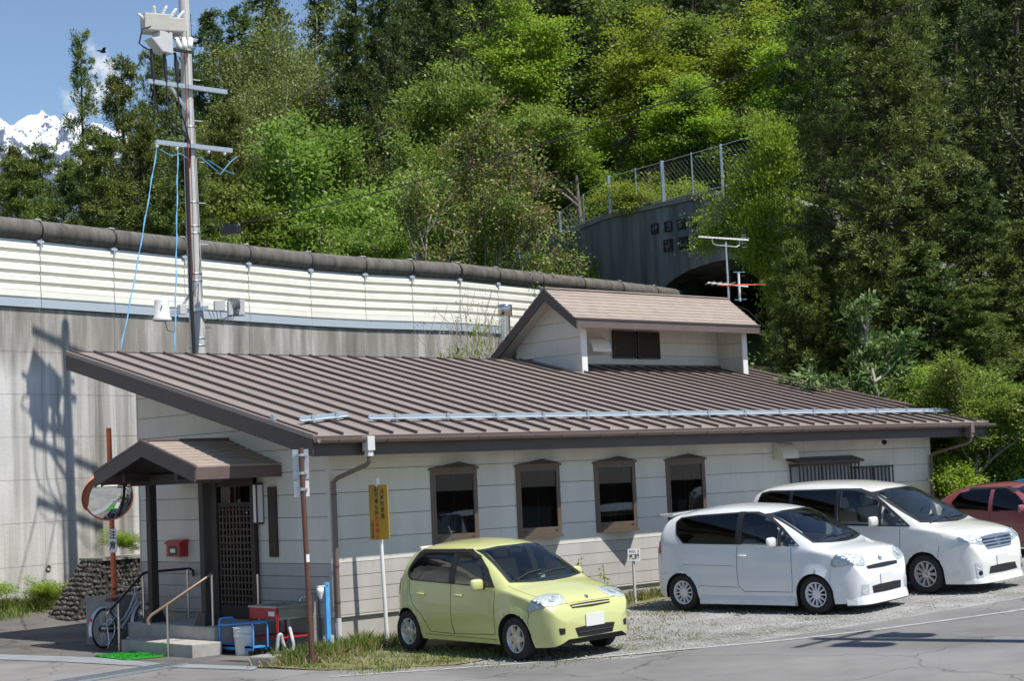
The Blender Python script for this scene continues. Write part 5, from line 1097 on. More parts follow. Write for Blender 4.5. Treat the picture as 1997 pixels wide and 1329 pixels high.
class Car:
    def __init__(s, spec, name, label, x, y, hd):
        s.sp = spec; s.L = spec['L']; s.root = thing(name, label, 'car', (x, y, G(x, y)), hd)
        # tilt to the ground slope
        dz = .042*sm((x+1)/3); d = Vector((math.cos(hd), math.sin(hd))); l_ = Vector((-d.y, d.x))
        s.root.rotation_euler = (math.atan(dz*l_.x), -math.atan(dz*d.x), hd)
        s.paint = spec['paint']
        s.shell()
        s.jobs = []
    def loc(s, st): return s.L/2-st
    def yw(s, st, z):
        sp = s.sp
        return itp(sp['plan'], st)*itp(sp['prof'], z)
    def section(s, st):
        sp = s.sp; zt = itp(sp['top'], st); zb = itp(sp['belt'], st); ye = itp(sp['edge_y'], st); de = itp(sp['edge_d'], st)
        z0 = itp(sp['sill'], st); zwheel = -1; fl = 0
        for xw in (sp['wf'], sp['wr']):
            d = abs(st-xw); ra = sp['arch']
            if d < ra: zwheel = max(zwheel, sp['wrad']-.0+math.sqrt(ra*ra-d*d))
            fl = max(fl, math.exp(-((d-ra*.8)/.22)**2) if d > ra*.8 else 1)
        z0 = max(z0, min(zwheel, zt-.06)) if zwheel > 0 else z0
        zb = min(zb, zt-.02); zb = max(zb, z0+.03)
        pts = []
        NS = 9
        for k in range(NS+1):
            z = z0+(zb-z0)*(k/NS); yy = s.yw(st, z)
            for xw in (sp['wf'], sp['wr']):
                r_ = math.hypot(st-xw, z-sp['wrad'])-sp['arch']
                if 0 <= r_ < .14 and z < zb-.03: yy += sp.get('flare', .022)*(1-r_/.14)**1.2*min(1, (zb-z)/.1)
            pts.append((yy, z))
        yb = pts[-1][0]; ze = max(zt-de, zb+.005); ye = min(ye, yb)
        for k in range(1, 8):
            t = k/7; b = sp.get('tumble', .035)*math.sin(math.pi*t)
            pts.append((yb+(ye-yb)*t+b*min(1, (ze-zb)/.3), zb+(ze-zb)*t))
        for k in range(1, 9):
            t = k/8; pts.append((ye*(1-t), ze+(zt-ze)*(1-(1-t)**2.2)))
        for _ in range(2):
            q = list(pts)
            for k in range(11, len(pts)-1): q[k] = tuple(.25*pts[k-1][c]+.5*pts[k][c]+.25*pts[k+1][c] for c in (0, 1))
            pts = q
        return pts
    def shell(s):
        sp = s.sp; L = s.L
        ss = set([round(x, 4) for x in list(np.linspace(0, L, 110))+[0, .004, .012, .025, .04, .06, .085, .11, .14, L, L-.004, L-.012, L-.025, L-.05, L-.08]])
        for xw in (sp['wf'], sp['wr']):
            for a in np.linspace(0, math.pi, 31): ss.add(round(xw+sp['arch']*.9999*math.cos(a), 4))
        ss = sorted(x for x in ss if 0 <= x <= L)
        ss2 = [ss[0]]
        for x in ss[1:]:
            if x-ss2[-1] > .003: ss2.append(x)
        ss = ss2
        V = []; F = []; n = None; mi = []
        for st in ss:
            h = s.section(st); full = [(-y, z) for y, z in h]+[(y, z) for y, z in h[::-1][1:]]
            n = len(full); V += [(s.loc(st), y, z) for y, z in full]
        for i in range(len(ss)-1):
            for k in range(n-1): F.append((i*n+k, i*n+k+1, (i+1)*n+k+1, (i+1)*n+k)); mi.append(0)
            F.append((i*n+n-1, i*n, (i+1)*n, (i+1)*n+n-1)); mi.append(1)
        F.append(tuple(range(n-1, -1, -1))); mi.append(0); b = (len(ss)-1)*n; F.append(tuple(range(b, b+n))); mi.append(0)
        me = bpy.data.meshes.new('body'); me.from_pydata(V, [], F); me.materials.append(s.paint); me.materials.append(dark_under)
        me.polygons.foreach_set('material_index', mi); me.polygons.foreach_set('use_smooth', [True]*len(F)); me.update()
        bm = bmesh.new(); bm.from_mesh(me); bmesh.ops.recalc_face_normals(bm, faces=bm.faces)
        for e in bm.edges:
            if len(e.link_faces) == 2 and (e.link_faces[0].material_index != e.link_faces[1].material_index): e.smooth = False
        bm.to_mesh(me); bm.free()
        s.body = link('body', me, s.root, True)
        s.bvh = BVHTree.FromPolygons(V, F); s.kill = set()
        s.faces = F; s.V = V
    def cast(s, o, d):
        o = Vector(o); d = Vector(d).normalized()
        for e in (0, .0007, -.0011, .0019, -.0031):
            h = s.bvh.ray_cast(o+Vector((e, e*.7, e*.6)), d, 9)
            if h[0] is not None: break
        return h
    def patch(s, nm, poly, view, m, off=.004, res=.05, hole=None, cut=False, parent=None, label=None, shrink=.0, smooth=True):
        """poly: points in the view plane; view: 'R'/'L' (s, z), 'F'/'B' (y, z), 'T' (s, y) or (axis dir, u, v, origin)"""
        L = s.L
        if view in ('R', 'L'):
            sg = -1 if view == 'R' else 1; base = lambda u, v: (Vector((s.loc(u), 3*sg, v)), Vector((0, -sg, 0)))
        elif view == 'F': base = lambda u, v: (Vector((L, u, v)), Vector((-1, 0, 0)))
        elif view == 'B': base = lambda u, v: (Vector((-L, u, v)), Vector((1, 0, 0)))
        elif view == 'T': base = lambda u, v: (Vector((s.loc(u), v, 4)), Vector((0, 0, -1)))
        else:
            D, U, W, O = view; base = lambda u, v: (O+U*u+W*v-D*3, D)
        def dens(lp):
            o_ = []
            for i in range(len(lp)):
                a, b = Vector(lp[i]), Vector(lp[(i+1) % len(lp)]); k = max(1, int((b-a).length/res))
                o_ += [a.lerp(b, j/k) for j in range(k)]
            return o_
        lp = dens(poly); pts = list(lp); faces = [list(range(len(lp)))]
        hl = None
        if hole: hl = dens(hole); faces.append(list(range(len(pts), len(pts)+len(hl)))); pts += hl
        xs_ = [p[0] for p in lp]; ys_ = [p[1] for p in lp]
        nx, ny = int((max(xs_)-min(xs_))/res), int((max(ys_)-min(ys_))/res)
        for i in range(1, nx+1):
            for j in range(1, ny+1): pts.append(Vector((min(xs_)+(i-.5)*res+.0007*j, min(ys_)+(j-.5)*res)))
        r_ = geometry.delaunay_2d_cdt([Vector((p[0], p[1])) for p in pts], [], faces, 1, 1e-5)
        def inside(p, lp_):
            c = False; j = len(lp_)-1
            for i in range(len(lp_)):
                a, b = lp_[i], lp_[j]
                if (a[1] > p[1]) != (b[1] > p[1]) and p[0] < (b[0]-a[0])*(p[1]-a[1])/(b[1]-a[1])+a[0]: c = not c
                j = i
            return c
        V = []; ok = []
        for p in r_[0]:
            o_, d_ = base(p.x, p.y); h = s.cast(o_, d_)
            if h[0] is None: V.append(o_); ok.append(False)
            else:
                nrm = h[1]; nrm = nrm if nrm.dot(d_) < 0 else -nrm
                V.append(h[0]+(nrm*.6-d_*.4)*off); ok.append(True)
        F = []
        for t in r_[2]:
            if not all(ok[i] for i in t): continue
            if hl:
                c = sum((Vector(r_[0][i]) for i in t), Vector((0, 0)))/len(t)
                if inside(c, hl): continue
            F.append(t)
        if not F: return None
        par = list(range(len(V)))
        def root(i):
            while par[i] != i: par[i] = par[par[i]]; i = par[i]
            return i
        for t in F:
            a_ = root(t[0])
            for i in t[1:]: par[root(i)] = a_
        cnt = {}
        for t in F: cnt[root(t[0])] = cnt.get(root(t[0]), 0)+1
        big_ = max(cnt, key=cnt.get); F = [t for t in F if root(t[0]) == big_]
        me = bpy.data.meshes.new(nm); me.from_pydata(V, [], F); me.materials.append(m)
        me.polygons.foreach_set('use_smooth', [smooth]*len(F)); me.update()
        bm = bmesh.new(); bm.from_mesh(me); bmesh.ops.delete(bm, geom=[v for v in bm.verts if not v.link_faces], context='VERTS'); bm.to_mesh(me); bm.free()
        # orient outwards
        d_ = base(lp[0][0], lp[0][1])[1]; sgn = sum(p.normal.dot(d_)*p.area for p in me.polygons)
        if sgn > 0: me.flip_normals()
        if cut:
            sh = [(a_, b_) for a_, b_ in ((.014, 0), (-.014, 0), (0, .005 if view == 'F' else .014), (0, -.005 if view == 'F' else -.014))]
            for i, q in enumerate(s.faces):
                if len(q) != 4: continue
                P4 = [Vector(s.V[k]) for k in q]; cc = sum(P4, Vector())/4; nr = (P4[2]-P4[0]).cross(P4[3]-P4[1])
                if nr.length < 1e-12: continue
                nr.normalize()
                if nr.dot(cc-Vector((cc.x*.6, 0, .6))) < 0: nr = -nr
                if nr.dot(d_) > -.04: continue
                uv = (s.L/2-cc.x, cc.z) if view in ('R', 'L') else (cc.y, cc.z)
                if inside(uv, lp) and all(inside((uv[0]+a_, uv[1]+b_), lp) for a_, b_ in sh): s.kill.add(i)
        o = link(nm, me, parent or s.root, True)
        if label: o['label'] = label
        return o
    def seam(s, poly, view, w=.007, m=None, closed=False, nm='panel_gap'):
        pts = []
        n = len(poly)
        for i in range(n if closed else n-1):
            a, b = Vector(poly[i]), Vector(poly[(i+1) % n]); k = max(1, int((b-a).length/.06)); pts += [a.lerp(b, j/k) for j in range(k)]
        if not closed: pts.append(Vector(poly[-1]))
        sg = -1 if view == 'R' else 1; P = []
        for p in pts:
            if view in 'RL': h = s.cast((s.loc(p.x), 3*sg, p.y), (0, -sg, 0))
            elif view == 'F': h = s.cast((s.L, p.x, p.y), (-1, 0, 0))
            else: h = s.cast((s.loc(p.x), p.y, 4), (0, 0, -1))
            if h[0] is not None: P.append(h[0])
        if len(P) > 1:
            f = MB(); f.tube(P, w*.5, 4); return f
    def finish(s):
        bm = bmesh.new(); bm.from_mesh(s.body.data); bm.faces.ensure_lookup_table()
        bmesh.ops.delete(bm, geom=[bm.faces[i] for i in s.kill], context='FACES'); bm.to_mesh(s.body.data); bm.free()
    def wheel(s, st, side, r, w, rim_r, spokes, m, style):
        y0 = s.sp['track']*side; c = Vector((s.loc(st), y0, r)); M = Euler((R(-90*side), 0, 0)).to_matrix()
        f = MB()     # rim face
        f.lathe([(rim_r, -w*.3), (rim_r, w*.44), (rim_r*.955, w*.47), (rim_r*.90, w*.40), (rim_r*.88, w*.1), (rim_r*.4, w*.02), (.001, w*.0)], c, 36, M)
        hub = .075
        for k in range(spokes):
            a = 2*math.pi*k/spokes
            if style == 'star':
                for t0, t1, w0, w1 in ((.04, .92, .052, .030),):
                    p = [(hub*.6, -w0), (rim_r*.9, -w1), (rim_r*.9, w1), (hub*.6, w0)]
            elif style == 'twin':
                p = [(hub*.5, -.020), (rim_r*.9, -.034), (rim_r*.9, .034), (hub*.5, .020)]
            else:
                p = [(hub*.6, -.013), (rim_r*.9, -.011), (rim_r*.9, .011), (hub*.6, .013)]
            def PT(u, v, h): q = Vector((u*math.cos(a)-v*math.sin(a), u*math.sin(a)+v*math.cos(a), h)); return (M @ q)+c
            h1 = w*.36; h0 = w*.43
            f.add([PT(u, v, w*.2) for u, v in p]+[PT(p[0][0], p[0][1]*.8, h1), PT(p[1][0], p[1][1]*.8, h0), PT(p[2][0], p[2][1]*.8, h0), PT(p[3][0], p[3][1]*.8, h1)], [(4, 5, 6, 7), (0, 1, 5, 4), (2, 3, 7, 6), (1, 2, 6, 5), (3, 0, 4, 7)])
        f.lathe([(hub, w*.2), (hub, w*.36), (hub*.7, w*.41), (.001, w*.42)], c, 18, M)
        me = f.mesh('wheel', [m, dark_under])
        for p in me.polygons:
            cc = M.inverted() @ (Vector(p.center)-c); 
            if math.hypot(cc.x, cc.y) < rim_r*.875 and cc.z < w*.16: p.material_index = 1
        o = link('wheel', me, s.root, True)
        f = MB(); f.lathe([(rim_r*.99, -w*.42), (r*.93, -w*.5), (r*.985, -w*.42), (r, -w*.3), (r, w*.3), (r*.985, w*.42), (r*.93, w*.5), (rim_r*1.03, w*.47), (rim_r*.98, w*.42)], c, 40, M); f.build('tyre', tyre_m, o, True)
        return o
    def mirror(s, st, y, z, m, sc=1):
        for sg in (-1, 1):
            f = MB(); f.ball((0, 0, 0), 1, 14, 10); V = [(s.loc(st)+.06*p[0]*sc*(1 if p[0] > 0 else .35), sg*(y+.115*sc)+.105*sc*math.copysign(abs(p[1])**.45, p[1]), z+.08*sc*math.copysign(abs(p[2])**.45, p[2])) for p in f.v]; f.v = V
            o = f.build('side_mirror', m, s.root, True)
            f = MB(); f.bar((s.loc(st)+.0, sg*(y-.05), z-.05), (s.loc(st)+.0, sg*(y+.06), z-.04), .06, .045); f.build('mirror_arm', blackp, o, True)
    def seat(s, st, y, z, m):
        f = MB(); f.box((s.loc(st)-.0, y, z), (.52, .50, .16)); f.box((s.loc(st)-.30, y, z+.33), (.16, .48, .60), (0, R(-14), 0)); f.box((s.loc(st)-.38, y, z+.74), (.10, .26, .20), (0, R(-10), 0)); f.build('seat', m, s.root, True, bev=.04)
def mk_plate(c, y, z, st):
    h = c.cast((c.L, y, z), (-1, 0, 0)); x = h[0].x+.012
    f = MB(); f.bb((x-.006, y-.165, z-.082), (x+.004, y+.165, z+.082)); f.build('licence_plate', platem, c.root, True, bev=.004)
def emblem(c, kind, y, z, sz):
    h = c.cast((c.L, y, z), (-1, 0, 0)); nrm = h[1] if h[1].x > 0 else -h[1]; M = nrm.to_track_quat('Z', 'Y').to_matrix(); o_ = h[0]+nrm*.006; f = MB()
    def ring(a, b, cx, cy, r_): f.tube([o_+M @ Vector((cx+a*math.cos(t), cy+b*math.sin(t), 0)) for t in frange(0, 2*math.pi, 25)], r_, 6, False)
    if kind == 'ovals': ring(sz, sz*.66, 0, 0, .006); ring(sz*.32, sz*.6, 0, 0, .005); ring(sz*.62, sz*.25, 0, sz*.32, .005)
    elif kind == 'ringbar': ring(sz, sz, 0, 0, .008); f.bar(o_+M @ Vector((-sz*1.25, 0, 0)), o_+M @ Vector((sz*1.25, 0, 0)), sz*.36, .012, M @ Vector((0, 0, 1)))
    else:
        P = [(-.6, .9), (.3, .9), (.8, .4), (.55, -.5), (.0, -.95), (-.6, -.6)]; f.prism([o_+M @ Vector((a*sz, b*sz, 0)) for a, b in P], nrm*.006)
    f.build('emblem', chromec, c.root, True)

# ---- yellow-green hatchback
def hatch():
    sp = dict(L=3.60, wf=.72, wr=3.16, wrad=.285, arch=.335, track=.735, paint=paint('paint_lime', (.53, .55, .225), .3),
        plan=[(0, .50), (.02, .58), (.06, .655), (.12, .71), (.22, .757), (.4, .80), (.7, .825), (1.2, .832), (2.6, .832), (3.0, .822), (3.3, .79), (3.48, .72), (3.56, .64), (3.6, .52)],
        prof=[(.1, .90), (.2, .945), (.32, .972), (.5, .995), (.62, 1.0), (.8, .985), (.95, .955), (1.1, .93)],
        top=[(0, .54), (.02, .60), (.05, .665), (.10, .735), (.17, .785), (.3, .84), (.6, .925), (.84, .985), (.95, 1.04), (1.2, 1.20), (1.45, 1.345), (1.62, 1.425), (1.75, 1.465), (2.05, 1.51), (2.4, 1.525), (2.8, 1.505), (3.1, 1.455), (3.27, 1.40), (3.36, 1.28), (3.45, 1.10), (3.53, .90), (3.58, .72), (3.6, .56)],
        belt=[(0, .50), (.1, .66), (.3, .77), (.6, .845), (.9, .90), (1.2, .915), (2.2, .955), (3.0, 1.0), (3.3, 1.02), (3.45, .95), (3.55, .78), (3.6, .52)],
        edge_y=[(0, .42), (.1, .60), (.3, .66), (.7, .70), (.95, .69), (1.3, .63), (1.62, .585), (2.2, .59), (3.0, .575), (3.3, .55), (3.45, .60), (3.6, .48)],
        edge_d=[(0, .02), (.1, .035), (.5, .045), (.9, .05), (1.2, .06), (1.7, .06), (2.4, .065), (3.1, .06), (3.4, .06), (3.6, .02)],
        sill=[(0, .275), (.015, .245), (.04, .22), (.1, .195), (.3, .185), (1.2, .20), (2.7, .205), (3.3, .22), (3.5, .26), (3.57, .34), (3.6, .44)])
    c = Car(sp, 'parked_car', 'pale lime green hatchback parked nose out by the wall', 1.03, -2.87, R(-93.5))
    P = c.paint
    # glass
    ws = [(-.63, 1.005), (-.33, .985), (0, .98), (.33, .985), (.63, 1.005), (.60, 1.12), (.555, 1.30), (.53, 1.395), (.25, 1.425), (0, 1.435), (-.25, 1.425), (-.53, 1.395), (-.555, 1.30), (-.60, 1.12)]
    ws = [(a, min(b, 1.42)) for a, b in ws]
    c.patch('windscreen', ws, 'F', glass_f, .014, res=.035, cut=True)
    big = [(p[0]*1.035, 1.2+(p[1]-1.2)*1.05) for p in ws]; c.patch('windscreen_seal', big, 'F', blackp, .012, res=.035, hole=[(p[0]*.965, 1.2+(p[1]-1.2)*.96) for p in ws])
    fdoor = [(1.24, .955), (2.02, .975), (2.04, 1.39), (1.86, 1.375), (1.62, 1.29), (1.42, 1.15)]
    rdoor = [(2.12, .98), (2.98, 1.015), (3.10, 1.06), (3.13, 1.14), (3.02, 1.36), (2.85, 1.385), (2.12, 1.40)]
    for v in 'RL':
        a = c.patch('side_window', fdoor, v, glass_f, .011, res=.04, cut=True); b = c.patch('side_window', rdoor, v, glass_f, .011, res=.04, cut=True)
        c.patch('window_surround', [(1.10, .935), (3.04, 1.00), (3.15, 1.05), (3.18, 1.15), (3.05, 1.385), (2.85, 1.415), (2.0, 1.425), (1.80, 1.40), (1.58, 1.31), (1.36, 1.17)], v, blackp, .009, res=.04, hole=[(1.25, .96), (2.0, .98), (2.03, 1.385), (1.86, 1.37), (1.62, 1.285), (1.43, 1.15)])
        c.patch('window_pillar', [(2.0, .965), (2.14, .97), (2.14, 1.415), (2.02, 1.41)], v, blackp, .014, res=.04)
        if v == 'R':
            c.patch('door_visor', [(1.62, 1.295), (1.86, 1.375), (3.0, 1.365), (3.0, 1.41), (1.84, 1.418), (1.58, 1.325)], v, blackp, .018)
        for pl in ([(1.10, .93), (1.12, .60), (1.13, .33), (2.05, .30), (2.09, .45), (2.09, .97)], [(2.09, .45), (2.06, .30), (2.62, .31), (2.78, .52), (3.0, .68), (3.09, .85), (3.10, 1.04)]):
            f = c.seam(pl, v, .009); f and f.build('door_gap', dark_under, c.root, True)
        f = c.seam([(1.05, .26), (2.75, .27)], v, .008); f and f.build('sill_gap', dark_under, c.root, True)
        for st in (1.90, 2.78):
            sg = -1 if v == 'R' else 1; h = c.cast((c.loc(st), 3*sg, .82), (0, -sg, 0)); f = MB(); f.tube([h[0]+Vector((.085, sg*.004, 0)), h[0]+Vector((.06, sg*.03, .002)), h[0]+Vector((-.06, sg*.03, .004)), h[0]+Vector((-.085, sg*.004, .004))], .014, 8); f.build('door_handle', P, c.root, True)
            c.patch('handle_recess', [(st-.05, .80), (st+.05, .80), (st+.04, .765), (st-.04, .765)], v, MAT['paint_lime'], .002)
        # head lamps on the corners
        sg = -1 if v == 'R' else 1
        D = Vector((-.66, -.52*sg, -.52)).normalized(); U = Vector((0, 0, 1)).cross(D).normalized()*(1 if v == 'R' else -1); W = U.cross(D)*(1 if v == 'R' else -1); W = W if W.z > 0 else -W; O = Vector((c.loc(.30), sg*.60, .74))
        hl = [(-.27, .06), (-.235, -.04), (-.12, -.11), (.08, -.135), (.235, -.115), (.255, -.07), (.17, .03), (.06, .11), (-.07, .17), (-.2, .155)]
        hl = [(a*(1), b) for a, b in hl]
        o = c.patch('headlight', hl, (D, U, W, O), lampin, .004, res=.03)
        if o:
            for (a, b, r_) in ((-.10, .02, .052), (.06, -.02, .058), (-.12, .10, .022)):
                n_ = 14; c.patch('bulb_bowl', [(a+r_*math.cos(2*math.pi*k/n_), b+r_*math.sin(2*math.pi*k/n_)) for k in range(n_)], (D, U, W, O), bowl_m, .012, res=.02, parent=o)
            c.patch('lens_rim', hl, (D, U, W, O), greyp, .006, res=.03, hole=[(a*.94, .02+(b-.02)*.9) for a, b in hl], parent=o)
            c.patch('lens', hl, (D, U, W, O), clear_glass, .018, res=.04, parent=o)
        c.patch('tail_light', [(3.40, .80), (3.56, .78), (3.55, 1.0), (3.46, 1.06), (3.38, 1.02)], v, redl, .006)
        for pl in ([(.40, .64), (.43, .52), (.42, .47)], [(3.28, .60), (3.50, .58)]):
            f = c.seam(pl, v, .007); f and f.build('bumper_gap', dark_under, c.root, True)
        # lower fog recess
        c.patch('fog_recess', [(sg*.60, .345), (sg*.53, .35), (sg*.525, .42), (sg*.612, .43)], 'F', grid_m, .005, res=.02)
        f = c.seam([(.30, sg*.66), (.62, sg*.70), (.92, sg*.705)], 'T', .006); f and f.build('bonnet_gap', dark_under, c.root, True)
    # nose
    c.patch('upper_grille', [(-.34, .655), (0, .645), (.34, .655), (.36, .70), (.2, .705), (0, .707), (-.2, .705), (-.36, .70)], 'F', grid_m, .005, res=.03)
    f = MB(); P1 = [c.cast((c.L, y, .678-.002*abs(y)), (-1, 0, 0))[0]+Vector((.012, 0, 0)) for y in frange(-.34, .34, 15)]; f.tube(P1, .011, 8); f.build('grille_bar', P, c.root, True)
    c.patch('lower_grille', [(-.31, .29), (0, .28), (.31, .29), (.36, .405), (.2, .415), (0, .417), (-.2, .415), (-.36, .405)], 'F', grid_m, .005, res=.03)
    f = MB(); P1 = [c.cast((c.L, y, .34), (-1, 0, 0))[0]+Vector((.008, 0, 0)) for y in frange(-.31, .31, 11)]; f.tube(P1, .009, 6); f.build('grille_slat', blackp, c.root, True)
    mk_plate(c, 0, .485, 0); emblem(c, 'shield', 0, .765, .035)
    f = c.seam([(-.62, .72), (-.40, .718), (0, .722), (.40, .718), (.62, .72)], 'F', .007); f and f.build('bonnet_gap', dark_under, c.root, True)
    c.patch('rear_window', [(-.52, 1.05), (.52, 1.05), (.50, 1.34), (-.50, 1.34)], 'B', glass_f, .012, res=.04, cut=True)
    # interior
    f = MB(); f.bb((-1.55, -.68, .30), (.85, .68, .42)); f.build('floor_tub', dark_under, c.root, True)
    f = MB(); f.prism([(c.loc(1.0), -.68, .45), (c.loc(1.0), -.68, .99), (c.loc(1.32), -.68, .97), (c.loc(1.45), -.68, .80), (c.loc(1.45), -.68, .45)], (0, 1.36, 0)); f.build('dashboard', dash_m, c.root, True)
    for y in (-.34, .34): c.seat(1.98, y, .58, seat_b)
    c.seat(2.85, -.33, .60, seat_b); c.seat(2.85, .33, .60, seat_b)
    f = MB(); M = Vector((-.9, 0, .45)).to_track_quat('Z', 'Y').to_matrix(); f.tube([Vector((c.loc(1.5), -.34, .93))+M @ Vector((.18*math.cos(t), .18*math.sin(t), 0)) for t in frange(0, 2*math.pi, 21)], .016, 6, False); f.bar((c.loc(1.5), -.50, .92), (c.loc(1.5), -.18, .92), .04, .05); f.build('steering_wheel', blackp, c.root, True)
    f = MB(); f.box((c.loc(1.58), 0, 1.36), (.04, .22, .06)); f.build('rear_view_mirror', blackp, c.root, True)
    f = MB(); f.box((c.loc(1.10), .05, 1.02), (.06, .08, .05)); f.build('dash_ornament', mat('mint', (.35, .65, .50), .5), c.root, True)
    for y0, y1 in ((-.10, .42), (-.55, -.02)):
        f = MB(); a = c.cast((c.loc(.93), y0, 4), (0, 0, -1))[0]+Vector((0, 0, .02)); pts = [a]
        for t in (.5, 1): q = c.cast((c.loc(.97+.05*t), y0+(y1-y0)*t, 4), (0, 0, -1)); pts.append(q[0]+Vector((0, 0, .025)))
        f.tube(pts, .012, 6); f.build('wiper', blackp, c.root, True)
    c.mirror(1.36, .80, .98, P)
    f = MB(); q = c.cast((c.loc(2.75), -.18, 4), (0, 0, -1))[0]; f.cyl(q, q+Vector((-.14, .02, .20)), .008, 6); f.lathe([(.02, 0), (.012, .02)], q, 8); f.build('aerial', blackp, c.root, True)
    for st in (.72, 3.16):
        for sg in (-1, 1): c.wheel(st, sg, .287, .165, .185, 6, alloy, 'star')
    c.finish(); c.root.scale = (1.02, 1.02, 1.06); return c
hatch_c = hatch()

# ---- small white people carrier
def minivan():
    sp = dict(L=3.99, wf=.76, wr=3.36, wrad=.292, arch=.335, track=.745, flare=.03, paint=paint('paint_white', (.70, .715, .74), .25),
        plan=[(0, .50), (.02, .60), (.06, .675), (.12, .73), (.22, .777), (.4, .815), (.7, .835), (1.2, .842), (3.2, .842), (3.6, .825), (3.82, .79), (3.93, .72), (3.97, .64), (3.99, .54)],
        prof=[(.06, .92), (.16, .965), (.3, .985), (.5, 1.0), (.7, 1.0), (.85, .985), (1.0, .965), (1.2, .94)],
        top=[(0, .50), (.02, .60), (.05, .69), (.09, .79), (.14, .88), (.22, .945), (.4, .995), (.62, 1.04), (.74, 1.085), (.95, 1.215), (1.2, 1.365), (1.4, 1.475), (1.58, 1.56), (1.75, 1.615), (2.1, 1.665), (2.6, 1.685), (3.1, 1.655), (3.5, 1.60), (3.7, 1.555), (3.80, 1.44), (3.86, 1.25), (3.92, 1.0), (3.96, .78), (3.985, .6), (3.99, .55)],
        belt=[(0, .47), (.06, .66), (.14, .80), (.3, .88), (.6, .945), (.9, .985), (1.2, 1.0), (2.0, 1.02), (3.2, 1.05), (3.7, 1.10), (3.85, 1.05), (3.95, .75), (3.99, .53)],
        edge_y=[(0, .42), (.1, .60), (.3, .68), (.6, .715), (.8, .70), (1.2, .66), (1.6, .62), (2.2, .62), (3.2, .61), (3.65, .59), (3.82, .64), (3.99, .5)],
        edge_d=[(0, .02), (.1, .05), (.5, .045), (.8, .05), (1.2, .065), (1.7, .07), (2.4, .07), (3.3, .07), (3.7, .07), (3.99, .02)],
        sill=[(0, .22), (.015, .20), (.04, .18), (.1, .165), (.3, .16), (1.1, .165), (2.9, .165), (3.6, .20), (3.85, .25), (3.95, .33), (3.99, .45)])
    c = Car(sp, 'parked_car', 'small white people carrier with roof spoiler and white multi-spoke wheels', 6.27, -3.70, R(-87.0))
    P = c.paint
    ws = [(-.66, 1.095), (-.35, 1.07), (0, 1.06), (.35, 1.07), (.66, 1.095), (.63, 1.25), (.585, 1.44), (.555, 1.535), (.28, 1.575), (0, 1.585), (-.28, 1.575), (-.555, 1.535), (-.585, 1.44), (-.63, 1.25)]
    ws = [(a, min(b, 1.56)) for a, b in ws]
    c.patch('windscreen', ws, 'F', glass_f, .014, res=.035, cut=True)
    c.patch('windscreen_seal', [(p[0]*1.03, 1.32+(p[1]-1.32)*1.04) for p in ws], 'F', blackp, .012, res=.035, hole=[(p[0]*.965, 1.32+(p[1]-1.32)*.96) for p in ws])
    qtr = [(1.02, 1.045), (1.34, 1.055), (1.36, 1.20), (1.335, 1.275)]
    fd = [(1.41, 1.07), (2.12, 1.09), (2.14, 1.565), (1.92, 1.555), (1.68, 1.49), (1.50, 1.39), (1.40, 1.28)]
    rd = [(2.20, 1.10), (3.28, 1.122), (3.43, 1.25), (3.50, 1.44), (3.44, 1.49), (3.1, 1.525), (2.20, 1.56)]
    for v in 'RL':
        sg = -1 if v == 'R' else 1
        c.patch('quarter_window', qtr, v, glass_f, .011, res=.04, cut=True); c.patch('side_window', fd, v, glass_f, .011, res=.04, cut=True); c.patch('side_window', rd, v, glass_r, .011, res=.04, cut=True)
        c.patch('window_surround', [(1.0, 1.045), (2.12, 1.09), (2.16, 1.10), (2.17, 1.585), (1.90, 1.58), (1.64, 1.51), (1.36, 1.33)], v, blackp, .009, res=.04, hole=[(1.03, 1.055), (2.10, 1.095), (2.12, 1.56), (1.92, 1.55), (1.68, 1.485), (1.38, 1.30)])
        c.patch('window_pillar', [(2.1, 1.08), (2.23, 1.08), (2.23, 1.585), (2.12, 1.585)], v, blackp, .014, res=.04)
        c.patch('window_surround', [(2.17, 1.078), (3.30, 1.10), (3.46, 1.245), (3.525, 1.45), (3.45, 1.515), (3.1, 1.55), (2.17, 1.585)], v, blackp, .007, res=.04)
        c.patch('quarter_pillar', [(1.35, 1.05), (1.405, 1.05), (1.41, 1.33), (1.355, 1.28)], v, blackp, .014, res=.04)
        f = c.seam([(2.20, 1.06), (2.215, .6), (2.20, .42), (2.10, .335), (1.18, .335), (1.16, .5), (1.16, 1.03)], v, .009); f and f.build('door_gap', dark_under, c.root, True)
        f = c.seam([(2.22, .40), (3.0, .42)], v, .007); f and f.build('sill_gap', dark_under, c.root, True)
        h = c.cast((c.loc(2.10), 3*sg, .90), (0, -sg, 0)); f = MB(); f.tube([h[0]+Vector((.085, sg*.004, 0)), h[0]+Vector((.06, sg*.03, .002)), h[0]+Vector((-.06, sg*.03, .004)), h[0]+Vector((-.085, sg*.004, .004))], .014, 8); f.build('door_handle', P, c.root, True)

        D = Vector((-.60, -.72*sg, -.34)).normalized(); U = Vector((0, 0, 1)).cross(D).normalized()*(1 if v == 'R' else -1); W = U.cross(D); W = W if W.z > 0 else -W; O = Vector((c.loc(.25), sg*.66, .81))
        hl = [(-.275, -.01), (-.26, -.085), (-.17, -.105), (.20, -.095), (.255, -.06), (.235, .02), (.17, .085), (.05, .105), (-.17, .095), (-.25, .065)]
        o = c.patch('headlight', hl, (D, U, W, O), lampin, .005, res=.03)
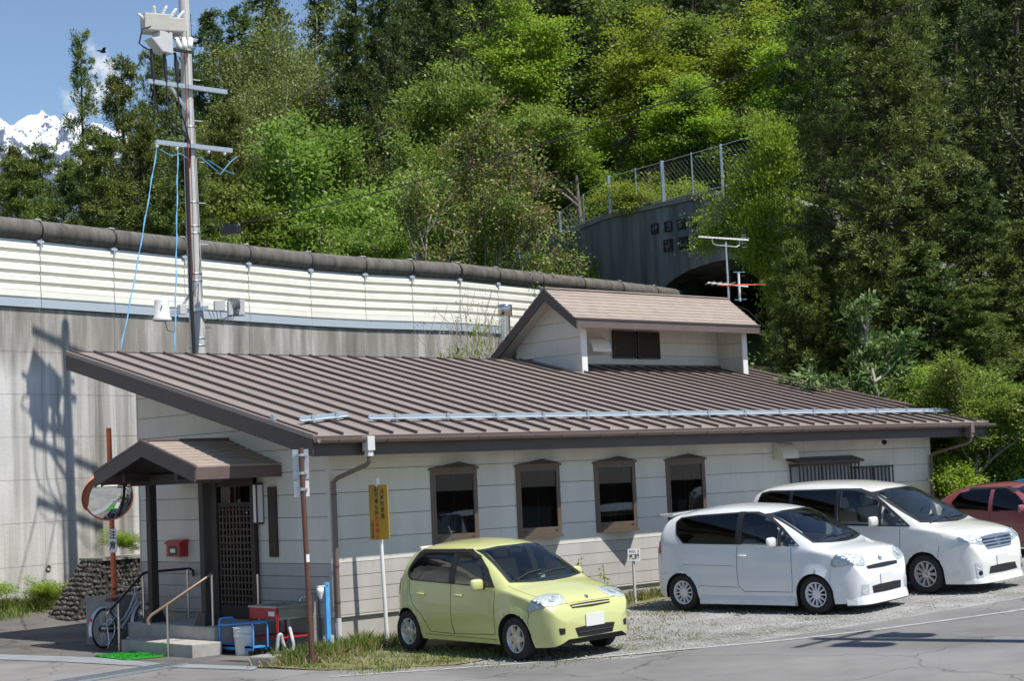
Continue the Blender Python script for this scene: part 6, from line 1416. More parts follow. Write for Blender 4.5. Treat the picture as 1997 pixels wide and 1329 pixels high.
        if o:
            for (a, b, r_) in ((-.14, .0, .065), (.04, .0, .07), (.17, -.02, .045)):
                n_ = 14; c.patch('bulb_bowl', [(a+r_*math.cos(2*math.pi*k/n_), b+r_*math.sin(2*math.pi*k/n_)) for k in range(n_)], (D, U, W, O), bowl_m, .013, res=.02, parent=o)
            c.patch('lens_rim', hl, (D, U, W, O), greyp, .007, res=.03, hole=[(a*.92, b*.86) for a, b in hl], parent=o)
            c.patch('lens', hl, (D, U, W, O), clear_glass, .02, res=.04, parent=o)
        c.patch('tail_light', [(3.80, .93), (3.96, .94), (3.955, 1.08), (3.90, 1.14), (3.80, 1.13)], v, redl, .014)
        n_ = 14; c.patch('fog_lamp', [(sg*.58+.055*math.cos(2*math.pi*k/n_), .335+.05*math.sin(2*math.pi*k/n_)) for k in range(n_)], 'F', lampin, .006, res=.02)
        c.patch('fog_lamp_rim', [(sg*.66, .28), (sg*.50, .29), (sg*.50, .43), (sg*.64, .44)], 'F', mat('bumper_grey', (.45, .46, .48), .5) if v == 'R' else MAT['bumper_grey'], .004, res=.02)  # flat mid-grey surround patch behind the fog lamp
        for pl in ([(.46, .70), (.47, .52), (.45, .44)], [(3.66, .62), (3.93, .60)], [(2.98, 1.0), (3.12, 1.0), (3.12, .86), (2.98, .86), (2.98, 1.0)][:0] or [(2.25, .74), (3.3, .76)]):
            f = c.seam(pl, v, .006); f and f.build('bumper_gap', dark_under, c.root, True)
        # side skirt
        f = MB(); P0 = [c.cast((c.loc(st), 3*sg, .22), (0, -sg, 0))[0] for st in frange(1.12, 2.98, 12)]
        V = []; 
        for p in P0: V += [(p.x, p.y, .285), (p.x, p.y+sg*.035, .20), (p.x, p.y+sg*.04, .13), (p.x, p.y-sg*.06, .12)]
        f.add(V, [(4*i+k, 4*i+k+1, 4*i+k+5, 4*i+k+4) for i in range(11) for k in range(3)], False); f.add(V[:4], [(0, 1, 2, 3)]); f.add(V[-4:], [(3, 2, 1, 0)]); f.build('side_skirt', P, c.root, True)
    # front lip
    f = MB(); V = []; rows = 0
    for y in frange(-.79, .79, 25):
        h = c.cast((c.L, y*.97, .24), (-1, 0, 0)); p = h[0] if h[0] else Vector((c.loc(.3), y, .24)); d = Vector((1, y*.6, 0)).normalized()*(1-abs(y/.8)**3*.85)
        V += [tuple(p+Vector((0, 0, .03))), tuple(Vector((p.x, p.y, .19))+d*.035), tuple(Vector((p.x, p.y, .135))+d*.055), tuple(Vector((p.x-.1, p.y*.95, .13)))]; rows += 1
    f.add(V, [(4*i+k, 4*i+4+k, 4*i+5+k, 4*i+1+k) for i in range(rows-1) for k in range(3)], False); f.build('front_lip', P, c.root, True)
    f = MB(); f.add([tuple(Vector(V[4*i+2])+Vector((.0, 0, -.001))) for i in range(rows)]+[tuple(Vector(V[4*i+2])+Vector((-.02, 0, -.022))) for i in range(rows)], [(i, i+1, rows+i+1, rows+i) for i in range(rows-1)]); f.build('lip_edge', blackp, c.root, True)
    c.patch('upper_grille', [(-.42, .655), (0, .645), (.42, .655), (.44, .70), (.2, .71), (0, .712), (-.2, .71), (-.44, .70)], 'F', grid_m, .006, res=.03)
    c.patch('lower_grille', [(-.39, .285), (0, .275), (.39, .285), (.41, .395), (.2, .405), (0, .407), (-.2, .405), (-.41, .395)], 'F', grid_m, .005, res=.03)
    for z in (.33, .365):
        f = MB(); P1 = [c.cast((c.L, y, z), (-1, 0, 0))[0]+Vector((.007, 0, 0)) for y in frange(-.36, .36, 11)]; f.tube(P1, .006, 6); f.build('grille_slat', blackp, c.root, True)
    mk_plate(c, .0, .485, 0); emblem(c, 'ovals', 0, .785, .05)
    c.patch('rear_window', [(-.56, 1.12), (.56, 1.12), (.55, 1.47), (-.55, 1.47)], 'B', glass_r, .012, res=.04, cut=True)
    # roof spoiler
    f = MB(); f.prism([(c.loc(3.62), -.56, 1.585), (c.loc(3.93), -.56, 1.575), (c.loc(3.95), -.56, 1.55), (c.loc(3.7), -.56, 1.52)], (0, 1.12, 0)); f.build('roof_spoiler', P, c.root, True, bev=.012)
    f = MB(); f.bb((-1.7, -.70, .30), (1.0, .70, .45)); f.build('floor_tub', dark_under, c.root, True)
    f = MB(); f.prism([(c.loc(.86), -.70, .5), (c.loc(.86), -.70, 1.07), (c.loc(1.3), -.70, 1.05), (c.loc(1.42), -.70, .85), (c.loc(1.42), -.70, .5)], (0, 1.40, 0)); f.build('dashboard', dash_m, c.root, True)
    for y in (-.36, .36): c.seat(2.05, y, .68, seat_g)
    for y in (-.36, .36): c.seat(3.0, y, .70, seat_g)
    f = MB(); M = Vector((-.85, 0, .55)).to_track_quat('Z', 'Y').to_matrix(); f.tube([Vector((c.loc(1.5), -.36, 1.04))+M @ Vector((.18*math.cos(t), .18*math.sin(t), 0)) for t in frange(0, 2*math.pi, 21)], .016, 6, False); f.build('steering_wheel', blackp, c.root, True)
    f = MB(); f.box((c.loc(1.55), 0, 1.47), (.04, .22, .06)); f.build('rear_view_mirror', blackp, c.root, True)
    for y0, y1 in ((-.10, .45), (-.58, -.02)):
        f = MB(); pts = [c.cast((c.loc(.80+.05*t), y0+(y1-y0)*t, 4), (0, 0, -1))[0]+Vector((0, 0, .022)) for t in (0, .5, 1)]; f.tube(pts, .012, 6); f.build('wiper', blackp, c.root, True)
    c.mirror(1.46, .80, 1.115, P, 1.05)
    for st in (.76, 3.36):
        for sg in (-1, 1): c.wheel(st, sg, .300, .175, .195, 12, whitealloy, 'multi')
    c.finish(); return c
mini_c = minivan()

# ---- larger pearl white minivan
def van():
    sp = dict(L=4.77, wf=.93, wr=3.79, wrad=.32, arch=.37, track=.745, flare=.02, tumble=.025, paint=paint('paint_pearl', (.70, .70, .665), .25),
        plan=[(0, .50), (.02, .60), (.06, .675), (.12, .73), (.22, .775), (.4, .815), (.7, .838), (1.2, .845), (4.0, .845), (4.4, .83), (4.6, .80), (4.7, .74), (4.75, .66), (4.77, .56)],
        prof=[(.06, .93), (.18, .97), (.3, .985), (.5, 1.0), (.7, 1.0), (.9, .985), (1.1, .965), (1.4, .95)],
        top=[(0, .52), (.02, .64), (.05, .76), (.09, .86), (.16, .945), (.3, 1.01), (.6, 1.085), (.86, 1.135), (1.0, 1.20), (1.3, 1.375), (1.6, 1.545), (1.85, 1.675), (2.05, 1.75), (2.3, 1.80), (2.8, 1.85), (3.4, 1.865), (4.0, 1.845), (4.35, 1.81), (4.52, 1.75), (4.6, 1.6), (4.66, 1.35), (4.71, 1.05), (4.75, .78), (4.77, .58)],
        belt=[(0, .48), (.06, .70), (.14, .83), (.3, .93), (.6, 1.0), (.95, 1.05), (1.4, 1.075), (2.2, 1.09), (4.0, 1.12), (4.5, 1.15), (4.65, 1.05), (4.73, .75), (4.77, .55)],
        edge_y=[(0, .42), (.1, .60), (.3, .68), (.7, .72), (.95, .71), (1.4, .67), (1.9, .635), (2.6, .64), (4.0, .635), (4.45, .62), (4.6, .66), (4.77, .52)],
        edge_d=[(0, .02), (.1, .05), (.5, .05), (.9, .05), (1.4, .07), (2.0, .075), (3.0, .075), (4.2, .075), (4.5, .07), (4.77, .02)],
        sill=[(0, .22), (.015, .20), (.04, .18), (.1, .165), (.3, .16), (1.4, .18), (3.3, .18), (4.3, .2), (4.6, .26), (4.73, .36), (4.77, .46)])
    c = Car(sp, 'parked_car', 'large pearl white minivan with chrome grille parked behind the small white people carrier', 8.97, -3.78, R(-90.5))
    P = c.paint
    ws = [(-.68, 1.165), (-.35, 1.14), (0, 1.13), (.35, 1.14), (.68, 1.165), (.65, 1.35), (.60, 1.57), (.575, 1.66), (.28, 1.705), (0, 1.715), (-.28, 1.705), (-.575, 1.66), (-.60, 1.57), (-.65, 1.35)]
    ws = [(a, min(b, 1.69)) for a, b in ws]
    c.patch('windscreen', ws, 'F', glass_f, .014, res=.035, cut=True)
    c.patch('windscreen_seal', [(p[0]*1.03, 1.42+(p[1]-1.42)*1.04) for p in ws], 'F', blackp, .012, res=.035, hole=[(p[0]*.965, 1.42+(p[1]-1.42)*.96) for p in ws])
    qtr = [(1.22, 1.12), (1.72, 1.135), (1.74, 1.30), (1.70, 1.42)]
    fd = [(1.80, 1.14), (2.60, 1.155), (2.62, 1.71), (2.30, 1.70), (2.05, 1.63), (1.85, 1.50), (1.79, 1.40)]
    rd = [(2.70, 1.16), (3.62, 1.175), (3.62, 1.725), (2.70, 1.715)]; r2 = [(3.70, 1.18), (4.40, 1.19), (4.44, 1.35), (4.36, 1.68), (4.2, 1.71), (3.70, 1.725)]
    for v in 'RL':
        sg = -1 if v == 'R' else 1
        c.patch('window_surround', [(1.15, 1.10), (2.62, 1.13), (2.64, 1.745), (2.26, 1.735), (1.98, 1.655), (1.72, 1.49)], v, blackp, .009, res=.04, hole=[(1.23, 1.125), (2.58, 1.16), (2.6, 1.705), (2.30, 1.695), (2.05, 1.625), (1.76, 1.46)])
        c.patch('window_surround', [(2.64, 1.13), (4.43, 1.165), (4.48, 1.35), (4.39, 1.71), (4.2, 1.745), (2.64, 1.745)], v, blackp, .007, res=.04)
        c.patch('quarter_window', qtr, v, glass_f, .011, res=.04, cut=True); c.patch('side_window', fd, v, glass_f, .011, res=.04, cut=True); c.patch('side_window', rd, v, glass_r, .011, res=.04, cut=True); c.patch('side_window', r2, v, glass_r, .011, res=.04, cut=True)
        c.patch('quarter_pillar', [(1.73, 1.125), (1.80, 1.125), (1.82, 1.52), (1.75, 1.47)], v, blackp, .014, res=.04)
        f = c.seam([(2.66, 1.12), (2.68, .6), (2.64, .36), (1.42, .34), (1.38, .6), (1.36, 1.10)], v, .009); f and f.build('door_gap', dark_under, c.root, True)
        f = c.seam([(2.66, .36), (3.30, .36), (3.45, .62), (3.62, .72), (3.66, 1.14)], v, .008); f and f.build('door_gap', dark_under, c.root, True)
        for st in (2.52, 2.80):
            h = c.cast((c.loc(st), 3*sg, .98), (0, -sg, 0)); f = MB(); f.tube([h[0]+Vector((.085, sg*.004, 0)), h[0]+Vector((.06, sg*.03, .002)), h[0]+Vector((-.06, sg*.03, .004)), h[0]+Vector((-.085, sg*.004, .004))], .014, 8); f.build('door_handle', P, c.root, True)
        D = Vector((-.66, -.66*sg, -.36)).normalized(); U = Vector((0, 0, 1)).cross(D).normalized()*(1 if v == 'R' else -1); W = U.cross(D); W = W if W.z > 0 else -W; O = Vector((c.loc(.25), sg*.64, .83))
        hl = [(-.40, .085), (-.36, .0), (-.26, -.06), (.0, -.075), (.20, -.09), (.25, -.08), (.24, .0), (.12, .06), (-.10, .095), (-.3, .115)]
        o = c.patch('headlight', hl, (D, U, W, O), lampin, .005, res=.03)
        if o:
            for (a, b, r_) in ((-.22, .02, .05), (-.06, .0, .06), (.10, -.02, .05)):
                n_ = 14; c.patch('bulb_bowl', [(a+r_*math.cos(2*math.pi*k/n_), b+r_*math.sin(2*math.pi*k/n_)) for k in range(n_)], (D, U, W, O), bowl_m, .013, res=.02, parent=o)
            c.patch('lens', hl, (D, U, W, O), clear_glass, .02, res=.04, parent=o)
        c.patch('tail_light', [(4.62, .95), (4.74, .95), (4.70, 1.5), (4.60, 1.5)], v, redl, .008)
        for pl in ([(.62, .80), (.66, .60), (.63, .50)], [(4.16, .66), (4.66, .66)]):
            f = c.seam(pl, v, .007); f and f.build('bumper_gap', dark_under, c.root, True)
        c.patch('fog_bezel', [(sg*.665, .25), (sg*.56, .26), (sg*.585, .48), (sg*.69, .50)], 'F', lampin, .006, res=.02)
        n_ = 12; c.patch('fog_lamp', [(sg*.615+.035*math.cos(2*math.pi*k/n_), .33+.04*math.sin(2*math.pi*k/n_)) for k in range(n_)], 'F', grid_m, .012, res=.02)
    gp = [(-.36, .70), (0, .68), (.36, .70), (.42, .80), (.44, .885), (.2, .90), (0, .905), (-.2, .90), (-.44, .885), (-.42, .80)]
    c.patch('radiator_grille', gp, 'F', mat('grille_chrome', (.40, .44, .50), .22, metal=.8), .006, res=.03)
    for z, w in ((.715, .34), (.765, .39), (.815, .41), (.865, .43)):
        f = MB(); P1 = [c.cast((c.L, y, z), (-1, 0, 0))[0]+Vector((.014, 0, 0)) for y in frange(-w, w, 15)]; f.tube(P1, .014, 8); f.build('grille_bar', chromec, c.root, True)
    for z, w in ((.74, .36), (.79, .40), (.84, .42)):
        f = MB(); P1 = [c.cast((c.L, y, z), (-1, 0, 0))[0]+Vector((.008, 0, 0)) for y in frange(-w, w, 15)]; f.tube(P1, .008, 6); f.build('grille_slat', grid_m, c.root, True)
    emblem(c, 'ringbar', 0, .79, .06)
    c.patch('lower_grille', [(-.42, .30), (0, .29), (.42, .30), (.37, .41), (.2, .415), (0, .417), (-.2, .415), (-.37, .41)], 'F', grid_m, .005, res=.03)
    mk_plate(c, 0, .50, 0)
    f = MB(); V = []; rows = 0
    for y in frange(-.79, .79, 25):
        h = c.cast((c.L, y*.97, .24), (-1, 0, 0)); p = h[0] if h[0] else Vector((c.loc(.3), y, .24)); d = Vector((1, y*.6, 0)).normalized()*(1-abs(y/.8)**3*.85)
        V += [tuple(p+Vector((0, 0, .02))), tuple(Vector((p.x, p.y, .205))+d*.03), tuple(Vector((p.x, p.y, .16))+d*.045), tuple(Vector((p.x-.1, p.y*.95, .155)))]; rows += 1
    f.add(V, [(4*i+k, 4*i+4+k, 4*i+5+k, 4*i+1+k) for i in range(rows-1) for k in range(3)], False); f.build('front_lip', P, c.root, True)
    f = MB(); f.bb((-2.1, -.70, .34), (1.2, .70, .5)); f.build('floor_tub', dark_under, c.root, True)
    f = MB(); f.prism([(c.loc(1.0), -.70, .5), (c.loc(1.0), -.70, 1.13), (c.loc(1.55), -.70, 1.11), (c.loc(1.72), -.70, .9), (c.loc(1.72), -.70, .5)], (0, 1.40, 0)); f.build('dashboard', dash_m, c.root, True)
    for st in (2.45, 3.3, 4.1):
        for y in (-.36, .36): c.seat(st, y, .74, seat_g if st > 2.6 else seat_b)
    f = MB(); M = Vector((-.8, 0, .6)).to_track_quat('Z', 'Y').to_matrix(); f.tube([Vector((c.loc(1.82), -.36, 1.12))+M @ Vector((.18*math.cos(t), .18*math.sin(t), 0)) for t in frange(0, 2*math.pi, 21)], .016, 6, False); f.build('steering_wheel', blackp, c.root, True)
    f = MB(); f.box((c.loc(1.85), 0, 1.60), (.04, .24, .06)); f.build('rear_view_mirror', blackp, c.root, True)
    for y0, y1 in ((-.10, .45), (-.58, -.02)):
        f = MB(); pts = [c.cast((c.loc(.92+.05*t), y0+(y1-y0)*t, 4), (0, 0, -1))[0]+Vector((0, 0, .022)) for t in (0, .5, 1)]; f.tube(pts, .012, 6); f.build('wiper', blackp, c.root, True)
    c.mirror(1.80, .82, 1.20, P, 1.1)
    for st in (.93, 3.79):
        for sg in (-1, 1): c.wheel(st, sg, .325, .195, .215, 10, alloy, 'twin')
    c.finish(); return c
van_c = van()

# ---- dull red sedan at the right edge
def redcar():
    sp = dict(L=4.2, wf=.85, wr=3.35, wrad=.29, arch=.335, track=.735, paint=paint('paint_dull_red', (.235, .062, .068), .35),
        plan=[(0, .50), (.03, .62), (.1, .71), (.22, .76), (.4, .80), (.7, .825), (1.2, .835), (3.4, .835), (3.8, .80), (4.05, .72), (4.17, .62), (4.2, .52)],
        prof=[(.1, .90), (.2, .95), (.32, .972), (.5, .995), (.62, 1.0), (.8, .985), (.95, .955), (1.1, .93)],
        top=[(0, .52), (.03, .60), (.08, .69), (.2, .76), (.5, .85), (1.0, .95), (1.25, 1.02), (1.6, 1.22), (1.9, 1.37), (2.1, 1.44), (2.5, 1.48), (3.0, 1.46), (3.4, 1.38), (3.7, 1.22), (3.9, 1.06), (4.1, .98), (4.17, .75), (4.2, .55)],
        belt=[(0, .48), (.1, .62), (.3, .74), (.6, .80), (1.0, .87), (1.5, .90), (3.2, .95), (3.8, .97), (4.1, .90), (4.2, .52)],
        edge_y=[(0, .42), (.1, .60), (.3, .66), (1.0, .70), (1.3, .69), (1.7, .62), (2.1, .575), (3.0, .57), (3.5, .58), (3.9, .64), (4.2, .48)],
        edge_d=[(0, .02), (.1, .035), (1.0, .05), (1.6, .06), (3.1, .06), (3.6, .06), (4.2, .02)],
        sill=[(0, .275), (.015, .245), (.04, .22), (.1, .195), (.3, .185), (3.3, .205), (3.9, .24), (4.15, .34), (4.2, .44)])
    c = Car(sp, 'parked_car', 'dull red sedan cut off by the right edge behind the pearl white minivan', 14.55, -3.35, R(-92))
    ws = [(-.62, 1.03), (0, 1.0), (.62, 1.03), (.585, 1.2), (.525, 1.37), (0, 1.415), (-.525, 1.37), (-.585, 1.2)]
    c.patch('windscreen', ws, 'F', glass_f, .014, res=.035, cut=True)
    for v in 'RL':
        c.patch('side_window', [(1.55, .93), (2.35, .945), (2.37, 1.385), (2.15, 1.37), (1.9, 1.27), (1.7, 1.12)], v, glass_r, .011, res=.04, cut=True)
        c.patch('side_window', [(2.47, .95), (3.2, .975), (3.35, 1.12), (3.2, 1.30), (2.9, 1.36), (2.47, 1.385)], v, glass_r, .011, res=.04, cut=True)
        f = c.seam([(2.42, .93), (2.42, .4), (2.36, .30), (1.45, .30), (1.42, .5), (1.40, .90)], v, .009); f and f.build('door_gap', dark_under, c.root, True)
        c.patch('door_visor', [(1.92, 1.30), (2.15, 1.375), (3.0, 1.36), (3.0, 1.40), (2.12, 1.408), (1.88, 1.325)], v, blackp, .012)
    f = MB(); f.bb((-1.55, -.68, .30), (.85, .68, .5)); f.build('floor_tub', dark_under, c.root, True)
    for y in (-.34, .34): c.seat(2.2, y, .55, seat_g)
    c.mirror(1.62, .80, .985, c.paint)
    for st in (.85, 3.35):
        for sg in (-1, 1): c.wheel(st, sg, .29, .175, .19, 7, alloy, 'multi')
    c.finish(); c.root.scale = (.97, .97, .95)
redcar()
# another white car across the road: its reflection shows in the first bay window
rc = copy_tree(mini_c.root); rc.location = (1.25, -15.6, G(1.25, -15.6)); rc.rotation_euler = (0, 0, R(68)); rc['label'] = 'white people carrier across the road, seen only as a reflection in the first bay window'
# blue vehicle corner behind the red car
bv = thing('parked_car', 'bright blue truck bed cover just showing above the red sedan', 'truck', (17.6, -2.4, G(17.6, -2.4)))
f = MB(); f.prism([(16.4, -3.1, .45), (16.4, -1.7, .45), (16.4, -1.75, 1.40), (16.4, -2.4, 1.52), (16.4, -3.05, 1.40)], (2.4, 0, 0)); f.build('canvas_cover', bluep, bv, bev=.03)
f = MB(); f.bb((16.4, -3.1, .3), (18.9, -1.7, .447)); f.build('bed', greyp, bv)
for x in (16.9, 18.3):
    for y in (-3.05, -1.75): f = MB(); f.lathe([(.001, -.09), (.27, -.09), (.28, 0), (.27, .09), (.001, .09)], (x, y, G(x, y)+.28), 20, Euler((R(90), 0, 0)).to_matrix()); f.build('wheel', tyre_m, bv)
# ------------------------------------------------------------------ vegetation
def leafmat(name, cols, trans=.35, rough=.5):
    """leaf tones mixed by a per-leaf value stored on the mesh"""
    m = bpy.data.materials.new(name); m.use_nodes = True; n = m.node_tree.nodes; l = m.node_tree.links; n.clear()
    o = n.new('ShaderNodeOutputMaterial'); a = n.new('ShaderNodeAttribute'); a.attribute_name = 'tint'
    oi = n.new('ShaderNodeObjectInfo')
    cr = n.new('ShaderNodeValToRGB'); cr.color_ramp.elements.remove(cr.color_ramp.elements[1])
    for i, (p, c) in enumerate(cols):
        e = cr.color_ramp.elements[0] if i == 0 else cr.color_ramp.elements.new(p); e.position = p; e.color = (*c, 1)
    l.new(a.outputs['Fac'], cr.inputs[0])
    hs = n.new('ShaderNodeHueSaturation'); mrg = n.new('ShaderNodeMapRange'); mrg.inputs[3].default_value = .80; mrg.inputs[4].default_value = 1.15
    l.new(oi.outputs['Random'], mrg.inputs[0]); l.new(mrg.outputs[0], hs.inputs['Value']); l.new(cr.outputs[0], hs.inputs['Color'])
    mh = n.new('ShaderNodeMapRange'); mh.inputs[3].default_value = .485; mh.inputs[4].default_value = .515; l.new(oi.outputs['Random'], mh.inputs[0]); l.new(mh.outputs[0], hs.inputs['Hue'])
    d = n.new('ShaderNodeBsdfPrincipled'); d.inputs['Roughness'].default_value = rough; d.inputs['Specular IOR Level'].default_value = .35; l.new(hs.outputs[0], d.inputs['Base Color'])
    t = n.new('ShaderNodeBsdfTranslucent'); l.new(hs.outputs[0], t.inputs[0])
    mx = n.new('ShaderNodeMixShader'); mx.inputs[0].default_value = trans; l.new(d.outputs[0], mx.inputs[1]); l.new(t.outputs[0], mx.inputs[2]); l.new(mx.outputs[0], o.inputs[0])
    return m
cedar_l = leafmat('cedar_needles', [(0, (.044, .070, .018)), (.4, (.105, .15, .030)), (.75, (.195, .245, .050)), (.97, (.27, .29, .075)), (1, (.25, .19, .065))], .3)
hinoki_l = leafmat('cypress_needles', [(0, (.032, .055, .016)), (.5, (.078, .12, .03)), (1, (.14, .19, .046))], .28)
olive_l = leafmat('olive_leaves', [(0, (.10, .135, .03)), (.5, (.19, .235, .055)), (1, (.30, .32, .10))], .3)
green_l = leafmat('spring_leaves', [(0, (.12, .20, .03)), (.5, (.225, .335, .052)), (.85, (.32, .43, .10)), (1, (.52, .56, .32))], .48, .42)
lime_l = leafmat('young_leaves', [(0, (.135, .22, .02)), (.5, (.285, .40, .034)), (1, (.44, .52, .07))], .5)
whorl_l = leafmat('tufted_leaves', [(0, (.06, .11, .03)), (.5, (.13, .21, .06)), (1, (.22, .30, .10))], .3)
bud_l = leafmat('reddish_buds', [(0, (.18, .10, .06)), (.22, (.26, .16, .09)), (.32, (.17, .23, .04)), (1, (.29, .37, .08))], .25)
bark = mat('bark_grey', (.16, .14, .115), .9, var=.3, scale=5, stretch=(4, 4, .8)); barkp = mat('bark_pale', (.36, .32, .27), .85, var=.25, scale=5); barkd = mat('bark_dark', (.05, .04, .032), .95, var=.3, scale=5)
NPR = np.random.default_rng(11); SUNV = np.array(SUN)      # leaves turn towards the light
def unit(v): return v/np.maximum(1e-9, np.linalg.norm(v, axis=-1, keepdims=True))
def leaves_mesh(name, c, d, ln, wd, tint, m, flat=None, face=None):
    """c centres, d long axes, ln, wd sizes: one four-sided leaf per centre"""
    n = len(c); d = unit(d); rnd = NPR.normal(size=(n, 3))
    if flat is not None: rnd = unit(rnd)*(1-flat)+np.array([0, 0, 1.])*flat*np.where(NPR.random((n, 1)) < .5, 1, 1)
    if face is not None: rnd = unit(unit(rnd)*.55+face)
    s_ = unit(np.cross(d, rnd)); nn = np.cross(s_, d)
    ln = np.broadcast_to(np.asarray(ln, float), (n,))[:, None]; wd = np.broadcast_to(np.asarray(wd, float), (n,))[:, None]
    V = np.empty((n, 4, 3)); V[:, 0] = c-d*ln*.5; V[:, 1] = c+s_*wd*.5+nn*wd*.08; V[:, 2] = c+d*ln*.5; V[:, 3] = c-s_*wd*.5+nn*wd*.08
    me = bpy.data.meshes.new(name); me.vertices.add(n*4); me.loops.add(n*4); me.polygons.add(n)
    me.vertices.foreach_set('co', V.reshape(-1)); me.loops.foreach_set('vertex_index', np.arange(n*4, dtype=np.int32))
    me.polygons.foreach_set('loop_start', np.arange(0, n*4, 4, dtype=np.int32)); me.polygons.foreach_set('loop_total', np.full(n, 4, np.int32))
    at = me.attributes.new('tint', 'FLOAT', 'POINT'); at.data.foreach_set('value', np.repeat(np.clip(tint, 0, 1), 4).astype(np.float32))
    me.materials.append(m); me.update(calc_edges=True); return me
def bez(a, b, c, n): return [a*(1-t)**2+b*2*t*(1-t)+c*t*t for t in np.linspace(0, 1, n)]
# unit trees are built at real size; each copy is scaled to its height
def make_cedar(nm, h, r, ntuft, per, m, seed, ragged=0., tuft=.30, leaf=(.20, .055), droop=.25, thin_top=0):
    rg = np.random.default_rng(seed); C, D, T, FC = [], [], [], []; tb = MB()
    tb.tube([(0, 0, z) for z in np.linspace(-.6, h*.98, 8)], [max(.015, .018*h*(1-z/(h*1.02))) for z in np.linspace(0, h, 8)], 8)
    nbr = max(40, ntuft//9); lob = rg.random(7)*6.28
    for i in range(nbr):
        t = (i+rg.random())/nbr; z = h*(.06+.94*t**.92)
        env = (1-t)**.75*(1 if t > .25 else .78+.9*t)+.03
        if thin_top and t > .55: env *= .55+.35*rg.random()
        az = rg.random()*6.28; env *= .72+.28*math.sin(3*az+lob[int(t*6)])+ragged*(rg.random()-.5)
        L_ = r*env*(.75+.4*rg.random())+.12
        a = np.array([0, 0, z]); out_ = np.array([math.cos(az), math.sin(az), 0])
        b = a+out_*L_*.55+np.array([0, 0, -droop*L_*.4]); c = a+out_*L_+np.array([0, 0, -droop*L_*.2+.12*L_])
        pts = bez(a, b, c, 5)
        if i % 3 == 0 or L_ > 1.2: tb.tube([tuple(p) for p in pts], [.012+.012*L_*(1-k/5) for k in range(5)], 4, False)
        nt_ = max(2, int(ntuft/nbr*(.5+1.1*L_/r)))
        br_t = rg.random()*.35
        for k in range(nt_):
            s_ = 1-.75*rg.random()**1.6; p = a*(1-s_)**2+b*2*s_*(1-s_)+c*s_*s_
            sp_ = .16*L_+.08; p = p+rg.normal(size=3)*np.array([sp_, sp_, sp_*.6])
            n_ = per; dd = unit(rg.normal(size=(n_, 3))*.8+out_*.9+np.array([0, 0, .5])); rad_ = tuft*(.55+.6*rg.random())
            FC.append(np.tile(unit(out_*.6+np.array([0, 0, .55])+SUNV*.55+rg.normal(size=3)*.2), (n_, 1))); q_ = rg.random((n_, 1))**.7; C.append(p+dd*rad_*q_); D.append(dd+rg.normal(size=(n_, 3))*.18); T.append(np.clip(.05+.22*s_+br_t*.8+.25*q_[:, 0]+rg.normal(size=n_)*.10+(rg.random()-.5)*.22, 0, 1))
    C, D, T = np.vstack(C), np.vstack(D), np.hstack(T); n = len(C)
    return leaves_mesh('crown', C, D, leaf[0]*(.6+.8*NPR.random(n)), leaf[1]*(.7+.6*NPR.random(n)), T, m, None, np.vstack(FC)), tb.mesh('trunk', barkd), h
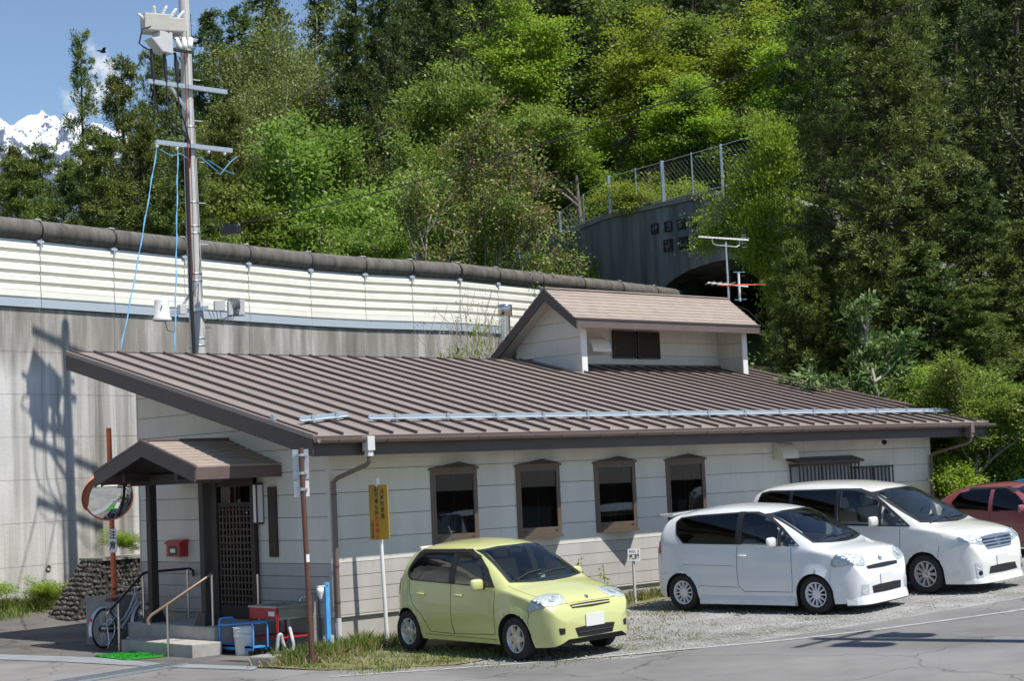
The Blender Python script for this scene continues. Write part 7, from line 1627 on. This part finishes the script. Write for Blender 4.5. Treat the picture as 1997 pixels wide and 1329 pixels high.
def make_broad(nm, h, r, depth, perclump, m, seed, leaf=(.13, .085), layered=0., trunk=.35, bk=None, spread=.30, clumps=1.0, base=.32, flat=.45, up_=.2, bare=False, gnarl=.25):
    rg = np.random.default_rng(seed); tb = MB(); tips = []
    def grow(p, d, L_, rad_, lev):
        n = 4; pts = [p]; q = p.copy(); dd = d.copy()
        for k in range(n):
            dd = unit(dd+rg.normal(size=3)*gnarl*.5+np.array([0, 0, .06])); q = q+dd*L_/n; pts.append(q.copy())
        tb.tube([tuple(x) for x in pts], [max(.006, rad_*(1-.45*k/n)) for k in range(n+1)], 6 if lev < 2 else 4, False)
        if lev >= 2:
            for x in pts[2:]: tips.append((x, dd, lev))
        if lev >= depth: tips.append((q, dd, lev)); return
        nb_ = rg.integers(3, 5) if lev < depth-1 else rg.integers(3, 6)
        for k in range(nb_):
            at = .35+.65*(k+rg.random())/nb_; i0 = min(n-1, int(at*n)); x = pts[i0]+(pts[i0+1]-pts[i0])*(at*n-i0)
            az = rg.random()*6.28+k*2.4; e1 = unit(np.cross(dd, np.array([.3, .2, 1.])+1e-3)); e2 = np.cross(dd, e1)
            sp_ = (.75+.35*rg.random())*(1 if lev else 1.1); nd = unit(dd*(1-.15*lev)+(e1*math.cos(az)+e2*math.sin(az))*sp_+np.array([0, 0, up_]))
            if layered: nd[2] *= (1-layered*.7)
            grow(x, nd, L_*(.58+.2*rg.random()), rad_*.55, lev+1)
    grow(np.array([0, 0, -.4]), np.array([0, 0, 1.]), h*base+.4, .022*h*trunk*2, 0)
    P_t = np.array([t[0] for t in tips]); 
    # fit to requested size
    zmax = P_t[:, 2].max(); rmax = np.percentile(np.hypot(P_t[:, 0], P_t[:, 1]), 92)
    sx_, sz_ = r/rmax, h*.96/zmax
    tb.v = [(v[0]*sx_, v[1]*sx_, v[2]*sz_) for v in tb.v]; P_t = P_t*np.array([sx_, sx_, sz_])
    tm = tb.mesh('trunk', bk or bark)
    if bare: return None, tm, h
    C, D, T, FC = [], [], [], []; ctr = np.array([0, 0, h*.45])
    for p in P_t:
        if rg.random() > clumps: continue
        n_ = int(perclump*(.5+rg.random())); o_ = rg.normal(size=(n_, 3))*np.array([spread, spread, spread*(.55-.35*layered)])
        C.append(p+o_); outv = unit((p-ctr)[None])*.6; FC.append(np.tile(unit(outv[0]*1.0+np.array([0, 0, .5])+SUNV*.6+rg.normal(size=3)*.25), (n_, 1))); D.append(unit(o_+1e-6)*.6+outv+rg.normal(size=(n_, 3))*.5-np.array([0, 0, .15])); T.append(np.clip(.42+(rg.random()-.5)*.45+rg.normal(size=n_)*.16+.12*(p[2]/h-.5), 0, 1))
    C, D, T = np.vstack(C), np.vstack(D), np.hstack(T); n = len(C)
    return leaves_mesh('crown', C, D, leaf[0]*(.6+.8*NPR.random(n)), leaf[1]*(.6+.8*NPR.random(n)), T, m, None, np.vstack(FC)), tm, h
PROTO = {}
PROTO['cedar'] = make_cedar('cedar', 12, 2.5, 1300, 44, cedar_l, 1, leaf=(.135, .036))
PROTO['cedar2'] = make_cedar('cedar', 11, 2.6, 1300, 44, cedar_l, 2, .3, leaf=(.135, .036))
PROTO['wispy'] = make_cedar('cedar', 13.5, 1.9, 800, 40, cedar_l, 3, .6, thin_top=1, leaf=(.135, .036))
PROTO['hinoki'] = make_cedar('cypress', 13, 2.4, 1400, 36, hinoki_l, 4, .2, .25, (.13, .045), .35)
PROTO['hinoki2'] = make_cedar('cypress', 12, 2.6, 1400, 36, hinoki_l, 5, .3, .27, (.13, .045), .3)
PROTO['bigcedar'] = make_cedar('cedar', 17, 3.3, 3300, 42, cedar_l, 6, .35, .26, (.125, .033), .30)
PROTO['olive'] = make_broad('olive', 12, 3.4, 4, 46, olive_l, 7, (.10, .06), spread=.36, bk=barkp, clumps=.9)
PROTO['broad'] = make_broad('broadleaf', 10, 2.9, 4, 50, green_l, 8, (.15, .085), spread=.27, clumps=.72)
PROTO['broad2'] = make_broad('broadleaf', 9, 2.7, 4, 50, green_l, 9, (.14, .08), spread=.26, clumps=.72)
PROTO['broad3'] = make_broad('broadleaf', 11, 3.4, 4, 50, lime_l, 10, (.14, .09), layered=.8, spread=.36, up_=.05, clumps=.72)
PROTO['maple'] = make_broad('maple', 7, 2.6, 4, 62, lime_l, 12, (.10, .07), layered=.7, spread=.32, up_=.1)
PROTO['bud'] = make_broad('budding', 10, 3.0, 4, 20, bud_l, 13, (.11, .065), spread=.19, bk=barkp, clumps=.8, trunk=.20, base=.42, gnarl=.45)
PROTO['bud2'] = make_broad('budding', 7, 2.7, 3, 46, bud_l, 14, (.11, .065), spread=.26, bk=barkp, clumps=.8, trunk=.24, base=.28, gnarl=.55, up_=.0)
PROTO['shrub'] = make_broad('shrub', 3, 1.4, 3, 36, lime_l, 15, (.09, .055), spread=.2, base=.12, up_=.3)
PROTO['shrub2'] = make_broad('shrub', 4, 1.9, 3, 85, green_l, 16, (.10, .07), spread=.27, base=.1, up_=.25)
PROTO['whorl'] = make_broad('whorl', 5.5, 2.5, 3, 40, whorl_l, 17, (.19, .07), spread=.15, bk=barkp, clumps=.75, base=.2, trunk=.5, gnarl=.4)
PROTO['barebush'] = make_broad('barebush', 6, 1.2, 4, 5, olive_l, 18, (.05, .03), spread=.1, bk=barkp, clumps=.12, base=.3, trunk=.15, up_=.5, gnarl=.3)
BASE_W = dict(cedar=5., cedar2=5.2, wispy=3.8, hinoki=4.8, hinoki2=5.2, bigcedar=6.6, olive=6.8, broad=5.8, broad2=5.4, broad3=6.8, maple=5.2, bud=6., bud2=5.4, shrub=2.8, shrub2=3.8, whorl=5., barebush=2.4)
NAMES = dict(cedar='cedar_tree', cedar2='cedar_tree', wispy='cedar_tree', bigcedar='cedar_tree', hinoki='cypress_tree', hinoki2='cypress_tree', olive='broadleaf_tree', broad='broadleaf_tree', broad2='broadleaf_tree', broad3='broadleaf_tree', maple='maple_tree', bud='budding_tree', bud2='budding_tree', shrub='shrub', shrub2='shrub', whorl='broadleaf_tree', barebush='shrub')
TREES = [
    ('wispy', 13.7, 31.6, 4.21, 13.7, 3.0, 'thin ragged cedar with a bare spiky top against the sky', 'cedars rising beyond the noise barrier'),
    ('cedar', 13.4, 28.4, 3.87, 12.4, 4.6, 'pointed olive cedar right of the spiky-topped one', 'cedars rising beyond the noise barrier'),
    ('cedar2', 17.4, 33.0, 4.94, 13.2, 4.2, 'cedar top showing just left of the utility pole', 'cedars rising beyond the noise barrier'),
    ('cedar2', 21.3, 37.6, 7.49, 11.4, 5.0, 'cedar directly behind the utility pole crossarms', 'cedars rising beyond the noise barrier'),
    ('cedar', 14.8, 36.8, 4.87, 10.1, 4.6, 'dark cedar below the snowy mountain', 'cedars rising beyond the noise barrier'),
    ('cedar2', 15.6, 40.9, 5.57, 10.2, 5.0, 'dark cedar at the left edge of the picture under the mountain', 'cedars rising beyond the noise barrier'),
    ('cedar2', 10.7, 27.6, 3.84, 8.7, 5.0, 'low bushy cedar left of the blue wires behind the barrier', 'cedars rising beyond the noise barrier'),
    ('cedar', 10.4, 30.1, 4.08, 8.8, 5.0, 'low bushy cedar at the far left just above the barrier', 'cedars rising beyond the noise barrier'),
    ('cedar', 10.7, 25.3, 3.6, 9.3, 4.8, 'broad brownish cedar just behind the blue wires', 'cedars rising beyond the noise barrier'),
    ('cedar2', 12.3, 25.6, 3.6, 10.0, 4.6, 'brown-tinged cedar between the blue wires and the pole', 'cedars rising beyond the noise barrier'),
    ('cedar', 14.6, 24.1, 3.42, 10.6, 4.6, 'brown-tinged cedar right of the pole above the splice box', 'cedars rising beyond the noise barrier'),
    ('cedar2', 12.3, 23.2, 3.9, 8.8, 4.4, 'low cedar behind the foot of the utility pole', 'cedars rising beyond the noise barrier'),
    ('hinoki', 24.8, 40.1, 9.98, 12.4, 5.5, 'dark cypress on the skyline right of the utility pole top', 'dark conifers high on the hillside'),
    ('hinoki2', 28.1, 42.7, 12.05, 11.6, 5.5, 'second dark cypress on the skyline right of the pole', 'dark conifers high on the hillside'),
    ('hinoki', 30.3, 43.6, 12.44, 13.2, 6, 'tall dark cypress where the skyline leaves the picture', 'dark conifers high on the hillside'),
    ('hinoki2', 21.0, 35.4, 6.67, 11.9, 5, 'dark cypress hidden behind the pole and the brown-tinged cedar', 'dark conifers high on the hillside'),
    ('olive', 23.9, 33.4, 6.8, 15.0, 7.5, 'olive tree with sparse pale twigs high left of centre', 'bright spring broadleaf trees on the hillside'),
    ('olive', 19.3, 29.3, 4.56, 12.6, 6.0, 'olive tree just right of the pole and left of the dark cypress', 'bright spring broadleaf trees on the hillside'),
    ('hinoki', 23.5, 28.7, 4.8, 14.5, 5.5, 'dense dark cypress in the middle of the slope', 'dark conifers high on the hillside'),
    ('olive', 23.5, 31.2, 5.83, 13.6, 6.0, 'olive tree with the dark cypress at its right', 'bright spring broadleaf trees on the hillside'),
    ('hinoki2', 37.0, 48.6, 14.47, 14.3, 5.5, 'tall dark conifer with bare trunk in the shadowed upper forest', 'dark conifers high on the hillside in deep shade'),
    ('hinoki', 41.0, 50.6, 15.78, 14.7, 5.5, 'tall dark conifer with bare trunk in the shadowed upper forest', 'dark conifers high on the hillside in deep shade'),
    ('hinoki2', 38.6, 44.7, 14.02, 13.8, 5.5, 'tall dark conifer with bare trunk in the shadowed upper forest', 'dark conifers high on the hillside in deep shade'),
    ('hinoki', 42.5, 46.7, 15.83, 14.0, 5.5, 'tall dark conifer with bare trunk in the shadowed upper forest', 'dark conifers high on the hillside in deep shade'),
    ('hinoki2', 40.3, 42.0, 14.31, 12.9, 5.5, 'tall dark conifer with bare trunk in the shadowed upper forest', 'dark conifers high on the hillside in deep shade'),
    ('hinoki', 44.8, 44.7, 16.47, 13.2, 5.5, 'tall dark conifer with bare trunk in the shadowed upper forest', 'dark conifers high on the hillside in deep shade'),
    ('hinoki2', 50.2, 47.8, 19.09, 12.4, 5.5, 'tall dark conifer with bare trunk in the shadowed upper forest', 'dark conifers high on the hillside in deep shade'),
    ('hinoki', 53.1, 47.8, 20.24, 12.3, 5.5, 'tall dark conifer with bare trunk in the shadowed upper forest', 'dark conifers high on the hillside in deep shade'),
    ('hinoki2', 33.2, 38.9, 11.01, 13.7, 5.5, 'tall dark conifer with bare trunk in the shadowed upper forest', 'dark conifers high on the hillside in deep shade'),
    ('hinoki', 36.4, 38.7, 12.3, 12.7, 5.5, 'tall dark conifer with bare trunk in the shadowed upper forest', 'dark conifers high on the hillside in deep shade'),
    ('hinoki2', 52.1, 51.6, 20.35, 10.8, 5.5, 'tall dark conifer with bare trunk in the shadowed upper forest', 'dark conifers high on the hillside in deep shade'),
    ('broad', 18.7, 24.8, 3.47, 10.4, 7.6, 'glossy bright green tree above the barrier left of the reddish budding tree', 'bright spring broadleaf trees on the hillside'),
    ('broad2', 15.9, 23.2, 3.9, 8.2, 6.6, 'rounded bright green tree nearest the splice box', 'bright spring broadleaf trees on the hillside'),
    ('broad', 21.4, 25.3, 3.53, 11.3, 7.2, 'bright green tree behind the reddish budding tree', 'bright spring broadleaf trees on the hillside'),
    ('broad2', 28.8, 26.8, 7.57, 11.1, 6.5, 'tall fresh green tree left of the upper bright stand', 'bright spring broadleaf trees on the hillside'),
    ('broad', 23.7, 23.3, 3.9, 10.2, 5.5, 'light green tree right behind the tall budding trunk', 'bright spring broadleaf trees on the hillside'),
    ('broad2', 31.6, 28.3, 8.9, 6.5, 5.5, 'yellow-green tree above the left end of the wire fence', 'bright spring broadleaf trees on the hillside'),
    ('broad3', 35.9, 31.0, 11.02, 12.3, 7.5, 'yellow-green tree at the top centre of the picture', 'bright spring broadleaf trees on the hillside'),
    ('broad3', 36.3, 27.8, 10.7, 10.3, 7.5, 'broad layered yellow-green tree above the tunnel', 'bright spring broadleaf trees on the hillside'),
    ('broad', 42.4, 29.9, 13.47, 10.4, 8, 'fresh green tree at the top right of centre', 'bright spring broadleaf trees on the hillside'),
    ('broad3', 41.0, 25.5, 12.25, 9.2, 7.5, 'layered yellow-green tree left of the giant cedar', 'bright spring broadleaf trees on the hillside'),
    ('broad2', 31.1, 24.5, 10.6, 5.9, 6.0, 'lower yellow-green tree above the wing wall fence', 'bright spring broadleaf trees on the hillside'),
    ('broad3', 34.2, 24.1, 10.6, 6.6, 6.5, 'layered tree right above the tunnel fence posts', 'bright spring broadleaf trees on the hillside'),
    ('broad', 35.8, 22.3, 10.6, 6.4, 6.0, 'bright tree above the maple at the tunnel mouth', 'bright spring broadleaf trees on the hillside'),
    ('broad3', 38.9, 21.7, 10.9, 9.5, 6.5, 'yellow-green tree brushing the giant cedar', 'bright spring broadleaf trees on the hillside'),
    ('broad2', 18.3, 20.1, 3.9, 6.8, 4.0, 'low light green tree under the budding branches', 'bright spring broadleaf trees on the hillside'),
    ('broad', 21.4, 18.6, 3.9, 6.5, 3.2, 'low green tree behind the bare leaning branches', 'bright spring broadleaf trees on the hillside'),
    ('broad2', 13.9, 22.1, 3.9, 6.3, 3.0, 'low green bush above the barrier beside the splice box', 'bright spring broadleaf trees on the hillside'),
    ('bud', 19.4, 18.4, 3.9, 10.1, 6.5, 'tall budding tree with reddish buds and a bare pale trunk', 'budding trees behind the barrier'),
    ('bud2', 17.3, 18.3, 3.9, 7.4, 5.0, 'budding tree leaning left with pinkish buds low above the barrier', 'budding trees behind the barrier'),
    ('bud2', 19.6, 17.6, 3.9, 6.9, 4.6, 'budding tree with bare branches spreading towards the fence', 'budding trees behind the barrier'),
    ('shrub', 28.7, 19.8, 10.6, 2.0, 3.0, 'bright shrub behind the wire fence between its thick posts', 'shrubs behind the tunnel fence'),
    ('shrub', 30.7, 19.1, 10.6, 2.0, 3.0, 'bright shrub behind the right end of the wire fence', 'shrubs behind the tunnel fence'),
    ('shrub', 28.2, 21.7, 3.9, 7.4, 2.6, 'dull shrub behind the sloping part of the wire fence', 'shrubs behind the tunnel fence'),
    ('bigcedar', 23.5, 5.6, 2.46, 15.5, 7.0, 'giant olive cedar towering right of the tunnel', None),
    ('hinoki2', 30.6, 5.4, 5.3, 14.3, 6.5, 'tall cedar at the right edge, its deep shade put into dark cypress needles', None),  # dark cypress needles stand in for shade on the cedars beside the giant one
    ('hinoki', 32.1, 14.1, 7.11, 12.0, 5.0, 'cedar half hidden behind the left side of the giant one, given dark cypress needles for shade', None),
    ('hinoki2', 36.5, 11.2, 8.46, 11.8, 5.5, 'cedar between the giant one and the tall one at the right edge, given dark cypress needles for shade', None),
    ('cedar2', 20.3, 6.4, 1.34, 6.5, 3.2, 'low cedar just right of the television antenna', None),
    ('hinoki', 24.7, 3.6, 2.69, 7.0, 4.4, 'mid-height cedar right of the giant one, below the tall dark one, given dark cypress needles for shade', None),
    ('cedar2', 24.4, 2.2, 2.37, 5.7, 4.4, 'lower dark cedar at the far right edge', None),
    ('maple', 24.8, 10.4, 3.69, 9.1, 3.5, 'yellow-green maple leaning over the tunnel mouth', None),
    ('whorl', 18.5, 3.8, 0.26, 5.8, 5.0, 'small grey-branched tree with tufted leaf clusters behind the house', None),
    ('broad', 18.3, 0.6, 0.23, 4.2, 3.4, 'bright leafy shrub behind the right end of the house', 'shrubs at the right end of the house'),
    ('broad2', 19.8, 0.1, 0.29, 4.0, 3.6, 'bright leafy shrub at the right edge above the red sedan', 'shrubs at the right end of the house'),
    ('broad3', 19.0, 2.3, 0.26, 4.0, 3.0, 'dull green shrub behind the roof slope', 'shrubs at the right end of the house'),
    ('shrub', 17.0, -0.1, 0.17, 2.3, 2.2, 'yellowish low shrub beside the right downspout', 'shrubs at the right end of the house'),
    ('shrub2', 18.9, -0.4, 0.25, 2.5, 3.2, 'leafy shrub directly behind the red sedan', 'shrubs at the right end of the house'),
    ('cedar2', 21.8, 4.4, 1.64, 4.3, 3.0, 'young cedar with yellow tips behind the tufted tree', None),
    ('cedar', 24.8, 8.8, 3.47, 6.2, 4.4, 'dense cedar filling the gap between the tunnel and the giant cedar', None),
    ('cedar2', 21.5, 4.9, 1.58, 6.0, 3.8, 'dense low cedar in front of the giant cedar above the tufted tree', None),
    ('hinoki', 22.3, 3.7, 1.73, 5.8, 4.2, 'dense low cypress right of the tufted tree', None),
    ('cedar2', 20.9, 6.5, 1.58, 5.4, 3.0, 'small cedar right behind the right end of the dormer roof', None),
    ('cedar', 22.1, 2.1, 1.44, 4.8, 3.6, 'small cedar above the bright shrubs at the right end of the house', None),
    ('hinoki2', 50.9, 29.0, 16.73, 10.1, 6, 'dark conifer filling the shaded forest behind the giant cedar', 'dark conifers high on the hillside in deep shade'),  # dark needles on this fill stand in for shade, so the giant cedar looks lit
    ('hinoki', 49.2, 24.6, 15.42, 9.2, 6, 'dark conifer filling the shaded forest behind the giant cedar', 'dark conifers high on the hillside in deep shade'),
    ('hinoki2', 52.3, 23.5, 16.53, 9.1, 6, 'dark conifer filling the shaded forest behind the giant cedar', 'dark conifers high on the hillside in deep shade'),
    ('hinoki', 50.6, 18.7, 10.6, 13.3, 6, 'dark conifer filling the shaded forest behind the giant cedar', 'dark conifers high on the hillside in deep shade'),
    ('hinoki2', 48.1, 15.1, 10.6, 11.1, 6, 'dark conifer filling the shaded forest behind the giant cedar', 'dark conifers high on the hillside in deep shade'),
    ('hinoki', 41.0, 11.4, 10.31, 5.6, 6, 'dark conifer filling the shaded forest behind the giant cedar', 'dark conifers high on the hillside in deep shade'),
    ('hinoki2', 54.8, 33.9, 18.94, 9.8, 6, 'dark conifer filling the shaded forest behind the giant cedar', 'dark conifers high on the hillside in deep shade'),
    ('hinoki', 55.6, 39.1, 20.03, 10.7, 6, 'dark conifer filling the shaded forest behind the giant cedar', 'dark conifers high on the hillside in deep shade'),
    ('hinoki2', 53.2, 41.9, 19.45, 11.6, 6, 'dark conifer filling the shaded forest behind the giant cedar', 'dark conifers high on the hillside in deep shade'),
    ('hinoki', 52.9, 45.1, 19.79, 12.0, 6, 'dark conifer filling the shaded forest behind the giant cedar', 'dark conifers high on the hillside in deep shade'),
    ('hinoki2', 37.3, 17.2, 9.61, 6.0, 6, 'dark conifer filling the shaded forest behind the giant cedar', 'dark conifers high on the hillside in deep shade'),
    ('hinoki', 35.8, 12.3, 8.33, 4.3, 6, 'dark conifer filling the shaded forest behind the giant cedar', 'dark conifers high on the hillside in deep shade'),
    ('barebush', 10.6, 8.9, -0.1, 7.0, 2.6, 'thin leafless shrub behind the main roof ridge', None),
    ('shrub', 10.5, 8.2, -0.1, 5.6, 2.2, 'low leafy shrub behind the roof ridge left of the flue', None),
]

trng = random.Random(21)
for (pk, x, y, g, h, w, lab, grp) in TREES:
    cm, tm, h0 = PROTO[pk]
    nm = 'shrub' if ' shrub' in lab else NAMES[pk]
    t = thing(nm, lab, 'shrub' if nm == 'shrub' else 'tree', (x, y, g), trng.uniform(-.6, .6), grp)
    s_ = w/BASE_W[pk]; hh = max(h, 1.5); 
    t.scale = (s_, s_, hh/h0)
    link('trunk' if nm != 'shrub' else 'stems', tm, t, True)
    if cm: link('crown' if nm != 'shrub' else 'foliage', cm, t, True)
# ---- undergrowth beyond the wall and on the slope (uncountable)
def scatter(name, pts, hgt, m, per, ln, wd, seed):
    rg = np.random.default_rng(seed); pts = np.asarray(pts); n = len(pts)*per
    c = np.repeat(pts, per, 0)+rg.normal(size=(n, 3))*np.array([.4, .4, .0]); c[:, 2] += rg.random(n)*hgt
    d = rg.normal(size=(n, 3))+np.array([0, 0, .6]); t = np.repeat(rg.random(len(pts)), per)*.6+rg.random(n)*.4
    me = leaves_mesh(name, c, d, ln*(.5+rg.random(n)), wd*(.5+rg.random(n)), t, m, .4); o = link(name, me); o['kind'] = 'stuff'; return o
rg = np.random.default_rng(9); U = []
while len(U) < 1500:
    x, y = rg.uniform(4, 60), rg.uniform(-2, 58); s_ = y-fence_line(x)
    if (s_ > 9.5) or (x > 28.8 and s_ > 0) or (x > 20 and s_ < -2): U.append((x, y, hill(x, y)))
FW = []
while len(FW) < 1600:
    x, y = rg.uniform(30, 170), rg.uniform(20, 150); t = (x+16)/(y+21.5)
    if math.hypot(x+16, y+21) > 92 and .78 < t < 1.9: FW.append((x, y, terr(x, y)))
def far_wood(pts):
    pts = np.asarray(pts); per = 90; n = len(pts)*per; o_ = rg.normal(size=(n, 3))*np.array([1.1, 1.1, 0]); hh = rg.random(n); c = np.repeat(pts, per, 0)+o_*(1.1-hh)[:, None]; c[:, 2] += 1+hh*8.5
    me = leaves_mesh('far_wood', c, rg.normal(size=(n, 3))+np.array([0, 0, .4]), .5, .22, np.repeat(rg.random(len(pts)), per)*.6+rg.random(n)*.4, hinoki_l, .3); o = link('far_wood', me); o['kind'] = 'stuff'
far_wood(FW)
scatter('undergrowth', U, 1.1, green_l, 28, .16, .10, 31)
# ---- grass: blades as real geometry
def blades(name, pts, h0, h1, w, m, seed, lean=.35, tint=(0, 1)):
    rg = np.random.default_rng(seed); n = len(pts); pts = np.asarray(pts); h = rg.uniform(h0, h1, n); az = rg.random(n)*6.28
    side = np.stack([np.cos(az), np.sin(az), np.zeros(n)], 1); az2 = rg.random(n)*6.28
    ld = np.stack([np.cos(az2), np.sin(az2), np.zeros(n)], 1)*(lean*rg.random(n)*h)[:, None]; upv = np.array([0, 0, 1.])
    V = np.empty((n, 5, 3)); V[:, 0] = pts-side*w*.5; V[:, 1] = pts+side*w*.5; mid = pts+upv*(h*.55)[:, None]+ld*.35
    V[:, 2] = mid+side*w*.4; V[:, 3] = pts+upv*(h*.95)[:, None]+ld; V[:, 4] = mid-side*w*.4
    me = bpy.data.meshes.new(name); me.vertices.add(n*5); me.loops.add(n*5); me.polygons.add(n); me.vertices.foreach_set('co', V.reshape(-1)); me.loops.foreach_set('vertex_index', np.arange(n*5, dtype=np.int32))
    me.polygons.foreach_set('loop_start', np.arange(0, n*5, 5, dtype=np.int32)); me.polygons.foreach_set('loop_total', np.full(n, 5, np.int32))
    at = me.attributes.new('tint', 'FLOAT', 'POINT'); at.data.foreach_set('value', np.repeat(rg.uniform(tint[0], tint[1], n), 5).astype(np.float32))
    me.materials.append(m); me.update(calc_edges=True); o = link(name, me); o['kind'] = 'stuff'; return o
grass_l = leafmat('grass_blades', [(0, (.09, .14, .022)), (.5, (.18, .235, .045)), (.8, (.30, .30, .11)), (1, (.52, .44, .25))], .3, .5)
def clumps(region, nclump, per, rad_, seed, dens=None):
    rg = np.random.default_rng(seed); out_ = []
    for _ in range(nclump):
        x, y = region(rg)
        q = rg.normal(size=(per, 2))*rad_+np.array([x, y])
        out_ += [(a, b, G(a, b)) for a, b in q]
    return [p for p in out_ if not (p[0] > -.01 and p[1] > -.01 and p[0] < 16.4 and p[1] < 5.6)]
tall = lambda rg: (lambda t: (-1.75+2.3*t+rg.normal()*.12, -.95+.75*t+rg.normal()*.14-.25*rg.random()))(rg.random())
blades('tall_grass', clumps(tall, 42, 60, .075, 1), .08, .32, .010, grass_l, 41, .7, (.0, .85))
blades('dry_grass', clumps(tall, 60, 50, .12, 2), .05, .18, .012, grass_l, 42, 1.2, (.75, 1))
low = lambda rg: (rg.uniform(-1.8, 1.0), rg.uniform(-3.2, -.8))
blades('verge_grass', clumps(low, 120, 34, .10, 3), .02, .075, .012, grass_l, 43, .8, (.1, .95))
wall_e = lambda rg: (rg.uniform(.3, 9.0), -.22-abs(rg.normal())*.22)
blades('wall_grass', clumps(wall_e, 190, 36, .08, 4), .04, .22, .012, grass_l, 44, .6, (.1, 1))
lot = lambda rg: (rg.uniform(1.2, 8.5), -1.0-abs(rg.normal())*1.7)
blades('lot_weeds', clumps(lot, 210, 16, .10, 5), .015, .05, .012, grass_l, 45, .9, (.1, .8))
lot2 = lambda rg: (rg.uniform(-.6, 3.4), rg.uniform(-5.0, -2.6))
blades('lot_weeds', clumps(lot2, 120, 14, .09, 6), .012, .045, .012, grass_l, 46, .9, (.1, .9))
bank_r = lambda rg: (rg.uniform(-7, 3.2), 0)
rg = np.random.default_rng(12); B = []
for _ in range(420):
    x = rg.uniform(-7, 3.4); yw = float(np.interp(x, [p[0] for p in J], [p[1] for p in J])); y = yw-abs(rg.normal())*.75-.05
    q = rg.normal(size=(34, 2))*.12+np.array([x, y]); B += [(a, b, G(a, b)) for a, b in q]
blades('bank_grass', B, .06, .28, .016, grass_l, 47, .6, (.0, .9))
for x, y, s_, lab in ((.2, 11.9, 1.0, 'leafy weed clump at the foot of the retaining wall, left of the rubble wall'), (2.2, 9.95, .8, 'green weeds on top of the rubble wall by the house corner'), (1.3, 11.6, .9, 'leafy weed clump between the retaining wall and the rubble wall')):
    cm, tm, h0 = PROTO['shrub']; z = G(x, y) if y > 10.5 else .72
    t = thing('weed_clump', lab, 'weeds', (x, y, z), s_*3, 'weeds at the foot of the walls'); t.scale = (.42*s_, .42*s_, .26*s_); link('foliage', cm, t, True)
for x, y, h_, lab in ((4.9, -.45, .9, 'tall spindly weed against the wall behind the green car'), (5.6, -.35, .7, 'spindly weed left of the small white marker sign')):
    w_ = thing('tall_weed', lab, 'weed', (x, y, G(x, y)), 0, 'spindly weeds by the wall'); f = MB(); f.tube([(x, y, G(x, y)), (x+.03, y, G(x, y)+h_*.5), (x-.02, y-.02, G(x, y)+h_)], .006, 5); f.build('stem', olive_stem if 'olive_stem' in globals() else bark, w_)
    rg = np.random.default_rng(int(x*10)); n = 40; zz = rg.random(n); c = np.stack([x+rg.normal(size=n)*.05, y+rg.normal(size=n)*.05, G(x, y)+h_*(.25+.75*zz)], 1)
    link('leaves', leaves_mesh('leaves', c, rg.normal(size=(n, 3)), .09, .035, rg.random(n), lime_l, .3), w_)
# pebbles proud of the gravel
rg = np.random.default_rng(77); n = 9000; px_ = rg.uniform(-.6, 14, n); py_ = rg.uniform(-7.6, -.8, n)
keep = [(a, b) for a, b in zip(px_, py_) if b > np.interp(a, [-1.8, -.5, .99, 4.33, 8.07, 16], [-2.1, -3.4, -5.2, -6.2, -6.95, -8])]
V = []; F = []
for a, b in keep:
    s_ = rg.uniform(.008, .022); z = G(a, b)+.004; k = len(V); t = rg.random()*3
    for (u, v, w) in ((1, 0, 0), (0, 1, 0), (-1, 0, 0), (0, -1, 0), (0, 0, .8)): V.append((a+s_*(u*math.cos(t)-v*math.sin(t))*1.2, b+s_*(u*math.sin(t)+v*math.cos(t)), z+s_*w))
    F += [(k, k+1, k+4), (k+1, k+2, k+4), (k+2, k+3, k+4), (k+3, k, k+4)]
me = bpy.data.meshes.new('pebbles'); me.from_pydata(V, [], F); me.materials.append(mat('pebble', (.27, .265, .25), .9, var=.4, scale=20)); o = link('pebbles', me); o['kind'] = 'stuff'
